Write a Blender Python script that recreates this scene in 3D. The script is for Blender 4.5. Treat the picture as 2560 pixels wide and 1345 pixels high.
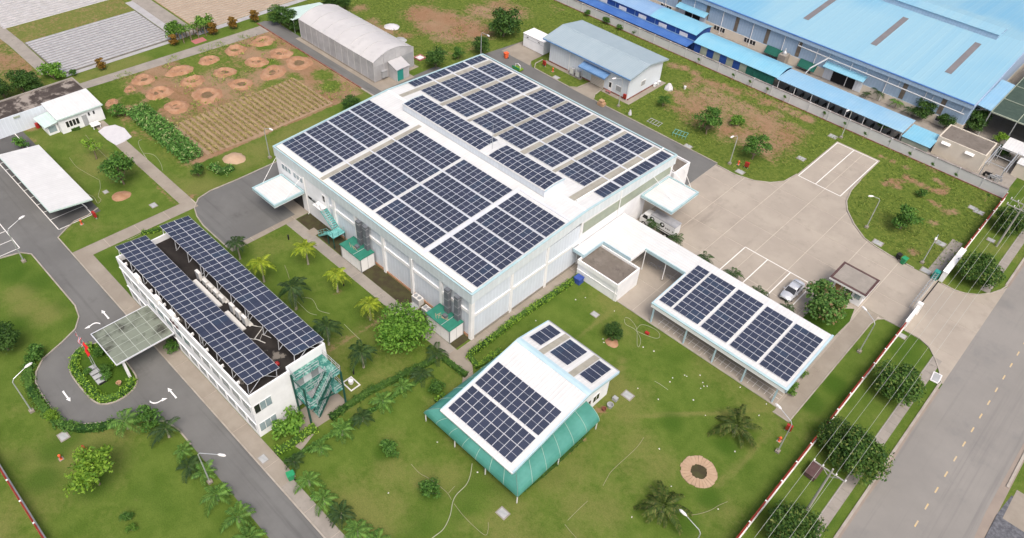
import bpy, math, random
import numpy as np
from mathutils import Vector, Matrix

for o in list(bpy.data.objects): bpy.data.objects.remove(o)
scene = bpy.context.scene
C = scene.collection
random.seed(7)
rnd = random.random
def U(a, b): return a + (b - a) * random.random()

# ---------------------------------------------------------------- camera, sky, sun, exposure
cam = bpy.data.objects.new('camera', bpy.data.cameras.new('camera')); C.objects.link(cam)
cam.data.lens = 26.168; cam.data.sensor_width = 36.0; cam.data.sensor_fit = 'HORIZONTAL'
cam.data.clip_start = 1.0; cam.data.clip_end = 6000.0
cam.matrix_world = Matrix(((0.720872, -0.503424, 0.476348, 0.0), (0.691256, 0.472586, -0.546651, 0.0), (0.050082, 0.723344, 0.688669, 73.0), (0, 0, 0, 1)))
scene.camera = cam
SUN_EL, SUN_AZ = math.radians(58), math.radians(120)
world = bpy.data.worlds.new('World'); scene.world = world; world.use_nodes = True
wn = world.node_tree; bg = wn.nodes['Background']
sky = wn.nodes.new('ShaderNodeTexSky'); sky.sky_type = 'NISHITA'; sky.sun_disc = False
sky.sun_elevation = SUN_EL; sky.sun_rotation = SUN_AZ
sky.air_density = 0.8; sky.dust_density = 7.0; sky.ozone_density = 0.6; sky.altitude = 0
wn.links.new(sky.outputs['Color'], bg.inputs['Color']); bg.inputs['Strength'].default_value = 0.15
sl = bpy.data.lights.new('sun', 'SUN'); sl.energy = 1.1; sl.angle = math.radians(28); sl.color = (1.0, 0.98, 0.955)
so = bpy.data.objects.new('sun', sl); C.objects.link(so)
# the sky's sun_rotation turns clockwise from +Y
sd = Vector((math.sin(SUN_AZ) * math.cos(SUN_EL), math.cos(SUN_AZ) * math.cos(SUN_EL), math.sin(SUN_EL)))
so.rotation_euler = sd.to_track_quat('Z', 'Y').to_euler(); so.location = sd * 200
vs = scene.view_settings; vs.view_transform = 'Standard'; vs.look = 'None'; vs.gamma = 1.0; vs.use_curve_mapping = False
vs.exposure = 0.45

# ---------------------------------------------------------------- materials
MATS = {}
def newmat(name):
    m = bpy.data.materials.new(name); m.use_nodes = True; MATS[name] = m
    return m, m.node_tree, m.node_tree.nodes['Principled BSDF']
def col4(c): return (c[0], c[1], c[2], 1.0)
def tc(nt, kind='Object'):
    n = nt.nodes.new('ShaderNodeTexCoord'); return n.outputs[kind]
def noise(nt, vec, scale, detail=4.0, rough=0.6):
    n = nt.nodes.new('ShaderNodeTexNoise'); n.inputs['Scale'].default_value = scale
    n.inputs['Detail'].default_value = detail; n.inputs['Roughness'].default_value = rough
    nt.links.new(vec, n.inputs['Vector']); return n.outputs['Fac']
def ramp(nt, fac, a, b):
    n = nt.nodes.new('ShaderNodeMapRange'); n.inputs['From Min'].default_value = a; n.inputs['From Max'].default_value = b
    n.interpolation_type = 'SMOOTHSTEP'; nt.links.new(fac, n.inputs['Value']); return n.outputs['Result']
def mix(nt, fac, a, b, blend='MIX'):
    n = nt.nodes.new('ShaderNodeMix'); n.data_type = 'RGBA'; n.blend_type = blend
    for s, v in ((n.inputs[0], fac), (n.inputs[6], a), (n.inputs[7], b)):
        if hasattr(v, 'is_linked'): nt.links.new(v, s)
        elif isinstance(v, (int, float)): s.default_value = v
        else: s.default_value = col4(v)
    return n.outputs[2]
def math_(nt, op, a, b=0.0, clamp=False):
    n = nt.nodes.new('ShaderNodeMath'); n.operation = op; n.use_clamp = clamp
    for s, v in ((n.inputs[0], a), (n.inputs[1], b)):
        if hasattr(v, 'is_linked'): nt.links.new(v, s)
        else: s.default_value = v
    return n.outputs[0]
def mat(name, c, c2=None, sc=0.6, rough=0.7, metal=0.0, spec=0.3, bump=0.0, bsc=12.0, lo=0.35, hi=0.7, ribs=None, stain=None, ssc=0.25, slo=0.5, shi=0.75, streak=None):
    """procedural paint / metal / masonry: two tones mixed by noise, an optional stain, optional ribs (axis, pitch, depth)"""
    m, nt, p = newmat(name); v = tc(nt)
    col = col4(c)
    if c2 is not None:
        f = ramp(nt, noise(nt, v, sc, 6.0, 0.65), lo, hi); base = mix(nt, f, c, c2)
    else:
        f = ramp(nt, noise(nt, v, sc, 6.0, 0.65), 0.3, 0.75)
        base = mix(nt, f, tuple(x * 0.93 for x in c), tuple(min(1, x * 1.05) for x in c))
    if stain is not None:
        base = mix(nt, ramp(nt, noise(nt, v, ssc, 8.0, 0.7), slo, shi), base, stain)
    if streak is not None:
        sc_, tone, a_, b_ = streak; mp = nt.nodes.new('ShaderNodeMapping'); mp.inputs['Scale'].default_value = (sc_[0], sc_[1], 1.0); nt.links.new(v, mp.inputs['Vector'])
        base = mix(nt, math_(nt, 'MULTIPLY', ramp(nt, noise(nt, mp.outputs['Vector'], 1.0, 7.0, 0.7), a_, b_), 0.75), base, tone)
    nrm = None
    if ribs:
        ax, pitch, depth = ribs
        s = nt.nodes.new('ShaderNodeSeparateXYZ'); nt.links.new(v, s.inputs[0])
        w = math_(nt, 'FRACT', math_(nt, 'MULTIPLY', s.outputs[ax], 1.0 / pitch))
        tri = math_(nt, 'ABSOLUTE', math_(nt, 'SUBTRACT', w, 0.5))
        h = ramp(nt, tri, 0.30, 0.42)
        b = nt.nodes.new('ShaderNodeBump'); b.inputs['Strength'].default_value = 0.6; b.inputs['Distance'].default_value = depth
        nt.links.new(h, b.inputs['Height']); nrm = b.outputs['Normal']
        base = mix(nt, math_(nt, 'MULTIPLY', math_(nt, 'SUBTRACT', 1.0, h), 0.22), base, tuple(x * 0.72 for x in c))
        wn_ = nt.nodes.new('ShaderNodeTexWhiteNoise'); wn_.noise_dimensions = '1D'
        nt.links.new(math_(nt, 'FLOOR', math_(nt, 'MULTIPLY', s.outputs[ax], 0.5 / pitch)), wn_.inputs['W'])
        base = mix(nt, math_(nt, 'MULTIPLY', wn_.outputs['Value'], 0.16), base, tuple(x * 0.75 for x in c))
    if bump:
        b2 = nt.nodes.new('ShaderNodeBump'); b2.inputs['Strength'].default_value = 0.5; b2.inputs['Distance'].default_value = bump
        nt.links.new(noise(nt, v, bsc, 5.0, 0.7), b2.inputs['Height'])
        if nrm is not None: nt.links.new(nrm, b2.inputs['Normal'])
        nrm = b2.outputs['Normal']
    nt.links.new(base, p.inputs['Base Color'])
    if nrm is not None: nt.links.new(nrm, p.inputs['Normal'])
    p.inputs['Roughness'].default_value = rough; p.inputs['Metallic'].default_value = metal
    p.inputs['Specular IOR Level'].default_value = spec
    return m
def leafmat(name, dark, light, tip=None, transl=0.25):
    m, nt, p = newmat(name); v = tc(nt)
    g = nt.nodes.new('ShaderNodeNewGeometry')
    oi = nt.nodes.new('ShaderNodeObjectInfo')
    f = ramp(nt, math_(nt, 'ADD', math_(nt, 'MULTIPLY', g.outputs['Random Per Island'], 0.6), math_(nt, 'MULTIPLY', noise(nt, v, 1.1, 3.0), 0.5)), 0.2, 0.85)
    base = mix(nt, f, dark, light)
    if tip is not None:
        base = mix(nt, ramp(nt, g.outputs['Random Per Island'], 0.86, 0.95), base, tip)
    hs = nt.nodes.new('ShaderNodeHueSaturation'); nt.links.new(base, hs.inputs['Color'])
    nt.links.new(math_(nt, 'ADD', math_(nt, 'MULTIPLY', oi.outputs['Random'], 0.35), 0.82), hs.inputs['Value'])
    base = hs.outputs['Color']
    nt.links.new(base, p.inputs['Base Color']); p.inputs['Roughness'].default_value = 0.6; p.inputs['Specular IOR Level'].default_value = 0.25
    t = nt.nodes.new('ShaderNodeBsdfTranslucent'); nt.links.new(base, t.inputs['Color'])
    ms = nt.nodes.new('ShaderNodeMixShader'); ms.inputs[0].default_value = transl
    nt.links.new(p.outputs[0], ms.inputs[1]); nt.links.new(t.outputs[0], ms.inputs[2])
    nt.links.new(ms.outputs[0], nt.nodes['Material Output'].inputs['Surface'])
    return m

mat('white_roof', (0.611, 0.619, 0.611), rough=0.45, spec=0.4, ribs=(0, 0.5, 0.03), stain=(0.473, 0.458, 0.420), ssc=0.12, slo=0.62, shi=0.9, streak=((1.6, 0.05), (0.46, 0.45, 0.42), 0.60, 1.0))
mat('white_roof_y', (0.611, 0.619, 0.611), rough=0.45, spec=0.4, ribs=(1, 0.5, 0.03), stain=(0.488, 0.473, 0.436), ssc=0.12, slo=0.62, shi=0.9)
mat('cream_sheet', (0.78, 0.75, 0.66), (0.72, 0.62, 0.48), sc=0.18, rough=0.5, ribs=(0, 0.5, 0.03), lo=0.55, hi=0.8)
mat('white_wall', (0.754, 0.764, 0.775), rough=0.75, stain=(0.576, 0.576, 0.565), ssc=0.35, slo=0.6, shi=0.85)
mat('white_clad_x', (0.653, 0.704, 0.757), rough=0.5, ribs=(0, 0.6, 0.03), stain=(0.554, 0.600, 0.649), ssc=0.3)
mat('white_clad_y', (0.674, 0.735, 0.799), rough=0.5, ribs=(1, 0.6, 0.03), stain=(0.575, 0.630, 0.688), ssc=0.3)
mat('white_paint', (0.78, 0.78, 0.77), rough=0.5)
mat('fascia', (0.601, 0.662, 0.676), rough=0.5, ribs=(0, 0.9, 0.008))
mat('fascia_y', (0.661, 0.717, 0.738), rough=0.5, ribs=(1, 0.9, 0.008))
mat('teal_trim', (0.32, 0.47, 0.50), (0.40, 0.53, 0.55), rough=0.5)
mat('blue_trim', (0.36, 0.50, 0.56), (0.43, 0.56, 0.61), rough=0.5)
mat('skylight_sheet', (0.357, 0.340, 0.281), (0.255, 0.246, 0.204), sc=0.8, rough=0.4, ribs=(0, 0.5, 0.02))
mat('louver', (0.33, 0.37, 0.29), (0.27, 0.31, 0.25), sc=0.5, rough=0.6)
mat('glass_pane', (0.22, 0.29, 0.32), (0.30, 0.37, 0.39), sc=1.0, rough=0.12, spec=0.6)
mat('dark_glass', (0.02, 0.022, 0.025), rough=0.1, spec=0.6)
mat('dark_void', (0.012, 0.012, 0.014), rough=0.9)
mat('duct', (0.104, 0.116, 0.132), (0.144, 0.156, 0.172), sc=1.5, rough=0.5)
mat('green_sheet', (0.025, 0.162, 0.111), (0.038, 0.204, 0.145), sc=0.8, rough=0.5)
mat('green_awning', (0.045, 0.196, 0.156), (0.073, 0.253, 0.208), sc=0.35, rough=0.35, spec=0.5, stain=(0.035, 0.065, 0.052), ssc=0.4, slo=0.62, shi=0.8)
mat('awning_seam', (0.30, 0.42, 0.36), rough=0.6)
mat('teal_steel', (0.10, 0.36, 0.34), (0.22, 0.48, 0.46), sc=2.0, rough=0.5)
mat('green_steel', (0.03, 0.16, 0.13), (0.30, 0.48, 0.42), sc=2.2, rough=0.55, lo=0.45, hi=0.7)
mat('dark_green_steel', (0.012, 0.07, 0.055), rough=0.5)
mat('steel', (0.55, 0.57, 0.58), rough=0.4, metal=0.5)
mat('grey_steel', (0.30, 0.31, 0.32), rough=0.5, metal=0.3)
mat('rail_grey', (0.42, 0.42, 0.44), rough=0.5)
mat('concrete', (0.240, 0.210, 0.172), (0.286, 0.256, 0.212), sc=0.35, rough=0.9, bump=0.006, stain=(0.149, 0.128, 0.103), ssc=0.5, slo=0.58, shi=0.85)
mat('yard_concrete', (0.302, 0.268, 0.226), (0.348, 0.311, 0.260), sc=0.18, rough=0.9, bump=0.004, stain=(0.250, 0.222, 0.187), ssc=0.45, slo=0.5, shi=0.8, streak=((0.22, 0.05), (0.20, 0.175, 0.15), 0.56, 0.78))
mat('joint', (0.469, 0.423, 0.356), (0.394, 0.346, 0.290), sc=0.3, rough=0.9)
mat('old_concrete', (0.234, 0.215, 0.189), (0.299, 0.273, 0.240), sc=0.5, rough=0.95, bump=0.01, stain=(0.104, 0.098, 0.085), ssc=0.5, slo=0.55, shi=0.8, streak=((0.8, 0.8), (0.12, 0.11, 0.10), 0.58, 0.8))
mat('kerb', (0.360, 0.330, 0.285), (0.270, 0.240, 0.203), sc=0.6, rough=0.9)
mat('asphalt', (0.119, 0.119, 0.115), (0.148, 0.149, 0.144), sc=0.12, rough=0.95, bump=0.006, bsc=30, stain=(0.090, 0.090, 0.086), ssc=0.2, slo=0.55, shi=0.8, streak=((0.03, 0.9), (0.085, 0.085, 0.083), 0.52, 0.75))
mat('dark_asphalt', (0.067, 0.067, 0.067), (0.095, 0.095, 0.093), sc=0.2, rough=0.95, bump=0.006, bsc=30, stain=(0.121, 0.117, 0.114), ssc=0.3, slo=0.62, shi=0.85)
mat('road_asphalt', (0.203, 0.195, 0.181), (0.235, 0.225, 0.208), sc=0.08, rough=0.95, bump=0.005, bsc=30, stain=(0.174, 0.171, 0.165), ssc=0.15, slo=0.5, shi=0.75, streak=((1.1, 0.02), (0.15, 0.145, 0.14), 0.52, 0.78))
mat('road_dust', (0.264, 0.222, 0.186), (0.228, 0.192, 0.162), sc=0.4, rough=0.95)
mat('line_paint', (0.720, 0.711, 0.675), (0.594, 0.576, 0.540), sc=1.5, rough=0.7, lo=0.5, hi=0.8)
mat('yellow_line', (0.527, 0.391, 0.187), (0.425, 0.357, 0.272), sc=2.0, rough=0.7)
mat('arrow_paint', (0.80, 0.80, 0.79), rough=0.6)
mat('roof_dirt', (0.014, 0.012, 0.012), (0.032, 0.028, 0.025), sc=0.5, rough=0.95, bump=0.01, stain=(0.166, 0.151, 0.132), ssc=0.28, slo=0.57, shi=0.62)
mat('shed_roof', (0.045, 0.036, 0.032), (0.08, 0.066, 0.058), sc=0.6, rough=0.95, bump=0.02, stain=(0.26, 0.23, 0.20), ssc=0.30, slo=0.50, shi=0.60)
mat('works_skylight', (0.155, 0.148, 0.155), (0.18, 0.17, 0.175), sc=0.5, rough=0.6)
mat('flat_roof', (0.137, 0.119, 0.101), (0.187, 0.166, 0.144), sc=0.5, rough=0.95, bump=0.01, stain=(0.065, 0.054, 0.047), ssc=0.9, slo=0.5, shi=0.8)
mat('brown_trim', (0.075, 0.04, 0.04), (0.11, 0.07, 0.065), rough=0.8)
mat('soil_bed', (0.044, 0.036, 0.020), (0.060, 0.060, 0.024), sc=0.7, rough=1.0, bump=0.02, stain=(0.088, 0.052, 0.028), ssc=0.9, slo=0.62, shi=0.85)
mat('orange_soil', (0.281, 0.152, 0.086), (0.359, 0.218, 0.136), sc=0.9, rough=1.0, bump=0.03, bsc=5, stain=(0.281, 0.226, 0.133), ssc=0.5, slo=0.6, shi=0.8)
mat('sand', (0.360, 0.252, 0.166), (0.418, 0.302, 0.209), sc=0.8, rough=1.0, bump=0.03)
mat('gravel_dark', (0.075, 0.079, 0.090), (0.150, 0.154, 0.169), sc=2.5, rough=0.95, bump=0.05, bsc=8)
mat('mulch_film', (0.291, 0.291, 0.298), (0.371, 0.371, 0.379), sc=1.2, rough=0.4, spec=0.5)
mat('mulch_film_pale', (0.385, 0.376, 0.376), (0.318, 0.309, 0.301), sc=0.8, rough=0.45, spec=0.5)
mat('furrow', (0.120, 0.112, 0.104), (0.176, 0.160, 0.144), sc=0.6, rough=1.0)
mat('dry_bed', (0.304, 0.251, 0.198), (0.343, 0.290, 0.231), sc=0.5, rough=1.0, bump=0.02)
mat('dry_soil', (0.259, 0.180, 0.115), (0.317, 0.230, 0.151), sc=0.4, rough=1.0, bump=0.02)
mat('blue_roof', (0.291, 0.367, 0.408), (0.326, 0.399, 0.438), sc=0.3, rough=0.45, ribs=(0, 0.45, 0.02))
mat('blue_awning', (0.12, 0.24, 0.44), (0.17, 0.30, 0.50), sc=1.0, rough=0.45, ribs=(0, 0.4, 0.02))
def factory_roof():
    # faded sheets: individual sheets along the slope bleached by different amounts
    m, nt, p = newmat('factory_roof'); v = tc(nt)
    s = nt.nodes.new('ShaderNodeSeparateXYZ'); nt.links.new(v, s.inputs[0])
    wn_ = nt.nodes.new('ShaderNodeTexWhiteNoise'); wn_.noise_dimensions = '1D'
    nt.links.new(math_(nt, 'FLOOR', math_(nt, 'MULTIPLY', s.outputs[0], 0.55)), wn_.inputs['W'])
    a = ramp(nt, noise(nt, v, 0.045, 2.0, 0.4), 0.42, 0.60)
    f = math_(nt, 'ADD', math_(nt, 'MULTIPLY', a, 0.75), math_(nt, 'MULTIPLY', wn_.outputs['Value'], 0.3), True)
    base = mix(nt, f, (0.150, 0.350, 0.500), (0.235, 0.415, 0.510))
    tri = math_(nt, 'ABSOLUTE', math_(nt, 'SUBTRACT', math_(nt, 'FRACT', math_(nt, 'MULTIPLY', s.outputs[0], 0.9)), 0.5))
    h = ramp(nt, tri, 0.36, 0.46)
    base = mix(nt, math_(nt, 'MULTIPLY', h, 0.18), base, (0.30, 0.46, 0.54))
    nt.links.new(base, p.inputs['Base Color']); p.inputs['Roughness'].default_value = 0.5
    b = nt.nodes.new('ShaderNodeBump'); b.inputs['Strength'].default_value = 0.6; b.inputs['Distance'].default_value = 0.03
    nt.links.new(h, b.inputs['Height']); nt.links.new(b.outputs['Normal'], p.inputs['Normal'])
factory_roof()
mat('shed_blue', (0.208, 0.396, 0.563), (0.264, 0.432, 0.563), sc=0.2, rough=0.5, ribs=(0, 0.5, 0.02), stain=(0.291, 0.461, 0.535), ssc=0.12)
mat('shed_cyan', (0.174, 0.422, 0.570), (0.232, 0.462, 0.577), sc=0.25, rough=0.5, ribs=(0, 0.5, 0.02), stain=(0.290, 0.340, 0.296), ssc=0.16, slo=0.66, shi=0.74)
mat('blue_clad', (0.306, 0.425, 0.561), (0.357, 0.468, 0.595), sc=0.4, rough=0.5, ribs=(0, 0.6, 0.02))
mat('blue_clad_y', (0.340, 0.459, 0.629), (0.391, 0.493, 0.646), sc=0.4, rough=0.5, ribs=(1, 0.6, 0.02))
mat('royal_blue', (0.020, 0.068, 0.270), (0.032, 0.090, 0.324), sc=0.5, rough=0.5, ribs=(0, 0.5, 0.02))
mat('royal_roof', (0.047, 0.128, 0.383), (0.072, 0.170, 0.425), sc=0.4, rough=0.5, ribs=(0, 0.5, 0.02))
mat('mid_blue_roof', (0.202, 0.336, 0.530), (0.244, 0.376, 0.545), sc=0.3, rough=0.5, ribs=(0, 0.5, 0.02))
mat('cream_wall', (0.561, 0.510, 0.425), (0.612, 0.561, 0.476), sc=0.4, rough=0.8, stain=(0.442, 0.391, 0.323), ssc=0.4, slo=0.62, shi=0.85)
mat('brown_glass', (0.13, 0.11, 0.09), (0.20, 0.17, 0.13), sc=1.5, rough=0.3)
mat('green_net', (0.012, 0.10, 0.075), (0.02, 0.14, 0.10), sc=0.8, rough=0.8)
mat('boundary_wall', (0.515, 0.515, 0.524), (0.570, 0.570, 0.570), sc=0.4, rough=0.85, stain=(0.423, 0.414, 0.405), ssc=0.6, slo=0.6, shi=0.8)
mat('wall_cap', (0.176, 0.152, 0.144), (0.320, 0.296, 0.280), sc=0.8, rough=0.9)
mat('red_steel', (0.220, 0.023, 0.013), (0.272, 0.049, 0.032), sc=1.2, rough=0.5)
mat('red_box', (0.36, 0.02, 0.02), (0.28, 0.03, 0.025), sc=3, rough=0.4)
mat('orange_plastic', (0.75, 0.13, 0.045), rough=0.45)
mat('green_plastic', (0.02, 0.22, 0.09), (0.03, 0.28, 0.12), sc=3, rough=0.4)
mat('blue_plastic', (0.03, 0.06, 0.26), (0.05, 0.09, 0.32), sc=2, rough=0.5)
mat('film', (0.442, 0.435, 0.435), (0.499, 0.492, 0.485), sc=0.15, rough=0.5, stain=(0.385, 0.378, 0.378), ssc=0.35)
mat('film_wall', (0.319, 0.319, 0.322), (0.430, 0.430, 0.436), sc=0.3, rough=0.5)
mat('film_end', (0.380, 0.380, 0.384), (0.484, 0.484, 0.484), sc=0.4, rough=0.5)
mat('gh_rib', (0.425, 0.425, 0.429), rough=0.5)
mat('teal_door', (0.03, 0.26, 0.22), rough=0.5)
mat('pale_green_roof', (0.496, 0.624, 0.584), rough=0.5, ribs=(1, 0.6, 0.02))
mat('tarp', (0.530, 0.524, 0.537), (0.476, 0.469, 0.490), sc=1.0, rough=0.6, bump=0.05, bsc=2)
mat('hose', (0.289, 0.278, 0.173), (0.241, 0.231, 0.137), sc=1.0, rough=0.6)
mat('hose_pale', (0.336, 0.348, 0.240), rough=0.6)
mat('bark', (0.16, 0.12, 0.085), (0.22, 0.18, 0.13), sc=3, rough=0.95, bump=0.02)
mat('palm_trunk', (0.26, 0.23, 0.18), (0.36, 0.33, 0.27), sc=3, rough=0.95)
mat('frame_alu', (0.66, 0.68, 0.71), rough=0.4, metal=0.2)
mat('canopy_bar', (0.36, 0.39, 0.35), rough=0.5)
mat('moist_shaded_soil', (0.17, 0.11, 0.065), (0.11, 0.085, 0.04), sc=1.5, rough=1.0)  # pit floor: darker for moist soil, with the hollow's shade painted in
mat('rubber', (0.02, 0.02, 0.02), rough=0.8)
mat('car_silver', (0.62, 0.64, 0.67), rough=0.22, metal=0.35, spec=0.6)
mat('truck_white', (0.68, 0.69, 0.69), rough=0.35)
mat('truck_roof', (0.30, 0.31, 0.33), (0.40, 0.41, 0.43), sc=1.0, rough=0.35, metal=0.3)
mat('brown_board', (0.28, 0.16, 0.075), rough=0.7)
mat('ac_white', (0.62, 0.61, 0.58), rough=0.5)
mat('clay_red', (0.176, 0.056, 0.040), (0.256, 0.128, 0.096), sc=2, rough=0.9)
mat('stone_grey', (0.300, 0.315, 0.315), (0.375, 0.390, 0.390), sc=2, rough=0.7)
mat('pink_flower', (0.40, 0.12, 0.14), (0.30, 0.16, 0.12), sc=4, rough=0.8)
mat('wood_tan', (0.360, 0.225, 0.128), (0.435, 0.300, 0.188), sc=2, rough=0.8)
mat('flag_red', (0.55, 0.02, 0.02), rough=0.7)
mat('flag_yellow', (0.75, 0.50, 0.05), rough=0.7)
mat('flag_blue', (0.03, 0.05, 0.20), rough=0.7)
mat('flag_white', (0.675, 0.666, 0.666), rough=0.7)
mat('wire', (0.42, 0.43, 0.38), rough=0.5, metal=0.3)
mat('pole_concrete', (0.315, 0.307, 0.277), (0.360, 0.352, 0.323), sc=2, rough=0.9)
mat('shade_net', (0.04, 0.065, 0.05), (0.06, 0.09, 0.07), sc=1, rough=0.7, ribs=(1, 0.35, 0.02))
mat('grey_panel', (0.300, 0.310, 0.320), (0.360, 0.370, 0.380), sc=0.6, rough=0.6)
leafmat('leaf_dark', (0.016, 0.053, 0.010), (0.069, 0.144, 0.025))
leafmat('leaf_mid', (0.029, 0.093, 0.014), (0.106, 0.231, 0.037))
leafmat('leaf_bright', (0.040, 0.121, 0.011), (0.152, 0.294, 0.039))
leafmat('leaf_yellow', (0.071, 0.169, 0.015), (0.216, 0.357, 0.035))
leafmat('leaf_ficus', (0.023, 0.071, 0.012), (0.090, 0.171, 0.027), tip=(0.173, 0.212, 0.051))
leafmat('leaf_mango', (0.039, 0.112, 0.020), (0.125, 0.231, 0.050), tip=(0.204, 0.145, 0.068))
leafmat('hedge_bright', (0.077, 0.196, 0.018), (0.275, 0.438, 0.048))
leafmat('hedge_mid', (0.032, 0.104, 0.018), (0.119, 0.232, 0.039))
leafmat('corn_leaf', (0.049, 0.156, 0.029), (0.185, 0.372, 0.083), tip=(0.403, 0.428, 0.202))
leafmat('palm_leaf', (0.047, 0.125, 0.023), (0.148, 0.283, 0.052))
leafmat('palm_dark', (0.016, 0.046, 0.016), (0.056, 0.106, 0.027))
leafmat('palm_yellow', (0.119, 0.202, 0.014), (0.315, 0.383, 0.033))
leafmat('coco_leaf', (0.026, 0.058, 0.011), (0.111, 0.156, 0.031), tip=(0.164, 0.150, 0.048))
leafmat('topiary_brown', (0.099, 0.066, 0.010), (0.275, 0.156, 0.025))
leafmat('red_leaf', (0.155, 0.054, 0.019), (0.383, 0.147, 0.044))
leafmat('weed', (0.091, 0.166, 0.026), (0.255, 0.330, 0.058))
leafmat('dry_crop', (0.228, 0.211, 0.069), (0.434, 0.371, 0.147))
def cells_mat():
    m, nt, p = newmat('solar_cells'); v = tc(nt); oi = nt.nodes.new('ShaderNodeObjectInfo')
    s = nt.nodes.new('ShaderNodeSeparateXYZ'); nt.links.new(v, s.inputs[0])
    tri = math_(nt, 'ABSOLUTE', math_(nt, 'SUBTRACT', math_(nt, 'FRACT', math_(nt, 'MULTIPLY', s.outputs[0], 6.1)), 0.5))
    ln = ramp(nt, tri, 0.42, 0.49)
    f = ramp(nt, oi.outputs['Random'], 0.0, 1.0)
    base = mix(nt, f, (0.024, 0.031, 0.054), (0.031, 0.038, 0.066))
    base = mix(nt, math_(nt, 'GREATER_THAN', oi.outputs['Random'], 0.94), base, (0.028, 0.042, 0.072))
    base = mix(nt, math_(nt, 'MULTIPLY', ln, 0.5), base, (0.16, 0.18, 0.22))
    nt.links.new(base, p.inputs['Base Color']); p.inputs['Roughness'].default_value = 0.22; p.inputs['Specular IOR Level'].default_value = 0.5
cells_mat()
def glass_canopy():
    m, nt, p = newmat('canopy_glass'); v = tc(nt)
    f = ramp(nt, noise(nt, v, 0.45, 6.0, 0.6), 0.42, 0.68)
    base = mix(nt, f, (0.24, 0.27, 0.215), (0.07, 0.07, 0.055))
    nt.links.new(base, p.inputs['Base Color']); p.inputs['Roughness'].default_value = 0.2
    t = nt.nodes.new('ShaderNodeBsdfTransparent'); t.inputs[0].default_value = (0.75, 0.82, 0.74, 1)
    ms = nt.nodes.new('ShaderNodeMixShader'); ms.inputs[0].default_value = 0.25
    nt.links.new(p.outputs[0], ms.inputs[1]); nt.links.new(t.outputs[0], ms.inputs[2])
    nt.links.new(ms.outputs[0], nt.nodes['Material Output'].inputs['Surface'])
glass_canopy()

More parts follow.
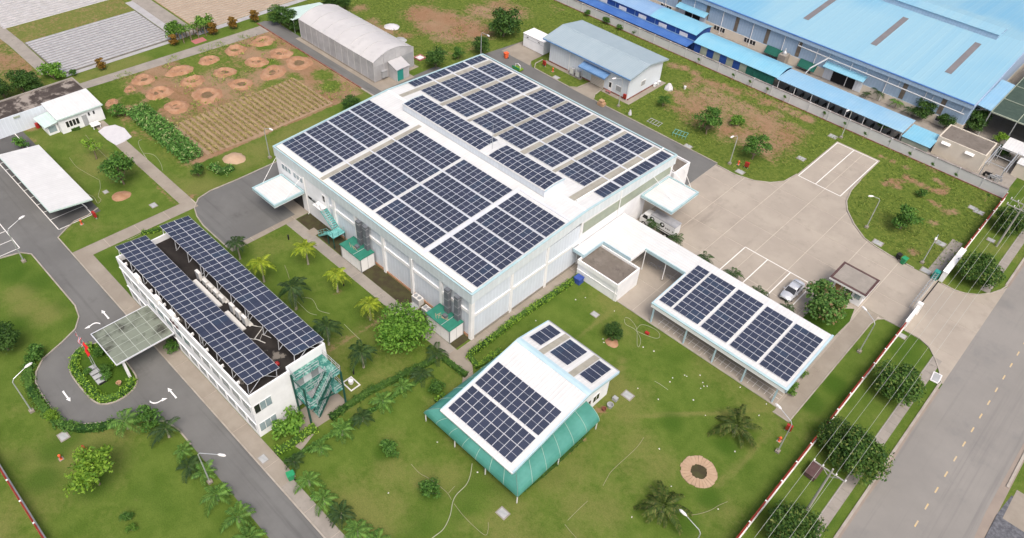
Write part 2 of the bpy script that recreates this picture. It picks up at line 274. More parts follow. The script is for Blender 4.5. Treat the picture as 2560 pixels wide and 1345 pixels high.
# ---------------------------------------------------------------- mesh building
class MB:
    """collects faces in world coordinates; build() links them as ONE mesh object"""
    def __init__(s): s.v = []; s.f = []; s.mi = []; s.cur = 0
    def quad(s, *p):
        n = len(s.v); s.v += [tuple(q) for q in p]; s.f.append(tuple(range(n, n + len(p)))); s.mi.append(s.cur); return s
    def box(s, x0, x1, y0, y1, z0, z1):
        n = len(s.v)
        s.v += [(x0, y0, z0), (x1, y0, z0), (x1, y1, z0), (x0, y1, z0), (x0, y0, z1), (x1, y0, z1), (x1, y1, z1), (x0, y1, z1)]
        for a in ((0, 3, 2, 1), (4, 5, 6, 7), (0, 1, 5, 4), (1, 2, 6, 5), (2, 3, 7, 6), (3, 0, 4, 7)):
            s.f.append(tuple(n + i for i in a)); s.mi.append(s.cur)
        return s
    def hexa(s, bot, top):
        """bot/top: 4 (x,y,z) corners each, counter-clockwise seen from above"""
        n = len(s.v); s.v += [tuple(p) for p in bot] + [tuple(p) for p in top]
        for a in ((0, 3, 2, 1), (4, 5, 6, 7), (0, 1, 5, 4), (1, 2, 6, 5), (2, 3, 7, 6), (3, 0, 4, 7)):
            s.f.append(tuple(n + i for i in a)); s.mi.append(s.cur)
        return s
    def obox(s, cx, cy, z0, z1, lx, ly, a=0.0):
        ca, sa = math.cos(a), math.sin(a)
        pts = [(cx + ca * u - sa * w, cy + sa * u + ca * w) for u, w in ((-lx / 2, -ly / 2), (lx / 2, -ly / 2), (lx / 2, ly / 2), (-lx / 2, ly / 2))]
        return s.hexa([(x, y, z0) for x, y in pts], [(x, y, z1) for x, y in pts])
    def slab(s, pts, t):
        """sheet given by its 4 top corners, thickness t downward"""
        return s.hexa([(x, y, z - t) for x, y, z in pts], pts)
    def prism(s, poly, z0, z1):
        n = len(s.v); k = len(poly)
        ar = sum(poly[i][0] * poly[(i + 1) % k][1] - poly[(i + 1) % k][0] * poly[i][1] for i in range(k))
        if ar < 0: poly = list(reversed(poly))
        s.v += [(x, y, z0) for x, y in poly] + [(x, y, z1) for x, y in poly]
        s.f.append(tuple(n + k + i for i in range(k))); s.mi.append(s.cur)
        s.f.append(tuple(n + k - 1 - i for i in range(k))); s.mi.append(s.cur)
        for i in range(k):
            j = (i + 1) % k; s.f.append((n + i, n + j, n + k + j, n + k + i)); s.mi.append(s.cur)
        return s
    def flat(s, poly, z):
        k = len(poly)
        ar = sum(poly[i][0] * poly[(i + 1) % k][1] - poly[(i + 1) % k][0] * poly[i][1] for i in range(k))
        if ar < 0: poly = list(reversed(poly))
        return s.quad(*[(x, y, z) for x, y in poly])
    def bar(s, a, b, w, h=None):
        """square bar from a to b"""
        h = h or w; a = Vector(a); b = Vector(b); d = (b - a).normalized()
        u = d.cross(Vector((0, 0, 1)));
        if u.length < 1e-4: u = Vector((1, 0, 0))
        u.normalize(); w_ = u.cross(d).normalized()
        u = u * w / 2; q = w_ * h / 2
        n = len(s.v); s.v += [tuple(p) for p in (a - u - q, a + u - q, a + u + q, a - u + q, b - u - q, b + u - q, b + u + q, b - u + q)]
        for f in ((0, 1, 2, 3), (7, 6, 5, 4), (0, 4, 5, 1), (1, 5, 6, 2), (2, 6, 7, 3), (3, 7, 4, 0)):
            s.f.append(tuple(n + i for i in f)); s.mi.append(s.cur)
        return s
    def tube(s, pts, rad, seg=6):
        """round tube along pts, radius a number or one per point"""
        pts = [Vector(p) for p in pts]; k = len(pts)
        if not hasattr(rad, '__len__'): rad = [rad] * k
        n = len(s.v); ref = Vector((0.3, 0.9, 0.31)).normalized()
        for i, p in enumerate(pts):
            d = (pts[min(i + 1, k - 1)] - pts[max(i - 1, 0)])
            d = d.normalized() if d.length > 1e-9 else Vector((0, 0, 1))
            u = d.cross(ref)
            if u.length < 1e-3: u = d.cross(Vector((1, 0, 0)))
            u.normalize(); w = d.cross(u)
            for j in range(seg):
                a = 2 * math.pi * j / seg; q = p + (u * math.cos(a) + w * math.sin(a)) * rad[i]; s.v.append(tuple(q))
        for i in range(k - 1):
            for j in range(seg):
                a = n + i * seg + j; b = n + i * seg + (j + 1) % seg
                s.f.append((a, b, b + seg, a + seg)); s.mi.append(s.cur)
        s.f.append(tuple(n + j for j in reversed(range(seg)))); s.mi.append(s.cur)
        s.f.append(tuple(n + (k - 1) * seg + j for j in range(seg))); s.mi.append(s.cur)
        return s
    def lathe(s, prof, cx=0, cy=0, seg=16, wob=0.0, zw=0.0):
        """prof: (radius, z) pairs from outside/bottom"""
        n = len(s.v); k = len(prof); ph = U(0, 6)
        for r, z in prof:
            for j in range(seg):
                a = 2 * math.pi * j / seg; rr = r * (1 + wob * (math.sin(2 * a + ph) + 0.6 * math.sin(3 * a + 2 * ph) + 0.8 * U(-1, 1)))
                s.v.append((cx + rr * math.cos(a), cy + rr * math.sin(a), z + (zw * U(-1, 1) if 0.02 < z else 0)))
        for i in range(k - 1):
            for j in range(seg):
                a = n + i * seg + j; b = n + i * seg + (j + 1) % seg
                s.f.append((a, b, b + seg, a + seg)); s.mi.append(s.cur)
        s.f.append(tuple(n + (k - 1) * seg + j for j in range(seg))); s.mi.append(s.cur)
        return s
    def sweep(s, pts, w, z0, z1, closed=False, side=0.0):
        """flat-topped strip along a ground polyline"""
        k = len(pts); L = []; R_ = []
        for i, p in enumerate(pts):
            a = pts[(i - 1) % k] if (closed or i > 0) else p; b = pts[(i + 1) % k] if (closed or i < k - 1) else p
            dx, dy = b[0] - a[0], b[1] - a[1]; l = math.hypot(dx, dy) or 1; nx, ny = -dy / l, dx / l
            L.append((p[0] + nx * (w / 2 + side), p[1] + ny * (w / 2 + side))); R_.append((p[0] - nx * (w / 2 - side), p[1] - ny * (w / 2 - side)))
        for i in range(k if closed else k - 1):
            j = (i + 1) % k
            s.hexa([(*R_[i], z0), (*R_[j], z0), (*L[j], z0), (*L[i], z0)], [(*R_[i], z1), (*R_[j], z1), (*L[j], z1), (*L[i], z1)])
        return s
    def mesh(s, name, mats, off=(0, 0, 0), smooth=False):
        me = bpy.data.meshes.new(name)
        v = [(x - off[0], y - off[1], z - off[2]) for x, y, z in s.v]
        me.from_pydata(v, [], s.f)
        for m in (mats if isinstance(mats, (list, tuple)) else [mats]): me.materials.append(MATS[m])
        if len(me.materials) > 1: me.polygons.foreach_set('material_index', s.mi)
        if smooth: me.polygons.foreach_set('use_smooth', [True] * len(me.polygons))
        me.update(); return me
    def build(s, name, mats, parent=None, smooth=False, **tagkw):
        off = wloc(parent) if parent is not None else (0, 0, 0)
        o = bpy.data.objects.new(name, s.mesh(name, mats, off, smooth)); C.objects.link(o)
        if parent is not None: o.parent = parent
        if tagkw: tag(o, **tagkw)
        return o
def wloc(o):
    v = Vector((0, 0, 0))
    while o is not None: v = v + o.location; o = o.parent
    return tuple(v)
def tag(o, label=None, cat=None, group=None, kind=None):
    if label: o['label'] = label
    if cat: o['category'] = cat
    if group: o['group'] = group
    if kind: o['kind'] = kind
    return o
def thing(name, label, cat, loc=(0, 0, 0), group=None):
    o = bpy.data.objects.new(name, None); o.empty_display_size = 0.3; C.objects.link(o)
    o.location = (loc[0], loc[1], loc[2] if len(loc) > 2 else 0.0)
    return tag(o, label, cat, group)
def single(name, mb, mats, label, cat, loc, group=None, smooth=False):
    """a thing that is one mesh, its origin at its base"""
    loc = (loc[0], loc[1], loc[2] if len(loc) > 2 else 0.0)
    o = bpy.data.objects.new(name, mb.mesh(name, mats, loc, smooth)); o.location = loc; C.objects.link(o)
    return tag(o, label, cat, group)
def struct(name, mb, mats, parent=None, smooth=False):
    o = mb.build(name, mats, parent, smooth); o['kind'] = 'structure'; return o
def sheet(name, poly, z, m): return struct(name, MB().flat(poly, z), m)
def dup(root, loc, rz=0.0, s=1.0, **kw):
    r = root.copy(); C.objects.link(r); r.location = (loc[0], loc[1], loc[2] if len(loc) > 2 else 0.0)
    r.rotation_euler = (0, 0, rz); r.scale = (s, s, s)
    for ch in list(root.children):
        c = ch.copy(); C.objects.link(c); c.parent = r
        for g in list(ch.children):
            d = g.copy(); C.objects.link(d); d.parent = c
    tag(r, **kw); return r
def rect(x0, x1, y0, y1): return [(x0, y0), (x1, y0), (x1, y1), (x0, y1)]
ORD = ['first', 'second', 'third', 'fourth', 'fifth', 'sixth', 'seventh', 'eighth', 'ninth', 'tenth', 'eleventh', 'twelfth', 'thirteenth', 'fourteenth', 'fifteenth', 'sixteenth', 'seventeenth', 'eighteenth', 'nineteenth', 'twentieth']
def clip(poly, x0, x1, y0, y1):
    for ax, lim, sg in ((0, x0, 1), (0, x1, -1), (1, y0, 1), (1, y1, -1)):
        out = []
        for i in range(len(poly)):
            a, b = poly[i - 1], poly[i]; da, db = (a[ax] - lim) * sg, (b[ax] - lim) * sg
            if (da >= 0) != (db >= 0):
                t = da / (da - db); out.append((a[0] + t * (b[0] - a[0]), a[1] + t * (b[1] - a[1])))
            if db >= 0: out.append(b)
        poly = out
        if len(poly) < 3: return []
    return poly
def area(p): return abs(sum(p[i - 1][0] * p[i][1] - p[i][0] * p[i - 1][1] for i in range(len(p)))) / 2
def slabs(parent, poly, dx, dy, z, m, name='concrete_slab', gap=0.05, ox=0.0, oy=0.0, t=0.03):
    """paving cast in bays: one piece per bay, joints left open between them"""
    X0 = min(p[0] for p in poly); X1 = max(p[0] for p in poly); Y0 = min(p[1] for p in poly); Y1 = max(p[1] for p in poly)
    i = math.floor((X0 - ox) / dx)
    while ox + i * dx < X1:
        j = math.floor((Y0 - oy) / dy)
        while oy + j * dy < Y1:
            q = clip(poly, ox + i * dx + gap / 2, ox + (i + 1) * dx - gap / 2, oy + j * dy + gap / 2, oy + (j + 1) * dy - gap / 2)
            if q and area(q) > 0.3: MB().prism(q, z - t, z + U(-0.002, 0.002)).build(name, m, parent)
            j += 1
        i += 1
def arc(cx, cy, r, a0, a1, n=8): return [(cx + r * math.cos(math.radians(a0 + (a1 - a0) * i / n)), cy + r * math.sin(math.radians(a0 + (a1 - a0) * i / n))) for i in range(n + 1)]
def smooth_line(pts, n=5, closed=False):
    """Catmull-Rom through the points"""
    k = len(pts); out = []
    for i in range(k if closed else k - 1):
        g = lambda q: pts[q % k] if closed else pts[max(0, min(k - 1, q))]
        p0, p1, p2, p3 = g(i - 1), g(i), g(i + 1), g(i + 2)
        for j in range(n):
            t = j / n; out.append(tuple(0.5 * (2 * p1[d] + (p2[d] - p0[d]) * t + (2 * p0[d] - 5 * p1[d] + 4 * p2[d] - p3[d]) * t * t + (3 * p1[d] - p0[d] - 3 * p2[d] + p3[d]) * t ** 3) for d in range(len(p1))))
    if not closed: out.append(tuple(pts[-1]))
    return out

# ---------------------------------------------------------------- ground: one sheet, its soil / dry grass / weeds marked per vertex
def vnoise(x, y, s, seed):
    r = np.random.RandomState(seed); T = r.rand(256, 256)
    u, v = x / s, y / s; i, j = np.floor(u).astype(int), np.floor(v).astype(int); fu, fv = u - i, v - j
    fu = fu * fu * (3 - 2 * fu); fv = fv * fv * (3 - 2 * fv)
    a = T[i % 256, j % 256]; b = T[(i + 1) % 256, j % 256]; c = T[i % 256, (j + 1) % 256]; d = T[(i + 1) % 256, (j + 1) % 256]
    return (a * (1 - fu) + b * fu) * (1 - fv) + (c * (1 - fu) + d * fu) * fv
def make_ground():
    xs = np.concatenate(([-3000, -1000, -450, -300, -240], np.arange(-215, 40, 0.65), [60, 120, 400, 1500, 3000])).astype(float)
    ys = np.concatenate(([-3000, -900, -250, -80], np.arange(-30, 225, 0.65), [240, 300, 450, 1000, 3000])).astype(float)
    X, Y = np.meshgrid(xs, ys, indexing='ij'); nx, ny = X.shape
    n1 = vnoise(X, Y, 9, 1) * .5 + vnoise(X, Y, 4, 2) * .3 + vnoise(X, Y, 1.7, 3) * .2
    n2 = vnoise(X, Y, 14, 4) * .5 + vnoise(X, Y, 5, 5) * .3 + vnoise(X, Y, 2, 6) * .2
    dirt = np.zeros_like(X); dry = np.clip((n1 - 0.42) * 2.2, 0, 1); lush = np.clip((n2 - 0.5) * 3, 0, 1); weed = np.zeros_like(X)
    def blob(pts, r, ch, amt=1.0, ar=1.0):
        for px_, py_ in pts:
            d = np.sqrt(((X - px_) / r) ** 2 + ((Y - py_) / (r * ar)) ** 2); f = np.clip(1.35 - d, 0, 1) * amt
            np.maximum(ch, f, out=ch)
    def seg(pts, w, ch, amt=1.0):
        for (ax, ay), (bx, by) in zip(pts[:-1], pts[1:]):
            dx, dy = bx - ax, by - ay; t = np.clip(((X - ax) * dx + (Y - ay) * dy) / (dx * dx + dy * dy), 0, 1)
            d = np.hypot(X - ax - t * dx, Y - ay - t * dy); np.maximum(ch, np.clip(1.3 - d / w, 0, 1) * amt, out=ch)
    # rough weed ground north and east of the hall, north-west field, plots by the boundary wall
    wz = ((Y > 103) & (Y < 130) & (X < -6.2)) | ((X < -95) & (Y > 86)) | ((X < -127) & (Y > 88)) | (X < -146) | ((Y > 130) & (X < -90))
    weed[wz] = 1.0
    lush[wz] *= 0.5
    # bare red soil
    blob([(-119.77,102.06),(-115.5,104.1),(-110.35,105.23),(-113.95,99.98),(-109.46,100.49),(-107.24,105.02)], 5.5, dirt, 1.0)
    blob([(-111.35,117.36),(-108.37,117.74),(-112.22,113.15)], 5.0, dirt, 0.9)
    blob([(-124.49,91.42),(-121.31,90.32),(-118.55,91.67),(-131.11,93.7),(-114.89,92.24)], 2.6, dirt, 0.75)
    blob([(-108.59,118.53),(-107.5,118.26)], 4.0, dirt, 0.8)
    blob([(-69.69,125.42),(-67.39,126.39),(-64.83,126.44)], 1.6, dirt, 1.0)
    blob([(-62.61,124.53),(-60.57,125.27),(-58.09,125.76),(-55.63,126.25),(-62.51,116.9),(-60.27,114.99),(-62.49,121.51)], 2.2, dirt, 0.85)
    blob([(-55.46,118.27),(-54.7,122.78),(-52.58,128.19),(-49.41,127.3),(-49.69,118.43),(-45.8,114.76),(-50.72,117.27),(-45.58,119.64)], 2.6, dirt, 0.75)
    blob([(-48.75,127.32),(-45.88,128.38),(-43.27,127.75),(-40.6,127.96),(-45.71,125),(-40.96,115.05),(-43.81,119.61)], 2.0, dirt, 0.9)
    blob([(-17.59,130.02),(-20.22,130.67)], 1.6, dirt, 0.7)
    blob([(-21.28,120.62),(-19.99,119.93),(-19.85,123.84),(-18.56,123.59),(-17.55,123.53),(-16.02,123.34),(-14.7,123.64),(-13.97,124.22)], 1.1, dirt, 1.0)
    blob([(-15.96,126.92),(-14.83,126.51),(-13.79,125.78),(-21.3,126.63),(-23.55,126.64)], 1.0, dirt, 0.8)
    blob([(-14.27,120.07),(-13.26,119.86),(-25.62,126.64)], 0.8, dirt, 0.9)
    blob([(-11.74,114.8),(-13.19,119.73),(-11.57,118.94),(-10.49,120.12),(-11.14,105.25)], 1.1, dirt, 0.85)
    blob([(-21.59,119.09),(-20,119.74),(-19.99,121.95)], 1.0, dirt, 0.9)
    pz = (X > -64) & (X < -34.5) & (Y > 108) & (Y < 127); dirt[pz] = np.maximum(dirt[pz], np.clip(.80 * np.minimum(1, np.minimum(np.minimum(X[pz] + 64, -34.5 - X[pz]) / 5, np.minimum(Y[pz] - 108, 127 - Y[pz]) / 4)) + (n1[pz] - .5) * .7, 0, 1))
    pz = (X < -101) & (X > -140) & (Y > 92) & (Y < 128); dirt[pz] = np.maximum(dirt[pz], np.clip((n2[pz] - .42) * 1.6, 0, .5))
    # field with the planting pits
    pf = (X > -137.5) & (X < -102.5) & (Y > 35) & (Y < 73)
    dirt[pf] = np.maximum(dirt[pf], np.clip((n2[pf] - 0.30) * 2.8 + np.clip((Y[pf] - 42) / 14, -0.7, 0.45), 0, 0.95))
    blob([(-132.07,38.45),(-128.85,38.63),(-135.38,36.8),(-126.35,40.1),(-135.65,39.38)], 2.6, lush, 1.0)
    g = np.zeros_like(X); blob([(-131.33,38.59),(-127.65,40),(-135.82,37.01),(-122.83,40.05),(-123.11,42.42),(-133.84,39.28),(-130.11,35.84)], 2.4, g, 1.0); blob([(-129.41,68.93),(-122.53,71.8),(-122.6,65.11),(-115.43,61.02),(-112.56,70.36),(-108.34,69.12)], 2.2, g, 1.0)
    dirt[pf] *= (1 - np.clip(g[pf], 0, 1)); weed[pf] = 0.6
    blob([(-120.19,42.38),(-116.07,44.41),(-116.55,41.94)], 1.8, dirt, 0.9)
    # outside the west corner: dry scrub on brown soil
    oc = (X < -137) & (Y < 32.0); dirt[oc] = np.maximum(dirt[oc], np.clip((n1[oc] - 0.25) * 1.6, 0, .75)); weed[oc] = 1; dry[oc] = np.maximum(dry[oc], 0.6)
    fs = (X > -168.6) & (X < -160.3) & (Y > 33) & (Y < 57.5); dirt[fs] = 0.42; dry[fs] = 1.0; weed[fs] = .4
    # worn tracks and dry strips in the lawn
    seg([(-29.34,56.42),(-26.15,50.67)], 0.5, dry, 1.0); seg([(-24.12,48.85),(-20.92,52.56),(-16.48,57.4),(-12.05,62.81)], 0.45, dry, 1.0); seg([(-10.52,60.12),(-10.44,55.01),(-10.7,49.18)], 0.45, dry, 1.0); seg([(-24.57,32.15),(-22.62,28.88)], 0.6, dry, 0.9)
    seg([(-35.76,63.55),(-35.71,59.11),(-35.83,54.53)], 0.35, dry, 1.0); seg([(-35.91,62.84),(-35.86,54.84)], 0.18, dirt, 0.62)
    seg([(-56.08,30.76),(-55.81,35.61),(-55.52,40.03)], 0.7, dirt, 0.60); seg([(-55.52,40.03),(-55.39,44.1)], 0.6, dirt, 0.85)
    blob([(-57.07,37.69),(-63.58,37.48),(-67,33.3)], 0.7, dirt, 0.75)
    blob([(-34.27,22.32),(-34.19,26.92),(-32.14,29),(-37.36,24.86)], 3.0, dry, 0.75); blob([(-20.12,36.66),(-17.59,38.11),(-24.28,37.01),(-20.09,47.43),(-16.89,46.93)], 3.2, dry, 0.75)
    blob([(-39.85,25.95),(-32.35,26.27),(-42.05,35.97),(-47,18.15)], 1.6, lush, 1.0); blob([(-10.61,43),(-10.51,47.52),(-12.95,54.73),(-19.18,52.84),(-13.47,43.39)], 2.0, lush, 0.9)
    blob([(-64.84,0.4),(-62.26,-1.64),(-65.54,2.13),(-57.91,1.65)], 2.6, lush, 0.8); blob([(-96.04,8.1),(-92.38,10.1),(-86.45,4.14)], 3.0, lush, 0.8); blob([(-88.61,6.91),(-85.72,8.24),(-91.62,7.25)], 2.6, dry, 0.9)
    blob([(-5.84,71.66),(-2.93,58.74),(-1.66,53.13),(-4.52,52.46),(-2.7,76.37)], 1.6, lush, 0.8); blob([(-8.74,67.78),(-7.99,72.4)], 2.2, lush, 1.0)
    blob([(-102.6,26.43)], 1.1, dirt, 0.9); seg([(-102.47,31.06),(-94.9,31.2)], 0.5, dirt, 0.55); seg([(-117.38,32.43),(-102.97,31.54)], 0.45, dirt, 0.6)
    blob([(-121.42,36.47),(-117.01,35.23),(-120.26,34.03)], 1.6, dirt, 0.6); blob([(-95.48,33.7)], 0.9, dirt, 0.8)
    blob([(-25.11,43.31),(-25.26,40.87)], 0.7, dirt, 0.8); blob([(-26.29,47.99)], 0.9, dirt, 0.9); blob([(-26.84,70.22)], 0.3, dirt, 0.2)
    blob([(-127.3,17.92),(-129.7,20.47),(-126.07,21.58),(-129.43,23.76)], 1.6, dirt, 0.7)
    # concrete / soil of the neighbouring works yard
    wk = (Y > 130.6) & (X > -92) & (X < -6.2); dirt[wk] = 0.0; weed[wk] = 0
    # relief: weeds lumpy, lawn nearly flat; everything under the built areas stays at zero
    Z = np.zeros_like(X)
    me = bpy.data.meshes.new('ground')
    V = np.stack([X, Y, Z], -1).reshape(-1, 3)
    I = np.arange(nx * ny).reshape(nx, ny); Q = np.stack([I[:-1, :-1], I[1:, :-1], I[1:, 1:], I[:-1, 1:]], -1).reshape(-1, 4)
    me.vertices.add(len(V)); me.vertices.foreach_set('co', V.ravel().astype(np.float32))
    me.loops.add(Q.size); me.loops.foreach_set('vertex_index', Q.ravel().astype(np.int32))
    me.polygons.add(len(Q)); me.polygons.foreach_set('loop_start', (np.arange(len(Q)) * 4).astype(np.int32)); me.polygons.foreach_set('loop_total', np.full(len(Q), 4, np.int32))
    me.update(calc_edges=True); me.validate()
    a = me.color_attributes.new('cover', 'FLOAT_COLOR', 'POINT')
    a.data.foreach_set('color', np.stack([dirt, dry, weed, lush], -1).reshape(-1).astype(np.float32))
    m, nt, p = newmat('grass_ground'); v = tc(nt)
    at = nt.nodes.new('ShaderNodeAttribute'); at.attribute_name = 'cover'
    s = nt.nodes.new('ShaderNodeSeparateColor'); nt.links.new(at.outputs['Color'], s.inputs[0])
    nf = noise(nt, v, 1.6, 8.0, 0.75); nm = noise(nt, v, 0.4, 6.0, 0.65); ng = noise(nt, v, 7.0, 5.0, 0.8)
    c = mix(nt, ramp(nt, nm, 0.3, 0.7), (0.078, 0.132, 0.018), (0.120, 0.172, 0.031))
    dryf = math_(nt, 'ADD', s.outputs[1], math_(nt, 'MULTIPLY', math_(nt, 'SUBTRACT', nf, 0.5), 1.5), True)
    c = mix(nt, math_(nt, 'MULTIPLY', ramp(nt, dryf, 0.15, 1.0), 0.8), c, (0.182, 0.186, 0.056))
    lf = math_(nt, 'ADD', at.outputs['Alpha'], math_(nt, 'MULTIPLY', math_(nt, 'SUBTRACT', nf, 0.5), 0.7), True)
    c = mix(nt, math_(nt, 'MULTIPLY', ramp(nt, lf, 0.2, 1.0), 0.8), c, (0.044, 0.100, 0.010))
    wc = mix(nt, ramp(nt, nf, 0.35, 0.65), (0.056, 0.098, 0.015), (0.165, 0.200, 0.038))
    c = mix(nt, math_(nt, 'MULTIPLY', s.outputs[2], 0.75), c, wc)
    dm = math_(nt, 'ADD', s.outputs[0], math_(nt, 'MULTIPLY', math_(nt, 'SUBTRACT', math_(nt, 'ADD', math_(nt, 'MULTIPLY', nf, 0.55), math_(nt, 'MULTIPLY', nm, 0.45)), 0.5), 2.6))
    dc = mix(nt, ramp(nt, noise(nt, v, 0.12, 4.0), 0.35, 0.65), (0.265, 0.128, 0.075), (0.350, 0.240, 0.165))
    dc = mix(nt, ramp(nt, nf, 0.3, 0.7), dc, (0.31, 0.185, 0.12))
    c = mix(nt, math_(nt, 'MULTIPLY', ramp(nt, dm, 0.30, 0.95), 0.92), c, dc)
    c = mix(nt, math_(nt, 'MULTIPLY', ramp(nt, ng, 0.35, 0.7), 0.42), c, (0.02, 0.036, 0.006))
    nt.links.new(c, p.inputs['Base Color']); p.inputs['Roughness'].default_value = 1.0; p.inputs['Specular IOR Level'].default_value = 0.1
    b = nt.nodes.new('ShaderNodeBump'); b.inputs['Strength'].default_value = 0.8; b.inputs['Distance'].default_value = 0.10
    nt.links.new(math_(nt, 'ADD', nf, math_(nt, 'MULTIPLY', ng, 0.6)), b.inputs['Height']); nt.links.new(b.outputs['Normal'], p.inputs['Normal'])
    me.materials.append(m)
    o = bpy.data.objects.new('ground', me); C.objects.link(o); o['kind'] = 'structure'
make_ground()

# ---------------------------------------------------------------- roads, paths, yards
def kerb(pts, w=0.16, h=0.11, closed=False, m='kerb'): return struct('kerb', MB().sweep(pts, w, 0.0, h, closed), m)
def lines(name, segs, w, z, m):
    """painted lines, each an own stripe piece of one marking"""
    root = None
    for i, (a, b) in enumerate(segs):
        mb = MB(); dx, dy = b[0] - a[0], b[1] - a[1]; l = math.hypot(dx, dy); nx, ny = -dy / l * w / 2, dx / l * w / 2
        mb.quad((a[0] - nx, a[1] - ny, z), (b[0] - nx, b[1] - ny, z), (b[0] + nx, b[1] + ny, z), (a[0] + nx, a[1] + ny, z))
        struct(name, mb, m)
# public road with its dusty edge, gutter, footpath and centre dashes
sheet('road', rect(1.75, 12.5, -60, 330), 0.008, 'road_asphalt')
sheet('road_edge', [(1.3, -60), (1.95, -60), (1.85, 60), (1.95, 66), (1.8, 74), (1.9, 81.5), (1.3, 81.5)], 0.012, 'road_dust')
sheet('road_edge', [(1.3, 108), (1.9, 108), (1.95, 140), (1.8, 200), (1.3, 200)], 0.012, 'road_dust')
sheet('road_edge', [(12.2, 40), (12.3, 60), (12.0, 68), (12.25, 90), (12.2, 130), (13.0, 130), (13.0, 40)], 0.012, 'road_dust')
for y0, y1 in ((-60, 82.6), (108.2, 330)): kerb([(1.45, y0), (1.45, y1)], 0.3, 0.12)
kerb([(12.7, 73), (12.7, 330)], 0.3, 0.12)
sheet('verge_slab', rect(13.6, 30, 68.6, 73.5), 0.02, 'concrete')
sheet('gravel_lot', [(12.95, 40), (12.95, 68.5), (13.4, 72.3), (40, 72.3), (40, 40)], 0.012, 'gravel_dark')
for i in range(26):
    y = 46.3 + i * 2.86; struct('road_marking', MB().quad((6.95, y, 0.014), (7.11, y, 0.014), (7.11, y + 0.95, 0.014), (6.95, y + 0.95, 0.014)), 'yellow_line')
fp = struct('footpath', MB().flat(rect(-1.0, 0.25, -20, 86.4), 0.006), 'joint')
slabs(fp, rect(-1.0, 0.25, 20, 86.4), 2.0, 1.6, 0.04, 'old_concrete', 'paving_slab', 0.03, -1.2, 0.0)
fp = struct('footpath', MB().flat(rect(-1.0, 0.25, 104.4, 180), 0.006), 'joint')
slabs(fp, rect(-1.0, 0.25, 104.4, 150), 2.0, 1.6, 0.04, 'old_concrete', 'paving_slab', 0.03, -1.2, 0.0)
apron = [(-5.9, 88.3), (-3.5, 88.3), (-1.9, 87.7), (-0.6, 86.3), (0.6, 84.6), (1.75, 82.6), (1.75, 108.0), (1.2, 106.4), (0.4, 104.6), (-0.7, 103.0), (-2.2, 101.8), (-3.6, 101.3), (-5.9, 101.3)]
ap = struct('gate_apron', MB().flat(apron, 0.010), 'joint')
slabs(ap, apron, 7.8, 6.6, 0.03, 'yard_concrete', 'concrete_slab', 0.06, -6.0, 88.3)
kerb([(-5.6, 88.2), (-3.5, 88.2), (-1.9, 87.6), (-0.6, 86.2), (0.6, 84.5), (1.6, 82.6)]); kerb([(-5.6, 101.4), (-3.6, 101.4), (-2.2, 101.9), (-0.7, 103.1), (0.4, 104.7), (1.2, 106.5), (1.6, 108.2)])
# factory yard with its cast bays
yard = [(-44.95, 63.95), (-11.45, 63.95), (-11.45, 88.35), (-6.0, 88.35), (-6.0, 101.7), (-9.7, 101.6), (-13.6, 101.7), (-16.1, 102.1), (-17.9, 102.6), (-20.6, 104.7), (-22.9, 107.2), (-24.1, 109.4), (-24.9, 112.8), (-25.1, 116.9), (-25.2, 125.0), (-33.3, 125.0), (-33.4, 110.1), (-33.9, 106.6), (-35.3, 104.5), (-37.5, 102.9), (-40.6, 102.0), (-44.5, 102.05), (-44.5, 95.8), (-44.5, 88.0), (-44.95, 88.0)]
yb = struct('factory_yard', MB().flat(yard, 0.008), 'joint')
slabs(yb, yard, 5.45, 5.75, 0.03, 'yard_concrete', 'concrete_slab', 0.10, -44.5, 63.95)
kerb(yard[5:14] , 0.2, 0.14); kerb(yard[16:22], 0.2, 0.14); kerb([(-36.2, 63.9), (-11.4, 63.9)], 0.2, 0.10)
sheet('green_patch', [(-16.6, 76.2), (-16.4, 82.8), (-12.2, 87.0), (-11.6, 84.2), (-12.0, 76.2)], 0.036, 'grass_ground')
lines('bay_marking', [((-29.7, 76.4), (-29.7, 87.1)), ((-29.76, 87.05), (-18.6, 87.05)), ((-25.9, 76.4), (-25.9, 87.0)), ((-22.15, 76.4), (-22.15, 87.0)), ((-18.65, 76.4), (-18.65, 87.0))], 0.14, 0.038, 'line_paint')
lines('bay_marking', [((-33.05, 110.0), (-33.05, 124.6)), ((-29.9, 110.0), (-29.9, 124.6)), ((-25.45, 110.0), (-25.45, 124.6)), ((-33.1, 109.95), (-25.4, 109.95)), ((-33.1, 124.6), (-25.4, 124.6))], 0.14, 0.038, 'line_paint')
# footway from the gate down past the bike shelter
fw = [(-11.45, 63.0), (-9.4, 63.0), (-9.4, 85.9), (-9.15, 87.3), (-8.5, 88.1), (-6.0, 88.3), (-11.45, 88.3)]
f2_ = struct('footway', MB().flat(fw, 0.006), 'joint'); slabs(f2_, fw, 2.4, 5.0, 0.028, 'concrete', 'concrete_slab', 0.04, -11.6, 63.0)
kerb([(-9.35, 62.9), (-9.35, 85.9), (-9.1, 87.35), (-8.45, 88.15), (-6.0, 88.3)], 0.14, 0.10); kerb([(-11.5, 62.95), (-9.35, 62.95)], 0.14, 0.10)
lines('bay_marking', [((-30.0, y), (-11.9, y)) for y in (65.15, 65.9)] + [((-29.6 + i * 0.8, 64.5), (-29.6 + i * 0.8, 65.9)) for i in range(22)], 0.05, 0.037, 'line_paint')
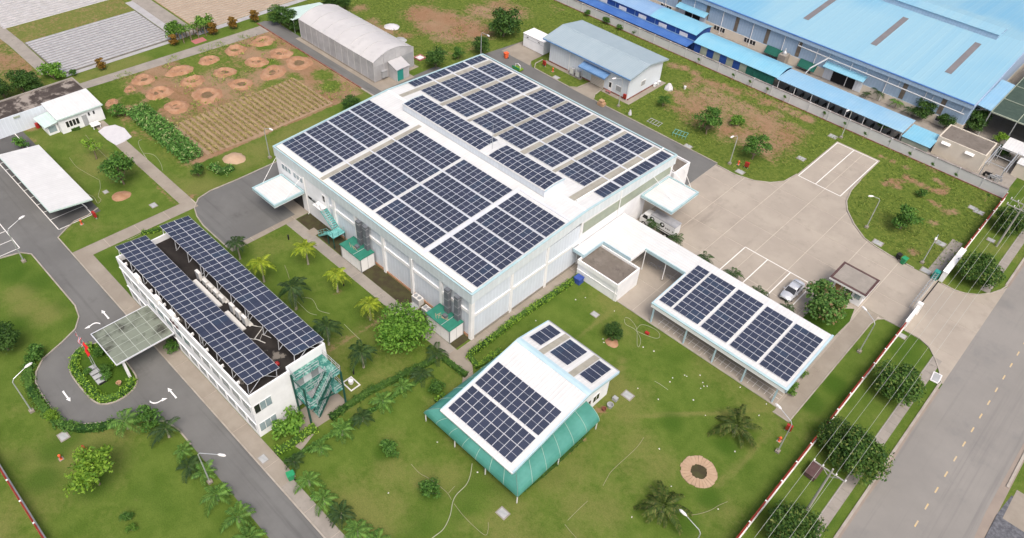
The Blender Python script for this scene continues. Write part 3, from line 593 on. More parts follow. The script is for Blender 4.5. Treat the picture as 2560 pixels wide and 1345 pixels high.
# asphalt ring road round the hall, forecourt, road to the greenhouse
ring = [(-94.4, 41.0), (-94.6, 36.4), (-94.1, 34.2), (-92.6, 32.6), (-90.5, 31.9), (-88.0, 31.5), (-81.2, 31.5), (-81.2, 44.5), (-87.3, 44.6), (-87.3, 88.2), (-44.5, 88.2), (-44.5, 102.6), (-88.3, 103.1), (-90.0, 104.5), (-90.2, 109.5), (-97.0, 109.5), (-98.6, 98.0), (-98.8, 89.5), (-101.0, 88.8), (-101.0, 75.7), (-137.4, 76.2), (-139.0, 74.5), (-139.0, 73.0), (-101.0, 72.9), (-94.4, 72.9)]
sheet('asphalt_road', ring, 0.010, 'asphalt')
sheet('concrete_apron', [(-97.0, 103.3), (-88.9, 103.2), (-90.0, 104.8), (-90.0, 110.2), (-97.0, 110.2)], 0.018, 'concrete')
sheet('concrete_apron', [(-78.2, 102.7), (-77.0, 103.6), (-76.6, 107.2), (-73.3, 107.2), (-73.0, 104.3), (-72.0, 102.6)], 0.018, 'concrete')
kerb([(-44.5, 102.6), (-72.0, 102.7), (-73.0, 104.3), (-73.4, 107.1)]); kerb([(-76.6, 107.1), (-77.0, 103.8), (-78.2, 102.8), (-87.6, 103.1), (-88.7, 104.6), (-88.9, 107.0)])
kerb([(-94.45, 72.5), (-94.45, 41.0), (-94.7, 36.4), (-94.2, 34.2), (-92.6, 32.6), (-90.5, 31.85), (-88.0, 31.45), (-81.2, 31.45)])
kerb([(-103.8, 72.75), (-138.9, 72.75)], 0.2, 0.14, m='clay_red'); kerb([(-94.4, 72.75), (-103.8, 72.75)], 0.3, 0.1)
sheet('greenhouse_plinth', [(-128.2, 74.9), (-100.6, 74.9), (-100.6, 83.0), (-103.0, 83.0), (-103.0, 86.2), (-128.2, 86.2)], 0.016, 'concrete')
# footpaths round the hall and the lawn
for nm, poly, dx, dy, m in (('footpath', rect(-124.2, -94.9, 31.5, 33.4), 4.0, 4, 'concrete'), ('footpath', rect(-94.9, -92.6, 15.3, 33.4), 4, 4.5, 'concrete'), ('footpath', rect(-92.6, -44.0, 15.3, 17.3), 6.5, 4, 'concrete'), ('footpath', rect(-44.0, -20.0, 15.3, 16.9), 4.2, 4, 'old_concrete'),
                            ('footpath', rect(-81.2, -80.2, 31.5, 42.6), 4, 3.5, 'concrete'), ('footpath', rect(-80.2, -45.2, 40.4, 42.05), 5.2, 4, 'old_concrete'), ('footpath', rect(-44.9, -43.5, 42.0, 64.0), 4, 5.0, 'concrete'), ('footpath', [(-45.2, 40.4), (-42.0, 40.4), (-40.6, 38.8), (-39.6, 39.9), (-42.2, 42.05), (-45.2, 42.05)], 4, 5, 'concrete'), ('landing', rect(-76.8, -75.2, 41.6, 42.9), 3, 3, 'concrete')):
    r_ = struct(nm, MB().flat(poly, 0.006), 'joint'); slabs(r_, poly, dx, dy, 0.03, m, 'concrete_slab', 0.05, poly[0][0], poly[0][1] - 0.01)
sheet('soil_bed', [(-80.1, 42.15), (-76.9, 42.1), (-75.0, 42.2), (-64.3, 42.1), (-64.3, 44.5), (-80.1, 44.5)], 0.012, 'soil_bed'); sheet('soil_bed', rect(-64.3, -55.2, 42.1, 44.5), 0.016, 'soil_bed'); sheet('soil_bed', rect(-55.2, -45.2, 42.1, 44.5), 0.020, 'soil_bed')
sheet('entrance_slab', rect(-84.6, -80.2, 42.6, 44.5), 0.024, 'concrete')
# drive, parking court and turning loop
drive = [(-99.4, 15.25), (-20, 15.25), (-20, 11.35), (-55.4, 11.35), (-58.3, 11.35), (-60.2, 10.8), (-62.4, 8.9), (-64.4, 6.4), (-66.3, 3.9), (-67.6, 3.0), (-69.2, 2.75), (-71.2, 2.6), (-73.7, 2.65), (-75.6, 2.85), (-77.1, 3.5), (-78.6, 4.9), (-79.7, 7.7), (-80.7, 9.7), (-82.4, 10.9), (-84.7, 11.4), (-98.3, 11.35), (-99.6, 10.4), (-100.3, 7.9), (-160, 7.9), (-160, 22.3), (-102.0, 22.3), (-101.4, 20.5), (-101.4, 18.6), (-100.6, 17.1)]
sheet('asphalt_drive', drive, 0.010, 'asphalt')
sheet('parking_court', rect(-160, -101.1, 16.3, 22.3), 0.015, 'dark_asphalt')
kerb(drive[3:23]); kerb([(-102.0, 22.3), (-101.3, 20.5), (-101.3, 18.6), (-100.5, 17.1), (-99.3, 15.35), (-20, 15.3)])
lines('bay_marking', [((-140, 16.15), (-100.9, 16.15)), ((-100.95, 16.1), (-101.1, 21.0)), ((-140, 21.1), (-101.1, 21.1))] + [((-103.9 - 2.35 * i, 16.2), (-103.9 - 2.35 * i, 21.0)) for i in range(9)] + [((-130, 10.7), (-100.7, 10.7)), ((-100.7, 8.0), (-100.7, 10.7)), ((-103.1, 8.0), (-103.1, 10.7)), ((-105.6, 8.0), (-105.6, 10.7))], 0.11, 0.021, 'line_paint')
isl = [(-77.0, 9.6), (-77.2, 8.4), (-76.2, 7.2), (-75.0, 6.55), (-73.9, 6.25), (-71.9, 6.2), (-69.9, 6.25), (-68.0, 6.5), (-67.0, 7.2), (-66.5, 8.6), (-66.8, 10.3), (-67.9, 11.4), (-70.5, 11.7), (-75.2, 11.7), (-76.4, 10.9)]
isl = smooth_line(isl, 3, True)
struct('planted_island', MB().prism(isl, 0.0, 0.09), 'grass_ground'); kerb(isl, 0.16, 0.14, True)
def arrow(c, a, bent=0.0, L=2.0):
    """painted direction arrow: shaft and head"""
    pts = []; n = 6
    cl = [(-L / 2 + (L - 0.55) * i / n, bent * ((i / n) - 0.5) ** 2 * 4 * 0.35) for i in range(n + 1)]
    up = [(x, y + 0.09 + (0.05 if i == 0 else 0)) for i, (x, y) in enumerate(cl)]; dn = [(x, y - 0.09) for x, y in cl]
    ex, ey = cl[-1]; head = [(ex, ey + 0.24), (ex + 0.6, ey + bent * 0.15), (ex, ey - 0.24)]
    poly = up + head + dn[::-1]; ca, sa = math.cos(a), math.sin(a)
    struct('arrow_marking', MB().flat([(c[0] + ca * x - sa * y, c[1] + sa * x + ca * y) for x, y in poly], 0.016), 'arrow_paint')
arrow((-80.61,13.45), math.pi); arrow((-63.3,13.36), math.pi); arrow((-71.23,4.52), 0.0)
arrow((-80.15,11.57), math.radians(250), 1.0, 1.8); arrow((-63.14,11.51), math.radians(55), 1.0, 1.9)
# works yard behind the boundary wall
sheet('works_yard', [(-100, 130.9), (-6.3, 130.9), (-6.3, 330), (-100, 330)], 0.006, 'old_concrete')
# mulched beds, dry beds and the path beside them
sheet('field_path', [(-175, 31.6), (-168.2, 31.6), (-161, 32.0), (-146, 32.0), (-146, 34.2), (-161, 34.4), (-175, 34.0)], 0.012, 'old_concrete')
sheet('field_path', [(-138.6, 34.0), (-136.2, 34.0), (-134.2, 72.6), (-137.6, 72.6)], 0.014, 'old_concrete')
sheet('field_path', rect(-176, -142.8, 58.6, 61.8), 0.012, 'old_concrete'); sheet('field_strip', rect(-165, -142.8, 57.0, 58.6), 0.010, 'mulch_film_pale')

# ---------------------------------------------------------------- solar arrays
def panel_mesh(name, w, l):
    mb = MB(); mb.cur = 0; mb.box(-w / 2, w / 2, -l / 2, l / 2, -0.02, 0.02); mb.cur = 1
    b = 0.026
    for a0, a1 in ((-l / 2 + b, -0.013), (0.013, l / 2 - b)):
        mb.quad((-w / 2 + b, a0, 0.024), (w / 2 - b, a0, 0.024), (w / 2 - b, a1, 0.024), (-w / 2 + b, a1, 0.024))
    return mb.mesh(name, ['frame_alu', 'solar_cells'])
PANEL = panel_mesh('solar_panel', 0.975, 1.93)
RAILS = {}
def solar_array(label, group, x0, y0, z0, nx, ny, tilt, pw=0.995, pl=1.955, turned=False, lift=0.09, legs=None):
    """nx by ny panels; origin at the low-x low-y corner, tilted about x; turned: long side along x"""
    root = thing('solar_array', label, 'solar array', (x0, y0, z0), group)
    root.rotation_euler = (tilt, 0, 0)
    dx, dy = (pl, pw) if turned else (pw, pl)
    key = (nx, ny, turned, dx, dy)
    if key not in RAILS:
        mb = MB()
        if turned:
            for i in range(nx):
                for q in (0.25, 0.75): mb.box((i + q) * dx - 0.025, (i + q) * dx + 0.025, 0, ny * dy, 0, 0.05)
        else:
            for j in range(ny):
                for q in (0.25, 0.75): mb.box(0, nx * dx, (j + q) * dy - 0.025, (j + q) * dy + 0.025, 0, 0.05)
        RAILS[key] = mb.mesh('mounting_rails', 'frame_alu')
    r = bpy.data.objects.new('mounting_rails', RAILS[key]); C.objects.link(r); r.parent = root
    for i in range(nx):
        for j in range(ny):
            o = bpy.data.objects.new('solar_panel', PANEL); C.objects.link(o); o.parent = root
            o.location = ((i + .5) * dx, (j + .5) * dy, lift)
            if turned: o.rotation_euler = (0, 0, math.pi / 2)
    return root
# ---------------------------------------------------------------- the large hall
HX0, HX1, HY0, HY1, EZ, RY, RZ = -87.25, -44.9, 44.45, 88.0, 8.27, 66.2, 9.4
SLP = (RZ - EZ) / (RY - HY0); TF = math.atan(SLP)
def fz(y): return EZ + (y - HY0) * SLP
def bz(y): return RZ - (y - RY) * SLP
hall = thing('factory_hall', 'large white hall with low gabled roof covered in dark solar panels', 'hall', ((HX0 + HX1) / 2, RY))
rf = MB().slab([(HX0, HY0 + .35, fz(HY0 + .35)), (HX1, HY0 + .35, fz(HY0 + .35)), (HX1, RY, RZ), (HX0, RY, RZ)], 0.12).slab([(HX0, RY, RZ), (HX1, RY, RZ), (HX1, HY1 - .2, bz(HY1 - .2)), (HX0, HY1 - .2, bz(HY1 - .2))], 0.12).build('roof', 'white_roof', hall)
MB().slab([(HX0 + .3, HY0 + .36, fz(HY0 + .36) + .02), (HX1 - .3, HY0 + .36, fz(HY0 + .36) + .02), (HX1 - .3, HY0 + 1.15, fz(HY0 + 1.15) + .02), (HX0 + .3, HY0 + 1.15, fz(HY0 + 1.15) + .02)], 0.015).build('eave_sheet', 'cream_sheet', rf)
MB().slab([(HX0 + .2, RY - .25, fz(RY - .25) + .03), (HX1 - .2, RY - .25, fz(RY - .25) + .03), (HX1 - .2, RY, RZ + .045), (HX0 + .2, RY, RZ + .045)], .02).slab([(HX0 + .2, RY, RZ + .045), (HX1 - .2, RY, RZ + .045), (HX1 - .2, RY + .25, bz(RY + .25) + .03), (HX0 + .2, RY + .25, bz(RY + .25) + .03)], .02).build('ridge_cap', 'white_paint', rf)
for xa, xb, ya, yb in ((-84.95, -84.0, 66.6, 87.4), (-78.75, -77.95, 69.6, 87.4), (-72.45, -71.75, 69.6, 87.4), (-66.72, -66.1, 69.6, 87.4), (-60.9, -59.95, 69.6, 87.4), (-54.5, -53.85, 69.6, 87.4), (-48.65, -47.55, 66.7, 87.4)):
    MB().slab([(xa, ya, bz(ya) + .022), (xb, ya, bz(ya) + .022), (xb, yb, bz(yb) + .022), (xa, yb, bz(yb) + .022)], .015).build('skylight_strip', 'skylight_sheet', rf)
MB().slab([(-76.35, 44.9, fz(44.9) + .05), (-75.6, 44.9, fz(44.9) + .05), (-75.6, 63.4, fz(63.4) + .024), (-76.35, 63.4, fz(63.4) + .024)], .02).build('skylight_strip', 'skylight_sheet', rf)
for x in (-54.62,): MB().slab([(x - .3, 45.0, fz(45.) + .09), (x + .3, 45.0, fz(45.) + .09), (x + .3, 63.2, fz(63.2) + .09), (x - .3, 63.2, fz(63.2) + .09)], .09).build('cable_tray', 'frame_alu', hall)
MB().slab([(-54.3, 62.9, fz(62.9) + .09), (-45.3, 62.9, fz(62.9) + .09), (-45.3, 63.3, fz(63.3) + .09), (-54.3, 63.3, fz(63.3) + .09)], .08).build('cable_tray', 'frame_alu', hall)
for i in range(3):
    y = 45.72 + 4.19 * (i + 1) - 0.135
    MB().slab([(-87.0, y - .09, fz(y) + .1), (-45.2, y - .09, fz(y) + .1), (-45.2, y + .09, fz(y) + .11), (-87.0, y + .09, fz(y) + .11)], .07).build('cable_tray', 'frame_alu', hall)
    y = 70.3 + 4.32 * (i + 1) - 0.21
    MB().slab([(-87.0, y - .13, bz(y) + .11), (-45.2, y - .13, bz(y) + .11), (-45.2, y + .13, bz(y) + .1), (-87.0, y + .13, bz(y) + .1)], .07).build('cable_tray', 'frame_alu', hall)
MB().tube([(-47.3, 66.8, bz(66.8) + .16), (-47.3, 87.9, bz(87.9) + .2), (-47.3, 88.3, 8.0)], .11).build('roof_pipe', 'white_paint', hall)
MB().tube([(-44.85, 74.0, 9.1), (-44.75, 74.0, 8.6), (-44.75, 74.0, 4.2)], .08).build('downpipe', 'white_paint', hall)
# fascia bands with their teal coping
MB().box(HX0, HX1, HY0 - .06, HY0 + .05, 6.75, EZ + .1).build('fascia', 'fascia', hall); MB().box(HX0, HX1, HY0 - .1, HY0 + .12, EZ + .1, EZ + .16).build('coping', 'teal_trim', hall)
MB().box(HX0 + .3, HX1 - .3, HY0 + .12, HY0 + .36, EZ - .15, EZ - .08).build('gutter', 'grey_steel', hall)
MB().box(HX0, HX1, HY1 - .05, HY1 + .06, 6.75, EZ + .12).build('fascia', 'fascia', hall); MB().box(HX0, HX1, HY1 - .12, HY1 + .1, EZ + .12, EZ + .18).build('coping', 'teal_trim', hall)
for x0, x1, sx in ((HX0 - .08, HX0 + .02, -1), (HX1 - .02, HX1 + .08, 1)):
    for ya, za, yb, zb in ((HY0 - .06, EZ, RY, RZ), (RY, RZ, HY1 + .06, EZ)):
        MB().hexa([(x0, ya, za - 1.5), (x1, ya, za - 1.5), (x1, yb, zb - 1.5), (x0, yb, zb - 1.5)], [(x0, ya, za + .08), (x1, ya, za + .08), (x1, yb, zb + .08), (x0, yb, zb + .08)]).build('fascia', 'fascia_y', hall)
        xa, xb = (x0 - .06, x1 + .16) if sx < 0 else (x0 - .18, x1 + .06)
        MB().hexa([(xa, ya, za + .08), (xb, ya, za + .08), (xb, yb, zb + .08), (xa, yb, zb + .08)], [(xa, ya, za + .14), (xb, ya, za + .14), (xb, yb, zb + .14), (xa, yb, zb + .14)]).build('coping', 'teal_trim', hall)
# walls: clad panels between posts, girts
posts = [-73.2, -68.1, -62.2, -56.4, -50.6, -45.15]
MB().box(HX0 + .1, -74.6, HY0 + .02, HY0 + .3, 0, 6.9).build('wall', 'white_wall', hall)
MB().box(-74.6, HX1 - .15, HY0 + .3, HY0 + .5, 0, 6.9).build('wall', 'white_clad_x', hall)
MB().box(-74.6, HX1 - .15, HY0 + .1, HY0 + .35, 0, 0.28).build('plinth', 'orange_soil', hall)
for x in posts: MB().box(x - .24, x + .24, HY0 + .0, HY0 + .32, 0, 6.8).build('wall_post', 'white_paint', hall)
for a, b in zip([-74.6] + posts, posts): MB().box(a + .24, b - .24, HY0 + .12, HY0 + .32, 4.35, 4.85).build('girt', 'white_paint', hall)
for x in (-56.0, -79.9): MB().tube([(x, HY0 - .12, 6.8), (x, HY0 - .12, 0.2), (x + .05, HY0 - .35, 0.1)], .085).build('downpipe', 'white_paint', hall)
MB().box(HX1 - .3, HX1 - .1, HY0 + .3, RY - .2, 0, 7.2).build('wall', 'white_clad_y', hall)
MB().box(HX1 - .3, HX1 - .04, RY - .2, HY1 - .2, 0, 8.0).build('wall', 'white_wall', hall)
MB().box(HX1 - .3, HX1 - .02, HY0 + .3, RY - .2, 0, 0.35).build('plinth', 'old_concrete', hall)
for y in (44.75, 51.7, 58.6, 65.6): MB().box(HX1 - .12, HX1 + .06, y - .22, y + .22, 0, 7.3 + (y - HY0) * .04).build('wall_post', 'white_paint', hall)
for a, b in ((44.97, 51.48), (51.92, 58.38), (58.82, 65.38)): MB().box(HX1 - .12, HX1 + .02, a, b, 4.0, 4.45).build('girt', 'white_paint', hall)
MB().hexa([(HX1 - .05, 66.0, 5.5), (HX1 + .0, 66.0, 5.5), (HX1 + .0, 87.2, 5.3), (HX1 - .05, 87.2, 5.3)], [(HX1 - .05, 66.0, 7.35), (HX1 + .0, 66.0, 7.35), (HX1 + .0, 87.2, 6.75), (HX1 - .05, 87.2, 6.75)]).build('louver_band', 'louver', hall)
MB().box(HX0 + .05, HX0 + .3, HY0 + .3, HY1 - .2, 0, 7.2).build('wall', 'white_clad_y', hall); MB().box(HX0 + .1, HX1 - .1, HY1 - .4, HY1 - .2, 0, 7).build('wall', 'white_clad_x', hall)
MB().box(HX1 - .08, HX1 + .0, 81.4, 86.2, 0.02, 4.0).build('loading_door', 'cream_wall', hall)
for k in range(2):
    for i in range(3):
        x = -85.75 + k * 2.95 + i * 0.8
        w = MB().box(x, x + .74, HY0 - .02, HY0 + .04, 5.25, 6.2).build('window', 'white_paint', hall); MB().box(x + .05, x + .69, HY0 - .035, HY0 - .018, 5.31, 6.14).build('pane', 'glass_pane', w)
MB().box(-79.65, -77.5, HY0 - .02, HY0 + .04, 3.1, 3.55).build('window', 'dark_glass', hall)
d = MB().box(-75.75, -75.0, HY0 - .03, HY0 + .04, 4.15, 6.1).build('door', 'white_paint', hall); MB().box(-75.6, -75.12, HY0 - .05, HY0 - .028, 4.9, 5.9).build('pane', 'dark_glass', d)
MB().box(-84.3, -81.4, HY0 - .04, HY0 + .03, 0.03, 3.1).build('entrance_doors', 'dark_glass', hall)
# roof monitor on the ridge
MX0, MX1, MY0, MY1 = -81.0, -51.05, 64.25, 68.5
mon = MB(); prof = [(MY0 - .05 + (MY1 - MY0 + .1) * i / 10, 10.32 + 0.18 * math.sin(math.pi * i / 10)) for i in range(11)]
mroot = MB().box(MX0, MX1, MY0, MY0 + .12, 9.2, 10.34).box(MX0, MX1, MY1 - .12, MY1, 9.2, 10.34).box(MX0, MX0 + .12, MY0 + .12, MY1 - .12, 9.2, 10.36).box(MX1 - .12, MX1, MY0 + .12, MY1 - .12, 9.2, 10.36).build('roof_monitor', 'white_clad_x', hall)
for (ya, za), (yb, zb) in zip(prof[:-1], prof[1:]): mon.slab([(MX0 - .1, ya, za + .06), (MX1 + .1, ya, za + .06), (MX1 + .1, yb, zb + .06), (MX0 - .1, yb, zb + .06)], .05)
mon.build('monitor_roof', 'white_roof', mroot)
for x in (MX0 - .12, MX1 + .06):
    e = MB()
    for (ya, za), (yb, zb) in zip(prof[:-1], prof[1:]): e.slab([(x, ya, za + .1), (x + .06, ya, za + .1), (x + .06, yb, zb + .1), (x, yb, zb + .1)], .18)
    e.build('edge_trim', 'blue_trim', mroot)
MB().box(MX0 - .05, MX1 + .05, MY0 - .06, MY0 - .005, 9.25, 9.33).build('flashing', 'grey_steel', mroot)
a = thing('lightning_mast', 'thin lattice lightning mast standing on the hall roof ridge', 'mast', (-62.85, 65.9, 10.3))
MB().tube([(-62.85, 65.9, 10.4), (-62.85, 65.9, 14.6)], [.05, .02], 5).build('pole', 'steel', a); MB().tube([(-62.85, 65.9, 12.8), (-61.9, 64.9, 10.2)], .015, 4).tube([(-62.85, 65.9, 12.8), (-62.2, 67.4, 10.2)], .015, 4).tube([(-62.85, 65.9, 12.8), (-63.9, 66.3, 10.35)], .015, 4).build('guy_wire', 'steel', a)
# entrance canopies of the hall
def canopy(label, x0, x1, y0, y1, z, group, rods):
    t = thing('entrance_canopy', label, 'canopy', ((x0 + x1) / 2, (y0 + y1) / 2, z), group)
    MB().box(x0 + .25, x1 - .25, y0 + .25, y1 - .25, z - .1, z + .02).build('deck', 'white_roof_y', t)
    for q in ((x0, x1, y0, y0 + .22), (x0, x1, y1 - .22, y1), (x0, x0 + .22, y0 + .22, y1 - .22), (x1 - .22, x1, y0 + .22, y1 - .22)):
        b = MB().box(*q, z - .32, z + .12).build('edge_beam', 'teal_trim', t); MB().box(q[0] + .02, q[1] - .02, q[2] + .02, q[3] - .02, z - .42, z - .32).build('soffit_lip', 'white_paint', b)
    for p0, p1 in rods: MB().tube([p0, p1], .035, 5).build('tie_rod', 'white_paint', t)
    return t
canopy('white canopy with teal edge over the asphalt forecourt entrance', -86.1, -80.3, 39.2, 44.32, 4.0, 'entrance canopies of the hall', [((-86.0, 41.0, 4.1), (-86.9, 44.3, 6.6)), ((-80.5, 41.0, 4.1), (-80.4, 44.3, 6.6))])
canopy('white canopy with teal edge over the loading bay and truck', -44.8, -39.2, 79.7, 86.85, 5.0, 'entrance canopies of the hall', [((-41.0, 82.2, 5.1), (-44.8, 82.2, 7.3)), ((-41.5, 86.6, 5.1), (-44.8, 86.6, 7.0))])
an = thing('annex_block', 'small white flat-roofed annex at the back corner of the hall', 'annex', (-45.8, 90.0))
MB().box(-47.6, -44.6, 88.15, 92.6, 0, 4.6).build('wall', 'white_wall', an); MB().box(-47.4, -44.8, 88.35, 92.4, 4.6, 4.63).build('roof', 'flat_roof', an)
for q in ((-47.6, -44.6, 88.15, 88.35), (-47.6, -44.6, 92.4, 92.6), (-47.6, -47.4, 88.35, 92.4), (-44.8, -44.6, 88.35, 92.4)): MB().box(*q, 4.6, 5.0).build('parapet', 'white_wall', an)
MB().tube([(-44.5, 91.0, 4.4), (-43.2, 92.8, 0.1)], .05, 5).build('stay', 'white_paint', an)
# arrays on the hall
FX = [(-86.92, 10), (-75.42, 10), (-64.98, 10), (-54.22, 9)]
roww = ['lowest', 'second', 'third', 'topmost']
for c, (x0, nx) in enumerate(FX):
    for r in range(4):
        y0 = 45.74 + 4.19 * r
        solar_array('hall front-slope solar array, %s column from forecourt end, %s row from the eave' % (ORD[c], roww[r]), 'solar arrays on the hall roof', x0, y0, fz(y0) + .02, nx, 2, TF)
BX = [(-87.05, 2), (-83.8, 5), (-77.78, 5), (-71.65, 5), (-66.0, 5), (-59.75, 5), (-53.7, 5), (-47.05, 2)]
rowb = ['nearest the ridge', 'second from the ridge', 'third from the ridge', 'along the back eave']
for c, (x0, nx) in enumerate(BX):
    for r in range(4):
        y0 = 70.3 + 4.32 * r
        nm = 'small' if nx == 2 else 'broad'
        solar_array('%s rear-slope hall solar array, %s column from greenhouse end, %s' % (nm, ORD[c], rowb[r]), 'solar arrays on the hall roof', x0, y0, bz(y0) + .02, nx, 2, -TF, 0.985 if nx == 5 else 0.9)
for lb, x0, nx in (('long solar array on roof monitor of the hall, nearer the greenhouse', -80.95, 17), ('shorter solar array on roof monitor of the hall, nearer the yard', -62.15, 11)):
    t = solar_array(lb, 'solar arrays on the roof monitor', x0, MY0 + .08, 10.44, nx, 2, 0, 1.005)
    for ch in t.children:
        if ch.name.startswith('solar_panel'):
            near = ch.location.y < 2; ch.rotation_euler.x = math.radians(4.5 if near else -4.5); ch.location.z = 0.10
        else: ch.location.z = 0.02
# ---------------------------------------------------------------- plant cabins against the hall
def cabin(label, x0, x1, ducts, litter):
    t = thing('plant_cabin', label, 'cabin', ((x0 + x1) / 2, 43.3), 'plant cabins beside the hall')
    MB().box(x0 + .06, x1 - .06, 42.1, 44.42, 0.02, 2.42).build('body', 'grey_panel', t)
    n = 5
    for i in range(n): MB().box(x0 + .08 + (x1 - x0 - .16) * i / n, x0 + .01 + (x1 - x0 - .16) * (i + 1) / n, 42.05, 42.1, .12, 2.3).build('wall_panel', 'white_paint', t)
    for i in range(2): MB().box(x1 - .06, x1 - .02, 42.15 + i * 1.15, 43.22 + i * 1.15, .12, 2.3).build('wall_panel', 'white_paint', t)
    for x, y in ((x0 + .02, 42.04), (x1 - .02, 42.04), (x1 - .02, 44.4)): MB().box(x - .05, x + .05, y - .05, y + .05, 0, 2.45).build('corner_post', 'grey_steel', t)
    r = MB().box(x0 - .08, x1 + .08, 41.9, 44.42, 2.45, 2.56).build('roof', 'green_sheet', t)
    MB().box(x0 + (x1 - x0) * .66, x0 + (x1 - x0) * .66 + .06, 41.95, 44.4, 2.56, 2.60).build('seam', 'steel', r)
    for dx in ducts:
        q = MB().box(dx - .36, dx + .36, 43.85, 44.4, 2.56, 6.7).build('duct', 'duct', t)
        for z in (3.6, 5.0, 6.3): MB().box(dx - .385, dx + .385, 43.83, 44.41, z, z + .05).build('flange', 'grey_panel', q)
    MB().box(x0 + 1.9, x0 + 2.5, 43.0, 43.5, 2.56, 2.95).build('vent_box', 'duct', t)
    for i in range(litter):
        a = U(0, 3.1); cx, cy = x0 + U(1.0, 2.6), U(42.4, 43.1)
        MB().bar((cx - .6 * math.cos(a), cy - .35 * math.sin(a), 2.59), (cx + .6 * math.cos(a), cy + .35 * math.sin(a), 2.6), .05).build('loose_batten', 'sand', t)
cabin('white panelled plant cabin with green roof and two ducts, beside the teal stair', -68.75, -64.3, (-66.85, -65.35), 3)
cabin('white panelled plant cabin with green roof, loose battens on top, at hall corner', -50.65, -46.3, (-48.9, -47.1), 7)
for i, (x, y, lb) in enumerate(((-54.6, 43.9, 'larger grey condenser unit with twin fans against the hall wall'), (-52.3, 43.5, 'grey condenser unit next to the cabin at hall corner'))):
    t = thing('condenser_unit', lb, 'air conditioner', (x, y), 'condensers beside the hall')
    s_ = 1.0 - .15 * i
    MB().box(x - .75 * s_, x + .75 * s_, y - .42, y + .42, .1, 1.2 * s_).build('casing', 'ac_white', t); MB().box(x - .68 * s_, x + .68 * s_, y - .44, y - .425, .2, 1.1 * s_).build('grille', 'grey_panel', t)
    for q in (-.36, .36): MB().lathe([(.29, 1.2 * s_ + .001), (.29, 1.2 * s_ + .04), (.0, 1.2 * s_ + .03)], x + q * s_, y, 12).build('fan_guard', 'grey_steel', t)
    for q in (-.6, .6): MB().box(x + q * s_ - .06, x + q * s_ + .06, y - .4, y + .4, 0, .1).build('foot', 'grey_steel', t)
# teal steel stair on the hall wall
st = thing('steel_stair', 'teal steel stair climbing to a door in the hall wall', 'stair', (-74.0, 43.6))
MB().box(-76.9, -74.9, 43.35, 44.4, 4.06, 4.12).build('landing', 'white_paint', st)
n = 10
for i in range(n):
    x = -75.0 + (i + .5) * .27; z = 4.0 - (i + 1) * 2.0 / n
    MB().box(x - .12, x + .12, 43.4, 44.38, z - .03, z).build('tread', 'teal_steel', st)
for y in (43.38, 44.4): MB().bar((-75.05, y, 3.98), (-72.3, y, 1.98), .05, .2).build('stringer', 'teal_steel', st)
MB().box(-72.35, -70.9, 42.3, 44.4, 1.92, 2.0).build('mid_landing', 'teal_steel', st)
for i in range(8):
    x = -72.35 - (i + .5) * .30; z = 2.0 - (i + 1) * 1.9 / 8
    MB().box(x - .13, x + .13, 42.32, 43.25, z - .03, z).build('tread', 'teal_steel', st)
for y in (42.3, 43.27): MB().bar((-72.3, y, 1.98), (-74.8, y, .1), .05, .2).build('stringer', 'teal_steel', st)
for x, y in ((-70.95, 42.35), (-70.95, 44.3), (-72.3, 42.35)): MB().box(x - .05, x + .05, y - .05, y + .05, 0, 1.93).build('leg', 'dark_green_steel', st)
def handrail(pts, parent, m='rail_grey', h=1.0):
    mb = MB()
    for a, b in zip(pts[:-1], pts[1:]):
        for q in (h, h * .55): mb.bar((a[0], a[1], a[2] + q), (b[0], b[1], b[2] + q), .04)
        L = math.dist(a, b); k = max(1, round(L / .9))
        for i in range(k + 1):
            p = [a[d] + (b[d] - a[d]) * i / k for d in range(3)]; mb.bar((p[0], p[1], p[2]), (p[0], p[1], p[2] + h), .035)
    mb.build('handrail', m, parent)
handrail([(-76.85, 43.4, 4.1), (-75.0, 43.4, 4.1), (-72.35, 43.4, 2.0)], st, 'steel'); handrail([(-74.7, 42.3, .1), (-72.3, 42.3, 2.0), (-70.92, 42.3, 2.0), (-70.92, 44.3, 2.0)], st, 'teal_steel')

# ---------------------------------------------------------------- two-storey office block
AX0, AX1, AX2, AY0, AYM, AY1, AZ = -81.0, -50.9, -51.5, 17.35, 22.5, 27.6, 7.4
ad = thing('office_building', 'narrow two-storey white office block with stained flat roof and rooftop solar arrays', 'office', (-66, 22.4))
MB().box(AX0, AX1, AY0, AYM, 0, 6.55).box(AX0, AX2, AYM, AY1, 0, 6.55).build('wall', 'white_wall', ad)
MB().box(AX0 + .2, AX1 - .2, AY0 + .2, AYM, 6.55, 6.58).box(AX0 + .2, AX2 - .2, AYM, AY1 - .2, 6.55, 6.58).build('roof_deck', 'roof_dirt', ad)
for q in ((AX0, AX1, AY0, AY0 + .2), (AX0, AX2, AY1 - .2, AY1), (AX0, AX0 + .2, AY0 + .2, AY1 - .2), (AX1 - .2, AX1, AY0 + .2, AYM), (AX2 - .2, AX2, AYM, AY1 - .2), (AX2, AX1 - .2, AYM - .1, AYM)):
    MB().box(*q, 6.55, AZ).build('parapet', 'white_wall', ad)
for x in (-75.7, -70.7, -67.3): MB().box(x - .55, x + .55, AY0 - .12, AY0 + .42, 6.9, 7.75).build('parapet_block', 'white_paint', ad)
for x in np.arange(-79, -52, 3.2): MB().box(x - .08, x + .08, AY0 + .2, AY0 + .5, 7.1, 7.5).build('lightning_bracket', 'white_paint', ad)
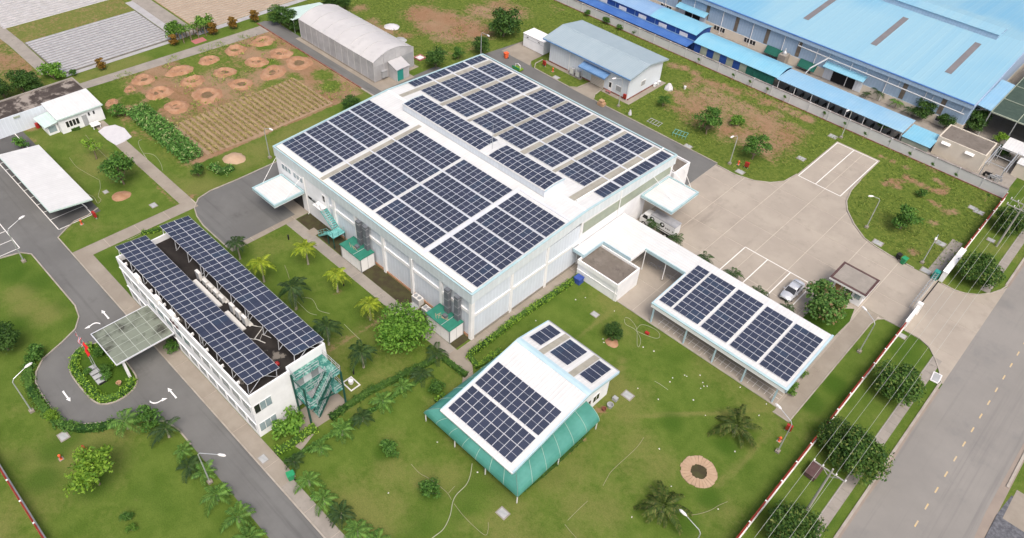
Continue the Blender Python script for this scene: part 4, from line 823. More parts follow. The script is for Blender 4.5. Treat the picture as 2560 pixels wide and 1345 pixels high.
for zb in (0.85, 4.15):
    for i in range(14):
        x = -80.2 + i * 2.1
        if zb < 2 and -75.0 < x + .8 < -68.2: continue
        w = MB().box(x, x + 1.65, AY0 - .03, AY0 + .02, zb, zb + 1.4).build('window', 'white_paint', ad)
        MB().box(x + .06, x + .8, AY0 - .045, AY0 - .028, zb + .06, zb + 1.34).box(x + .86, x + 1.59, AY0 - .045, AY0 - .028, zb + .06, zb + 1.34).build('pane', 'glass_pane', w)
    MB().box(AX0 - .02, AX1 + .02, AY0 - .10, AY0, zb + 1.5, zb + 1.56).build('sunshade_ledge', 'white_wall', ad)
    w = MB().box(AX1 - .02, AX1 + .03, 17.55, 19.75, zb + .0, zb + 1.45).build('window', 'white_paint', ad)
    for i in range(3): MB().box(AX1 + .028, AX1 + .045, 17.62 + i * .71, 18.26 + i * .71, zb + .07, zb + 1.38).build('pane', 'glass_pane' if (i or zb < 2) else 'dark_glass', w)
    for i in range(10):
        x = -79.8 + i * 2.8
        w = MB().box(x, x + 1.5, AY1 - .02, AY1 + .03, zb, zb + 1.4).build('window', 'white_paint', ad); MB().box(x + .08, x + 1.42, AY1 + .028, AY1 + .045, zb + .07, zb + 1.33).build('pane', 'glass_pane', w)
MB().box(-71.5, -68.6, AY0 - .05, AY0 + .02, .03, 2.6).build('entrance_doors', 'dark_glass', ad)
sg = MB()
for i, (x, z, l) in enumerate(((-68.0, 5.9, .5), (-67.6, 5.75, .35), (-67.2, 5.95, .45), (-66.7, 5.8, .4), (-66.3, 5.9, .35))): sg.box(x, x + l * .6, AY0 - .07, AY0 - .003, z, z + .45)
sg.build('wall_emblem', 'brown_trim', ad)
for y in (23.2, 25.2):
    for zb in (.05, 3.25): MB().box(AX2 - .02, AX2 + .03, y, y + .95, zb, zb + 2.1).build('door', 'grey_panel', ad)
# rooftop arrays on steel trestles
tl = -math.asin(.45 / 3.93)
for nm, y0 in (('left row near the drive', 17.83), ('right row near the palms', 23.67)):
    for c, x0 in enumerate((-81.4, -71.35, -61.45)):
        a = solar_array('office roof solar array, %s, %s' % (nm, ['far end by the footpath', 'middle one', 'near end by the escape stair'][c]), 'solar arrays on the office roof', x0, y0, 8.46, 10, 2, tl, 1.0, 1.965)
        for i in range(4):
            x = .35 + i * 3.1; sup = MB()
            sup.bar((x, .2, -.02), (x, .2, -1.88), .06); sup.bar((x, 3.7, -.02), (x, 3.7, -1.45), .06); sup.bar((x, 0.05, -.03), (x, 3.9, -.03), .06); sup.bar((x, 2.0, -.05), (x, 3.6, -1.4), .05); sup.bar((x, 2.0, -.05), (x, .3, -1.8), .05)
            o = bpy.data.objects.new('trestle', sup.mesh('trestle', 'frame_alu')); C.objects.link(o); o.parent = a
pl = [(-71.4, -65.4), (-64.1, -60.2)]
for a, b in pl: MB().box(a, b, 22.25, 22.75, 6.58, 6.75).box(a, b, 23.2, 23.7, 6.58, 6.68).build('plinth', 'ac_white', ad)
nth = 0
for x, big in ((-71.2, 1), (-69.75, 0), (-68.55, 0), (-67.3, 0), (-66.05, 0), (-63.5, 1), (-62.2, 1), (-60.9, 1)):
    h = 1.25 if big else .75; nth += 1
    t = thing('condenser_unit', '%s beige air conditioner on office roof, %s from the far end' % ('tall' if big else 'low', ORD[nth - 1]), 'air conditioner', (x, 23.1, 6.6), 'air conditioners on the office roof')
    MB().box(x - .45, x + .45, 22.95, 23.3, 6.68, 6.68 + h).build('casing', 'ac_white', t); MB().box(x - .4, x + .4, 22.93, 22.949, 6.75, 6.62 + h).build('grille', 'grey_panel', t); MB().box(x - .4, x - .3, 22.9, 23.35, 6.58, 6.68).box(x + .3, x + .4, 22.9, 23.35, 6.58, 6.68).build('foot', 'grey_steel', t)
pipe = MB().tube([(-71.0, 23.5, 6.75), (-60.0, 23.5, 6.75), (-59.0, 24.2, 6.7), (-58.2, 22.6, 6.65), (-56.8, 23.1, 6.65)], .05, 5).tube([(-58.6, 22.2, 6.65), (-57.6, 22.9, 6.65), (-58.2, 23.6, 6.65), (-57.0, 24.0, 6.65)], .04, 5); pipe.build('conduit', 'ac_white', ad)
single('red_sack', MB().lathe([(.0, 6.58), (.26, 6.6), (.3, 6.8), (.22, 7.0), (.06, 7.1)], -53.2, 22.3, 10, .06), 'red_box', 'small red sack left on the dark office roof', 'sack', (-53.2, 22.3, 6.58), smooth=True)
# glazed porch canopy
po = thing('porch_canopy', 'weathered glass porch canopy on white frame in front of office entrance', 'canopy', (-71.6, 13.7))
px0, px1, py0, py1, pz = -74.75, -68.3, 10.2, 17.2, 3.5
gx = [px0 + (px1 - px0) * i / 5 for i in range(6)]; gy = [py0 + (py1 - py0) * i / 5 for i in range(6)]
for i in range(5):
    for j in range(5): MB().box(gx[i] + .03, gx[i + 1] - .03, gy[j] + .03, gy[j + 1] - .03, pz + .02, pz + .035).build('pane', 'canopy_glass', po)
for x in gx[1:-1]: MB().box(x - .03, x + .03, py0, py1, pz - .12, pz + .02).build('glazing_bar', 'canopy_bar', po)
for y in gy[1:-1]: MB().box(px0, px1, y - .03, y + .03, pz - .06, pz + .018).build('glazing_bar', 'canopy_bar', po)
for q in ((px0 - .08, px1 + .08, py0 - .08, py0 + .03), (px0 - .08, px1 + .08, py1 - .03, py1 + .08), (px0 - .08, px0 + .03, py0 + .03, py1 - .03), (px1 - .03, px1 + .08, py0 + .03, py1 - .03)): MB().box(*q, pz - .1, pz + .06).build('frame', 'frame_alu', po)
for x in (px0 + .5, px1 - .6): MB().box(x - .16, x + .16, py0 + .65, py0 + .95, 0.05, pz - .1).build('column', 'white_paint', po)
# escape stair of the office
es = thing('escape_stair', 'weathered green steel escape stair zigzagging up the office end wall', 'stair', (-49.6, 24.7))
for z in (3.2, 6.1):
    MB().box(-51.45, -50.2, 22.6, 27.0, z - .06, z).build('platform', 'green_steel', es); MB().box(-50.2, -47.8, 25.75, 27.0, z - .06, z).build('platform', 'green_steel', es)
    handrail([(-50.2, 25.7, z), (-50.2, 22.65, z), (-51.3, 22.65, z)] if z > 4 else [(-50.2, 25.7, z), (-50.2, 23.6, z)], es); handrail([(-51.2, 26.95, z), (-47.85, 26.95, z), (-47.85, 25.8, z)], es)
MB().box(-50.2, -47.9, 22.5, 23.5, 3.14, 3.2).build('platform', 'green_steel', es); handrail([(-50.1, 22.55, 3.2), (-47.95, 22.55, 3.2), (-47.95, 23.4, 3.2)], es)
for k, (xa, xb, y0, y1, z0, z1) in enumerate(((-49.0, -47.95, 25.75, 23.5, 6.1, 3.2), (-49.7, -48.5, 25.75, 23.6, 3.2, 0.05))):
    n = 11
    for i in range(n):
        y = y0 + (y1 - y0) * (i + .5) / n; z = z0 + (z1 - z0) * (i + .6) / n
        MB().box(xa + .03, xb - .03, y - .13, y + .13, z - .03, z + .01).build('tread', 'green_steel', es)
    for x in (xa, xb):
        MB().bar((x, y0, z0 - .05), (x, y1, z1 - .05), .05, .24).build('stringer', 'dark_green_steel', es); handrail([(x, y0, z0), (x, y1, z1)], es)
for x, y, h in ((-48.55, 22.5, 6.4), (-47.85, 26.9, 6.2), (-50.75, 22.45, 6.8)): MB().box(x - .09, x + .09, y - .09, y + .09, 0, h).build('column', 'dark_green_steel', es)
for a, b in (((-51.4, 22.5, 6.05), (-48.5, 22.5, 6.05)), ((-51.4, 22.5, 3.1), (-48.5, 22.5, 3.1)), ((-48.5, 22.5, 3.1), (-47.85, 26.9, 3.1))): MB().bar(a, b, .09, .16).build('beam', 'dark_green_steel', es)
sheet('stair_slab', [(-50.9, 22.4), (-47.6, 22.4), (-47.4, 27.2), (-50.9, 27.2)], 0.035, 'concrete')
sheet('footpath_slab', [(-50.0, 22.4), (-47.3, 22.4), (-46.3, 19.6), (-47.6, 19.3)], 0.031, 'concrete')
# ---------------------------------------------------------------- white cantilever carport on the left
cp = thing('carport', 'plain white cantilever carport over the left parking bays', 'carport', (-111, 19))
MB().slab([(-120.2, 16.2, 3.0), (-101.5, 16.2, 3.0), (-101.5, 21.95, 2.25), (-120.2, 21.95, 2.25)], .1).build('roof', 'white_roof', cp)
MB().slab([(-120.2, 16.1, 3.03), (-101.4, 16.1, 3.03), (-101.4, 16.2, 3.03), (-120.2, 16.2, 3.03)], .2).slab([(-101.5, 16.2, 3.02), (-101.38, 16.2, 3.02), (-101.38, 21.95, 2.27), (-101.5, 21.95, 2.27)], .2).build('edge_trim', 'pale_green_roof', cp)
for i in range(4):
    x = -103.2 - 5.4 * i
    MB().bar((x, 21.2, 0), (x, 20.2, 2.35), .16).build('post', 'white_paint', cp); MB().bar((x, 16.6, 2.78), (x, 21.7, 2.16), .12).build('arm', 'white_paint', cp)
# ---------------------------------------------------------------- pavilion with the green awning
pv = thing('pavilion', 'white pitched-roof pavilion on the lawn ringed by a green awning', 'pavilion', (-32.2, 42))
VX0, VX1 = -37.75, -26.7
def vf(y): return 3.2 + (y - 32.9) * 2.2 / 12.5
def vb(y): return 5.4 - (y - 45.4) / 5.6
MB().box(VX0 + .55, VX1 - .55, 34.0, 50.4, 0, 3.2).hexa([(VX0 + .55, 34.0, 3.2), (VX1 - .55, 34.0, 3.2), (VX1 - .55, 45.4, 3.2), (VX0 + .55, 45.4, 3.2)], [(VX0 + .55, 34.0, 3.22), (VX1 - .55, 34.0, 3.22), (VX1 - .55, 45.4, 5.2), (VX0 + .55, 45.4, 5.2)]).hexa([(VX0 + .55, 45.4, 3.2), (VX1 - .55, 45.4, 3.2), (VX1 - .55, 50.4, 3.2), (VX0 + .55, 50.4, 3.2)], [(VX0 + .55, 45.4, 5.2), (VX1 - .55, 45.4, 5.2), (VX1 - .55, 50.4, 4.3), (VX0 + .55, 50.4, 4.3)]).build('wall', 'white_wall', pv)
r = MB().slab([(VX0, 32.9, vf(32.9)), (VX1, 32.9, vf(32.9)), (VX1, 45.2, vf(45.2)), (VX0, 45.2, vf(45.2))], .1).slab([(VX0, 45.6, vb(45.6)), (VX1, 45.6, vb(45.6)), (VX1, 51.0, vb(51.0)), (VX0, 51.0, vb(51.0))], .1).build('roof', 'white_roof', pv)
MB().slab([(VX0 - .03, 45.0, vf(45.0) + .06), (VX1 + .03, 45.0, vf(45.0) + .06), (VX1 + .03, 45.4, 5.47), (VX0 - .03, 45.4, 5.47)], .06).slab([(VX0 - .03, 45.4, 5.47), (VX1 + .03, 45.4, 5.47), (VX1 + .03, 45.85, vb(45.85) + .06), (VX0 - .03, 45.85, vb(45.85) + .06)], .06).build('ridge_cap', 'blue_trim', r)
for x0, x1 in ((VX0 - .16, VX0), (VX1, VX1 + .16)):
    MB().slab([(x0, 32.9, vf(32.9) + .05), (x1, 32.9, vf(32.9) + .05), (x1, 45.4, 5.45), (x0, 45.4, 5.45)], .38).slab([(x0, 45.4, 5.45), (x1, 45.4, 5.45), (x1, 51.0, vb(51.) + .05), (x0, 51.0, vb(51.) + .05)], .38).build('verge_trim', 'blue_trim', r)
MB().box(VX0 - .1, VX1 + .1, 32.78, 32.9, 3.0, 3.24).build('gutter', 'white_paint', r); MB().box(VX0 - .1, VX1 + .1, 51.0, 51.14, 4.15, 4.42).build('gutter', 'grey_steel', r)
for xa in (-34.95, -30.3): MB().slab([(xa, 45.9, vb(45.9) + .02), (xa + .85, 45.9, vb(45.9) + .02), (xa + .85, 50.9, vb(50.9) + .02), (xa, 50.9, vb(50.9) + .02)], .015).build('skylight_strip', 'skylight_sheet', r)
# curved awning on three sides
def awn(parent, A, B, outA, outB, k):
    """quarter-round awning: from the wall line A-B out to outA-outB"""
    mb = MB(); seam = MB(); n = 7; P = []
    for i in range(n + 1):
        a = math.pi / 2 * i / n; f = math.sin(a); z = 1.55 + 1.35 * math.cos(a)
        P.append(([A[d] + (outA[d] - A[d]) * f for d in (0, 1)] + [z], [B[d] + (outB[d] - B[d]) * f for d in (0, 1)] + [z]))
    for (a0, b0), (a1, b1) in zip(P[:-1], P[1:]): mb.quad(a0, a1, b1, b0); mb.quad([a0[0], a0[1], a0[2] - .02], [b0[0], b0[1], b0[2] - .02], [b1[0], b1[1], b1[2] - .02], [a1[0], a1[1], a1[2] - .02])
    o = mb.build('awning', 'green_awning', parent)
    for q in range(k + 1):
        f = q / k; s_ = MB().tube([[a[d] + (b[d] - a[d]) * f for d in (0, 1)] + [a[2] + .02] for a, b in P], .03, 4); s_.build('awning_rib', 'awning_seam', o)
awn(pv, (VX0 + .5, 33.9), (VX1 - .5, 33.9), (-39.75, 31.95), (-24.85, 31.95), 7)
awn(pv, (VX1 - .5, 33.9), (VX1 - .5, 45.9), (-24.85, 31.95), (-24.85, 45.7), 6)
awn(pv, (VX0 + .5, 45.9), (VX0 + .5, 33.9), (-39.75, 45.7), (-39.75, 31.95), 6)
for x, y in ((-39.6, 32.1), (-34.7, 32.1), (-29.8, 32.1), (-25.0, 32.1), (-25.0, 38.8), (-25.0, 45.5), (-39.6, 38.8), (-39.6, 45.5)): MB().box(x - .05, x + .05, y - .05, y + .05, 0, 1.58).build('awning_post', 'white_paint', pv)
w = MB().box(VX1 - .56, VX1 - .51, 47.4, 48.7, .9, 2.1).build('window', 'white_paint', pv); MB().box(VX1 - .512, VX1 - .495, 47.5, 48.0, 1.0, 2.0).box(VX1 - .512, VX1 - .495, 48.1, 48.6, 1.0, 2.0).build('pane', 'dark_glass', w)
MB().box(VX1 - .56, VX1 - .51, 46.2, 47.0, 0.03, 2.0).build('door', 'dark_glass', pv)
solar_array('lower wide solar array on the pavilion front roof, along the eave', 'solar arrays on the pavilion', -37.36, 33.5, vf(33.5) + .02, 10, 2, math.atan(2.2 / 12.5), 0.998, 1.97)
solar_array('upper wide solar array on the pavilion front roof', 'solar arrays on the pavilion', -37.36, 37.7, vf(37.7) + .02, 10, 2, math.atan(2.2 / 12.5), 0.998, 1.97)
for x0, nx, lb in ((-37.15, 2, 'small square solar array on pavilion back roof, beside the hall hedge'), (-33.85, 3, 'six-panel solar array in the middle of the pavilion back roof'), (-29.25, 2, 'small square solar array on pavilion back roof, right end')):
    solar_array(lb, 'solar arrays on the pavilion', x0, 46.65, vb(46.65) + .02, nx, 2, -math.atan(1 / 5.6), .92, 1.95)
single('planter_box', MB().box(-26.3, -25.7, 50.2, 50.7, 0, .5).box(-26.25, -25.75, 50.25, 50.65, .5, .52), 'grey_panel', 'grey planter box at back right corner of the pavilion', 'planter', (-26, 50.45))
single('red_bucket', MB().lathe([(.22, 0), (.28, .4), (.3, .42), (.26, .42), (.2, .1)], -26.0, 48.3, 12), 'clay_red', 'red bucket beside the pavilion side window', 'bucket', (-26.0, 48.3))
single('laundry_tub', MB().lathe([(.3, 0), (.38, .45), (.42, .5), (.36, .5), (.28, .1)], -25.8, 49.2, 12), 'grey_panel', 'grey tub standing beside the red bucket', 'tub', (-25.8, 49.2))
# ---------------------------------------------------------------- bike shelter and covered walk
sh = thing('bike_shelter', 'open white shelter with five solar arrays beside the yard', 'shelter', (-21.2, 70))
def sz(y): return 3.4 + (y - 64.2) * .5 / 11.5
r = MB().slab([(-31.0, 64.2, sz(64.2)), (-11.5, 64.2, sz(64.2)), (-11.5, 75.75, sz(75.75)), (-31.0, 75.75, sz(75.75))], .1).build('roof', 'white_roof', sh)
MB().box(-31.05, -11.4, 63.95, 64.2, 2.75, 3.40).build('fascia', 'white_paint', sh); MB().box(-31.1, -11.35, 63.88, 64.22, 3.4, 3.5).build('gutter', 'teal_trim', sh)
MB().slab([(-11.5, 63.95, 3.5), (-11.25, 63.95, 3.5), (-11.25, 75.8, 3.98), (-11.5, 75.8, 3.98)], .5).build('verge_trim', 'blue_trim', sh); MB().slab([(-31.12, 63.95, 3.46), (-31.0, 63.95, 3.46), (-31.0, 71.6, 3.8), (-31.12, 71.6, 3.8)], .3).build('verge_trim', 'blue_trim', sh)
for x in (-30.6, -25.4, -21.0, -16.65, -12.3):
    MB().box(x - .09, x + .09, 64.05, 64.25, .03, 2.8).build('post', 'blue_trim', sh); MB().box(x - .09, x + .09, 75.2, 75.4, .03, 3.7).build('post', 'blue_trim', sh); MB().slab([(x - .07, 64.2, 3.25), (x + .07, 64.2, 3.25), (x + .07, 75.5, 3.75), (x - .07, 75.5, 3.75)], .2).build('rafter', 'blue_trim', sh)
for i, (x0, nx) in enumerate(((-30.68, 1), (-28.45, 2), (-24.2, 2), (-19.9, 2), (-15.7, 2))):
    solar_array(['narrow single-width solar array at the hall end of the shelter roof', 'second solar array on shelter roof, next to the narrow one', 'middle solar array on the shelter roof', 'fourth solar array on shelter roof from the narrow one', 'last solar array on shelter roof, nearest the street'][i], 'solar arrays on the shelter', x0, 65.0, sz(65.0) + .02, nx, 9, math.atan(.5 / 11.5), 1.022, 1.905, True)
wk = thing('covered_walk', 'white roofed walkway linking the hall to the bike shelter', 'walkway', (-37.5, 72))
zz = 3.82
MB().prism([(-44.8, 64.2), (-42.95, 64.2), (-42.95, 68.5), (-37.95, 68.5), (-37.95, 71.75), (-31.0, 71.75), (-31.0, 75.85), (-44.8, 75.85)], zz - .08, zz).build('roof', 'white_roof_y', wk)
for q, m in (((-44.8, -42.95, 64.1, 64.2), 'blue_trim'), ((-42.95, -42.83, 64.1, 68.5), 'blue_trim'), ((-42.83, -37.95, 68.38, 68.5), 'blue_trim'), ((-37.95, -37.83, 68.38, 71.75), 'white_paint'), ((-37.83, -31.12, 71.6, 71.75), 'teal_trim')): MB().box(*q, zz - .42, zz + .1).build('edge_trim', m, wk)
MB().box(-44.8, -31.0, 73.75, 73.85, zz + .001, zz + .02).build('seam', 'frame_alu', wk)
for x, y in ((-34.3, 71.9), (-37.6, 71.5), (-34.3, 75.6), (-38.0, 75.6), (-42.0, 75.6)): MB().tube([(x, y, 0.03), (x, y, zz - .1)], .07).build('post', 'white_paint', wk)
MB().box(-34.5, -34.1, 71.7, 72.1, 0.03, .12).build('footing', 'concrete', wk)
fl = thing('utility_block', 'small white block with stained flat roof beside the covered walk', 'building', (-39.7, 66))
bz_ = 3.3
MB().box(-43.3, -36.2, 63.6, 68.4, 0, 2.9).build('wall', 'white_wall', fl); MB().box(-43.1, -36.4, 63.8, 68.2, 2.9, 2.93).build('roof_deck', 'flat_roof', fl)
for q in ((-43.3, -36.2, 63.4, 63.6), (-36.4, -36.2, 63.6, 68.4), (-43.3, -43.1, 63.6, 68.4), (-43.1, -36.4, 68.2, 68.4)): MB().box(*q, 2.55 if q[2] < 63.5 else 2.9, bz_).build('parapet', 'white_paint', fl)
MB().box(-43.3, -36.2, 63.52, 63.6, 1.35, 1.5).build('ledge', 'white_paint', fl)
MB().tube([(-36.5, 63.5, 2.5), (-36.5, 63.5, .1)], .06).build('downpipe', 'white_paint', fl)
t = thing('water_tank', 'dark blue plastic tank standing in the corner by the hedge', 'tank', (-42.2, 62.8))
MB().box(-42.7, -41.7, 62.3, 63.3, .05, .95).build('body', 'blue_plastic', t); MB().box(-42.75, -41.65, 62.25, 63.35, .95, 1.05).build('lid', 'blue_plastic', t)

# ---------------------------------------------------------------- greenhouse
gh = thing('greenhouse', 'long film-covered greenhouse with curved roof and grey netted walls', 'greenhouse', (-115.6, 80.6))
GX0, GX1, GY0, GY1 = -127.5, -103.8, 75.9, 85.6
gp = [(GY0 + (GY1 - GY0) * i / 12, 4.1 + 1.35 * (math.sin(math.pi * i / 12) ** 0.85)) for i in range(13)]
ribx = [GX0 + (GX1 - GX0) * i / 6 for i in range(7)]
for a, b in zip(ribx[:-1], ribx[1:]):
    mb = MB()
    for (ya, za), (yb, zb) in zip(gp[:-1], gp[1:]): mb.slab([(a + .02, ya, za), (b - .02, ya, za), (b - .02, yb, zb), (a + .02, yb, zb)], .04)
    mb.build('roof_film', 'film', gh, smooth=False)
for x in ribx: MB().tube([(x, y, z + .03) for y, z in gp], .06, 5).build('hoop', 'gh_rib', gh)
n = 12
for i in range(n):
    a = GX0 + (GX1 - GX0) * i / n; b = GX0 + (GX1 - GX0) * (i + 1) / n
    for y in (GY0, GY1): MB().box(a + .03, b - .03, y - .02, y + .02, .25, 4.1).build('side_net', 'film_wall', gh)
    MB().box(a - .03, a + .03, GY0 - .06, GY0 + .03, 0, 4.1).build('stud', 'film', gh)
MB().box(GX0, GX1, GY0 - .1, GY0 + .1, 0, .25).box(GX0, GX1, GY1 - .1, GY1 + .1, 0, .25).build('sill', 'concrete', gh)
for x in (GX0, GX1):
    e = MB(); base = [(x, y, 4.1) for y, z in gp]
    e.quad(*([(x, y, z - .03) for y, z in gp] + [(x, GY1, 3.2), (x, GY0, 3.2)])); e.build('gable_film', 'film_end', gh)
    MB().box(x - .02, x + .02, GY0, 79.1, .1, 3.2).build('end_net', 'film_wall', gh); MB().box(x - .02, x + .02, 82.3, GY1, .1, 3.2).build('end_net', 'grey_panel', gh); MB().box(x - .02, x + .02, 79.1, 82.3, .1, 3.2).build('end_net', 'film_wall', gh)
    for y in (GY0, 78.3, 82.4, GY1): MB().box(x - .05, x + .05, y - .05, y + .05, 0, 4.2).build('end_post', 'film', gh)
for y in (78.4, 81.2): MB().box(GX1 + .02, GX1 + .06, y - .03, y + .03, 3.2, 5.2).build('gable_bar', 'gh_rib', gh)
ve = thing('greenhouse_porch', 'grey lean-to porch with teal door at the greenhouse end', 'porch', (-102.4, 80.8))
MB().box(-103.7, -101.3, 79.3, 82.3, .05, 2.4).build('body', 'film_end', ve); MB().slab([(-103.7, 79.15, 3.3), (-101.1, 79.15, 2.5), (-101.1, 82.45, 2.5), (-103.7, 82.45, 3.3)], .06).build('roof', 'gh_rib', ve)
MB().hexa([(-103.7, 79.3, 2.4), (-101.3, 79.3, 2.4), (-101.3, 82.3, 2.4), (-103.7, 82.3, 2.4)], [(-103.7, 79.3, 3.2), (-101.3, 79.3, 2.48), (-101.3, 82.3, 2.48), (-103.7, 82.3, 3.2)]).build('upper_body', 'film_end', ve)
MB().box(-101.3, -101.25, 79.45, 80.85, .08, 2.2).build('door', 'teal_door', ve)
single('fan_box', MB().box(-103.75, -103.3, 77.5, 78.6, .6, 1.9).box(-103.3, -103.2, 77.4, 78.7, 1.85, 1.95), 'grey_panel', 'grey fan box on the greenhouse end wall beside the porch', 'fan box', (-103.5, 78.0, .6))
lt = thing('shade_roof', 'pale green sloping shade roof beyond the far end of the greenhouse', 'shade roof', (-133, 80.5))
MB().slab([(-136.6, 76.2, 2.6), (-130.0, 75.9, 3.0), (-129.3, 84.8, 3.3), (-133.6, 85.2, 2.9)], .08).build('roof', 'pale_green_roof', lt)
for x, y in ((-136.0, 76.6), (-130.3, 76.3), (-129.8, 84.3), (-133.5, 84.7)): MB().box(x - .06, x + .06, y - .06, y + .06, 0, 2.6).build('post', 'grey_steel', lt)
# ---------------------------------------------------------------- grey-blue roofed store north of the hall
bb = thing('store_building', 'white store with grey-blue gabled roof north of the hall', 'building', (-77.9, 112.8))
bx0, bx1, by0, by1 = -89.0, -67.2, 106.4, 119.0
MB().box(-87.5, -67.65, 107.35, 117.9, 0, 4.5).hexa([(-87.5, 107.35, 4.5), (-67.65, 107.35, 4.5), (-67.65, 112.6, 4.5), (-87.5, 112.6, 4.5)], [(-87.5, 107.35, 4.52), (-67.65, 107.35, 4.52), (-67.65, 112.6, 5.5), (-87.5, 112.6, 5.5)]).hexa([(-87.5, 112.6, 4.5), (-67.65, 112.6, 4.5), (-67.65, 117.9, 4.5), (-87.5, 117.9, 4.5)], [(-87.5, 112.6, 5.5), (-67.65, 112.6, 5.5), (-67.65, 117.9, 4.52), (-87.5, 117.9, 4.52)]).build('wall', 'white_clad_x', bb)
r = MB().slab([(bx0, 106.75, 4.75), (bx1, 106.75, 4.75), (bx1, 112.6, 5.75), (bx0, 112.6, 5.75)], .12).slab([(bx0, 112.6, 5.75), (bx1, 112.6, 5.75), (bx1, 118.9, 4.75), (bx0, 118.9, 4.75)], .12).build('roof', 'blue_roof', bb)
MB().slab([(bx0, 112.2, 5.71), (bx1, 112.2, 5.71), (bx1, 112.6, 5.8), (bx0, 112.6, 5.8)], .03).slab([(bx0, 112.6, 5.8), (bx1, 112.6, 5.8), (bx1, 113.0, 5.71), (bx0, 113.0, 5.71)], .03).build('ridge_cap', 'blue_roof', r)
for x0, x1 in ((bx0 - .06, bx0), (bx1, bx1 + .06)): MB().slab([(x0, 106.7, 4.77), (x1, 106.7, 4.77), (x1, 112.6, 5.78), (x0, 112.6, 5.78)], .3).slab([(x0, 112.6, 5.78), (x1, 112.6, 5.78), (x1, 118.95, 4.77), (x0, 118.95, 4.77)], .3).build('verge_trim', 'blue_roof', r)
MB().box(bx0, bx1, 106.6, 106.75, 4.5, 4.72).build('gutter', 'blue_awning', r)
aw = MB().slab([(-78.7, 105.6, 3.3), (-72.2, 105.6, 3.3), (-72.2, 107.3, 3.75), (-78.7, 107.3, 3.75)], .1).build('door_awning', 'blue_awning', bb)
MB().box(-78.7, -72.2, 105.55, 105.62, 3.0, 3.3).build('valance', 'blue_awning', aw)
d = MB().box(-76.6, -73.4, 107.28, 107.36, .02, 3.1).build('roller_door', 'cream_wall', bb)
for z in np.arange(.3, 3.0, .3): MB().box(-76.55, -73.45, 107.265, 107.282, z, z + .03).build('slat', 'concrete', d)
d = MB().box(-72.3, -71.5, 107.29, 107.36, .3, 2.1).build('door', 'white_paint', bb); MB().box(-72.15, -71.65, 107.275, 107.292, 1.0, 2.0).build('pane', 'dark_glass', d)
w = MB().box(-70.6, -69.2, 107.29, 107.36, .9, 2.1).build('window', 'white_paint', bb); MB().box(-70.5, -69.3, 107.275, 107.292, 1.0, 2.0).build('shutter', 'grey_panel', w)
w = MB().box(-67.66, -67.6, 111.2, 112.7, 1.4, 2.6).build('window', 'white_paint', bb); MB().box(-67.6, -67.585, 111.3, 112.6, 1.5, 2.5).build('shutter', 'grey_panel', w)
for x in (-82.3, -78.8, -67.75): MB().tube([(x, 107.25, 4.5), (x, 107.25, .1)], .06, 5).build('downpipe', 'white_paint', bb)
MB().box(-87.6, -67.5, 107.33, 107.5, 0, .3).box(-67.62, -67.6, 107.4, 117.9, 0, .3).build('plinth', 'clay_red', bb)
sheet('store_plinth', [(-88.2, 106.4), (-78.5, 106.4), (-78.5, 107.4), (-88.2, 107.4)], .03, 'concrete'); sheet('store_plinth', [(-73.2, 106.3), (-66.4, 106.3), (-66.4, 118.5), (-67.7, 118.5), (-67.7, 107.4), (-73.2, 107.4)], .03, 'concrete')
for i, (x, lb) in enumerate(((-80.9, 'grey outdoor unit left of its twin under the blue awning end'), (-79.4, 'grey outdoor unit nearest the roller door of the store'))):
    t = thing('condenser_unit', lb, 'air conditioner', (x, 106.7), 'condensers beside the store')
    MB().box(x - .5, x + .5, 106.5, 106.95, .25, 1.5).build('casing', 'grey_panel', t); MB().box(x - .42, x + .42, 106.48, 106.499, .35, 1.4).build('grille', 'ac_white', t); MB().box(x - .5, x - .42, 106.45, 107.0, 0.03, .25).box(x + .42, x + .5, 106.45, 107.0, 0.03, .25).build('foot', 'grey_steel', t)
for i, (y, lb) in enumerate(((115.6, 'small white outdoor unit on the store gable side, nearer the window'), (116.8, 'small white outdoor unit at the rear of the store gable'))):
    t = thing('condenser_unit', lb, 'air conditioner', (-67.0, y), 'outdoor units on the gable side'); MB().box(-67.25, -66.85, y - .4, y + .4, .15, .8).build('casing', 'white_paint', t); MB().box(-66.849, -66.835, y - .28, y + .28, .22, .74).build('grille', 'grey_panel', t)
single('bench', MB().box(-72.3, -71.2, 106.55, 106.9, .42, .46).box(-72.25, -72.17, 106.6, 106.85, .03, .42).box(-71.33, -71.25, 106.6, 106.85, .03, .42), 'pink_flower', 'low reddish bench beneath the shuttered store window', 'bench', (-71.75, 106.7))
ct = thing('site_cabin', 'plain white box cabin beside the store', 'cabin', (-92.8, 109.9))
MB().box(-95.6, -90.0, 108.3, 111.4, .1, 2.8).build('body', 'white_wall', ct); MB().box(-95.7, -89.9, 108.2, 111.5, 2.8, 2.92).build('roof', 'white_paint', ct)
for x in (-94.7, -91.6): MB().box(x, x + .5, 108.27, 108.3, 2.2, 2.35).build('vent', 'dark_glass', ct)
MB().box(-95.6, -90.0, 108.28, 108.299, 1.95, 2.0).build('seam', 'grey_panel', ct)
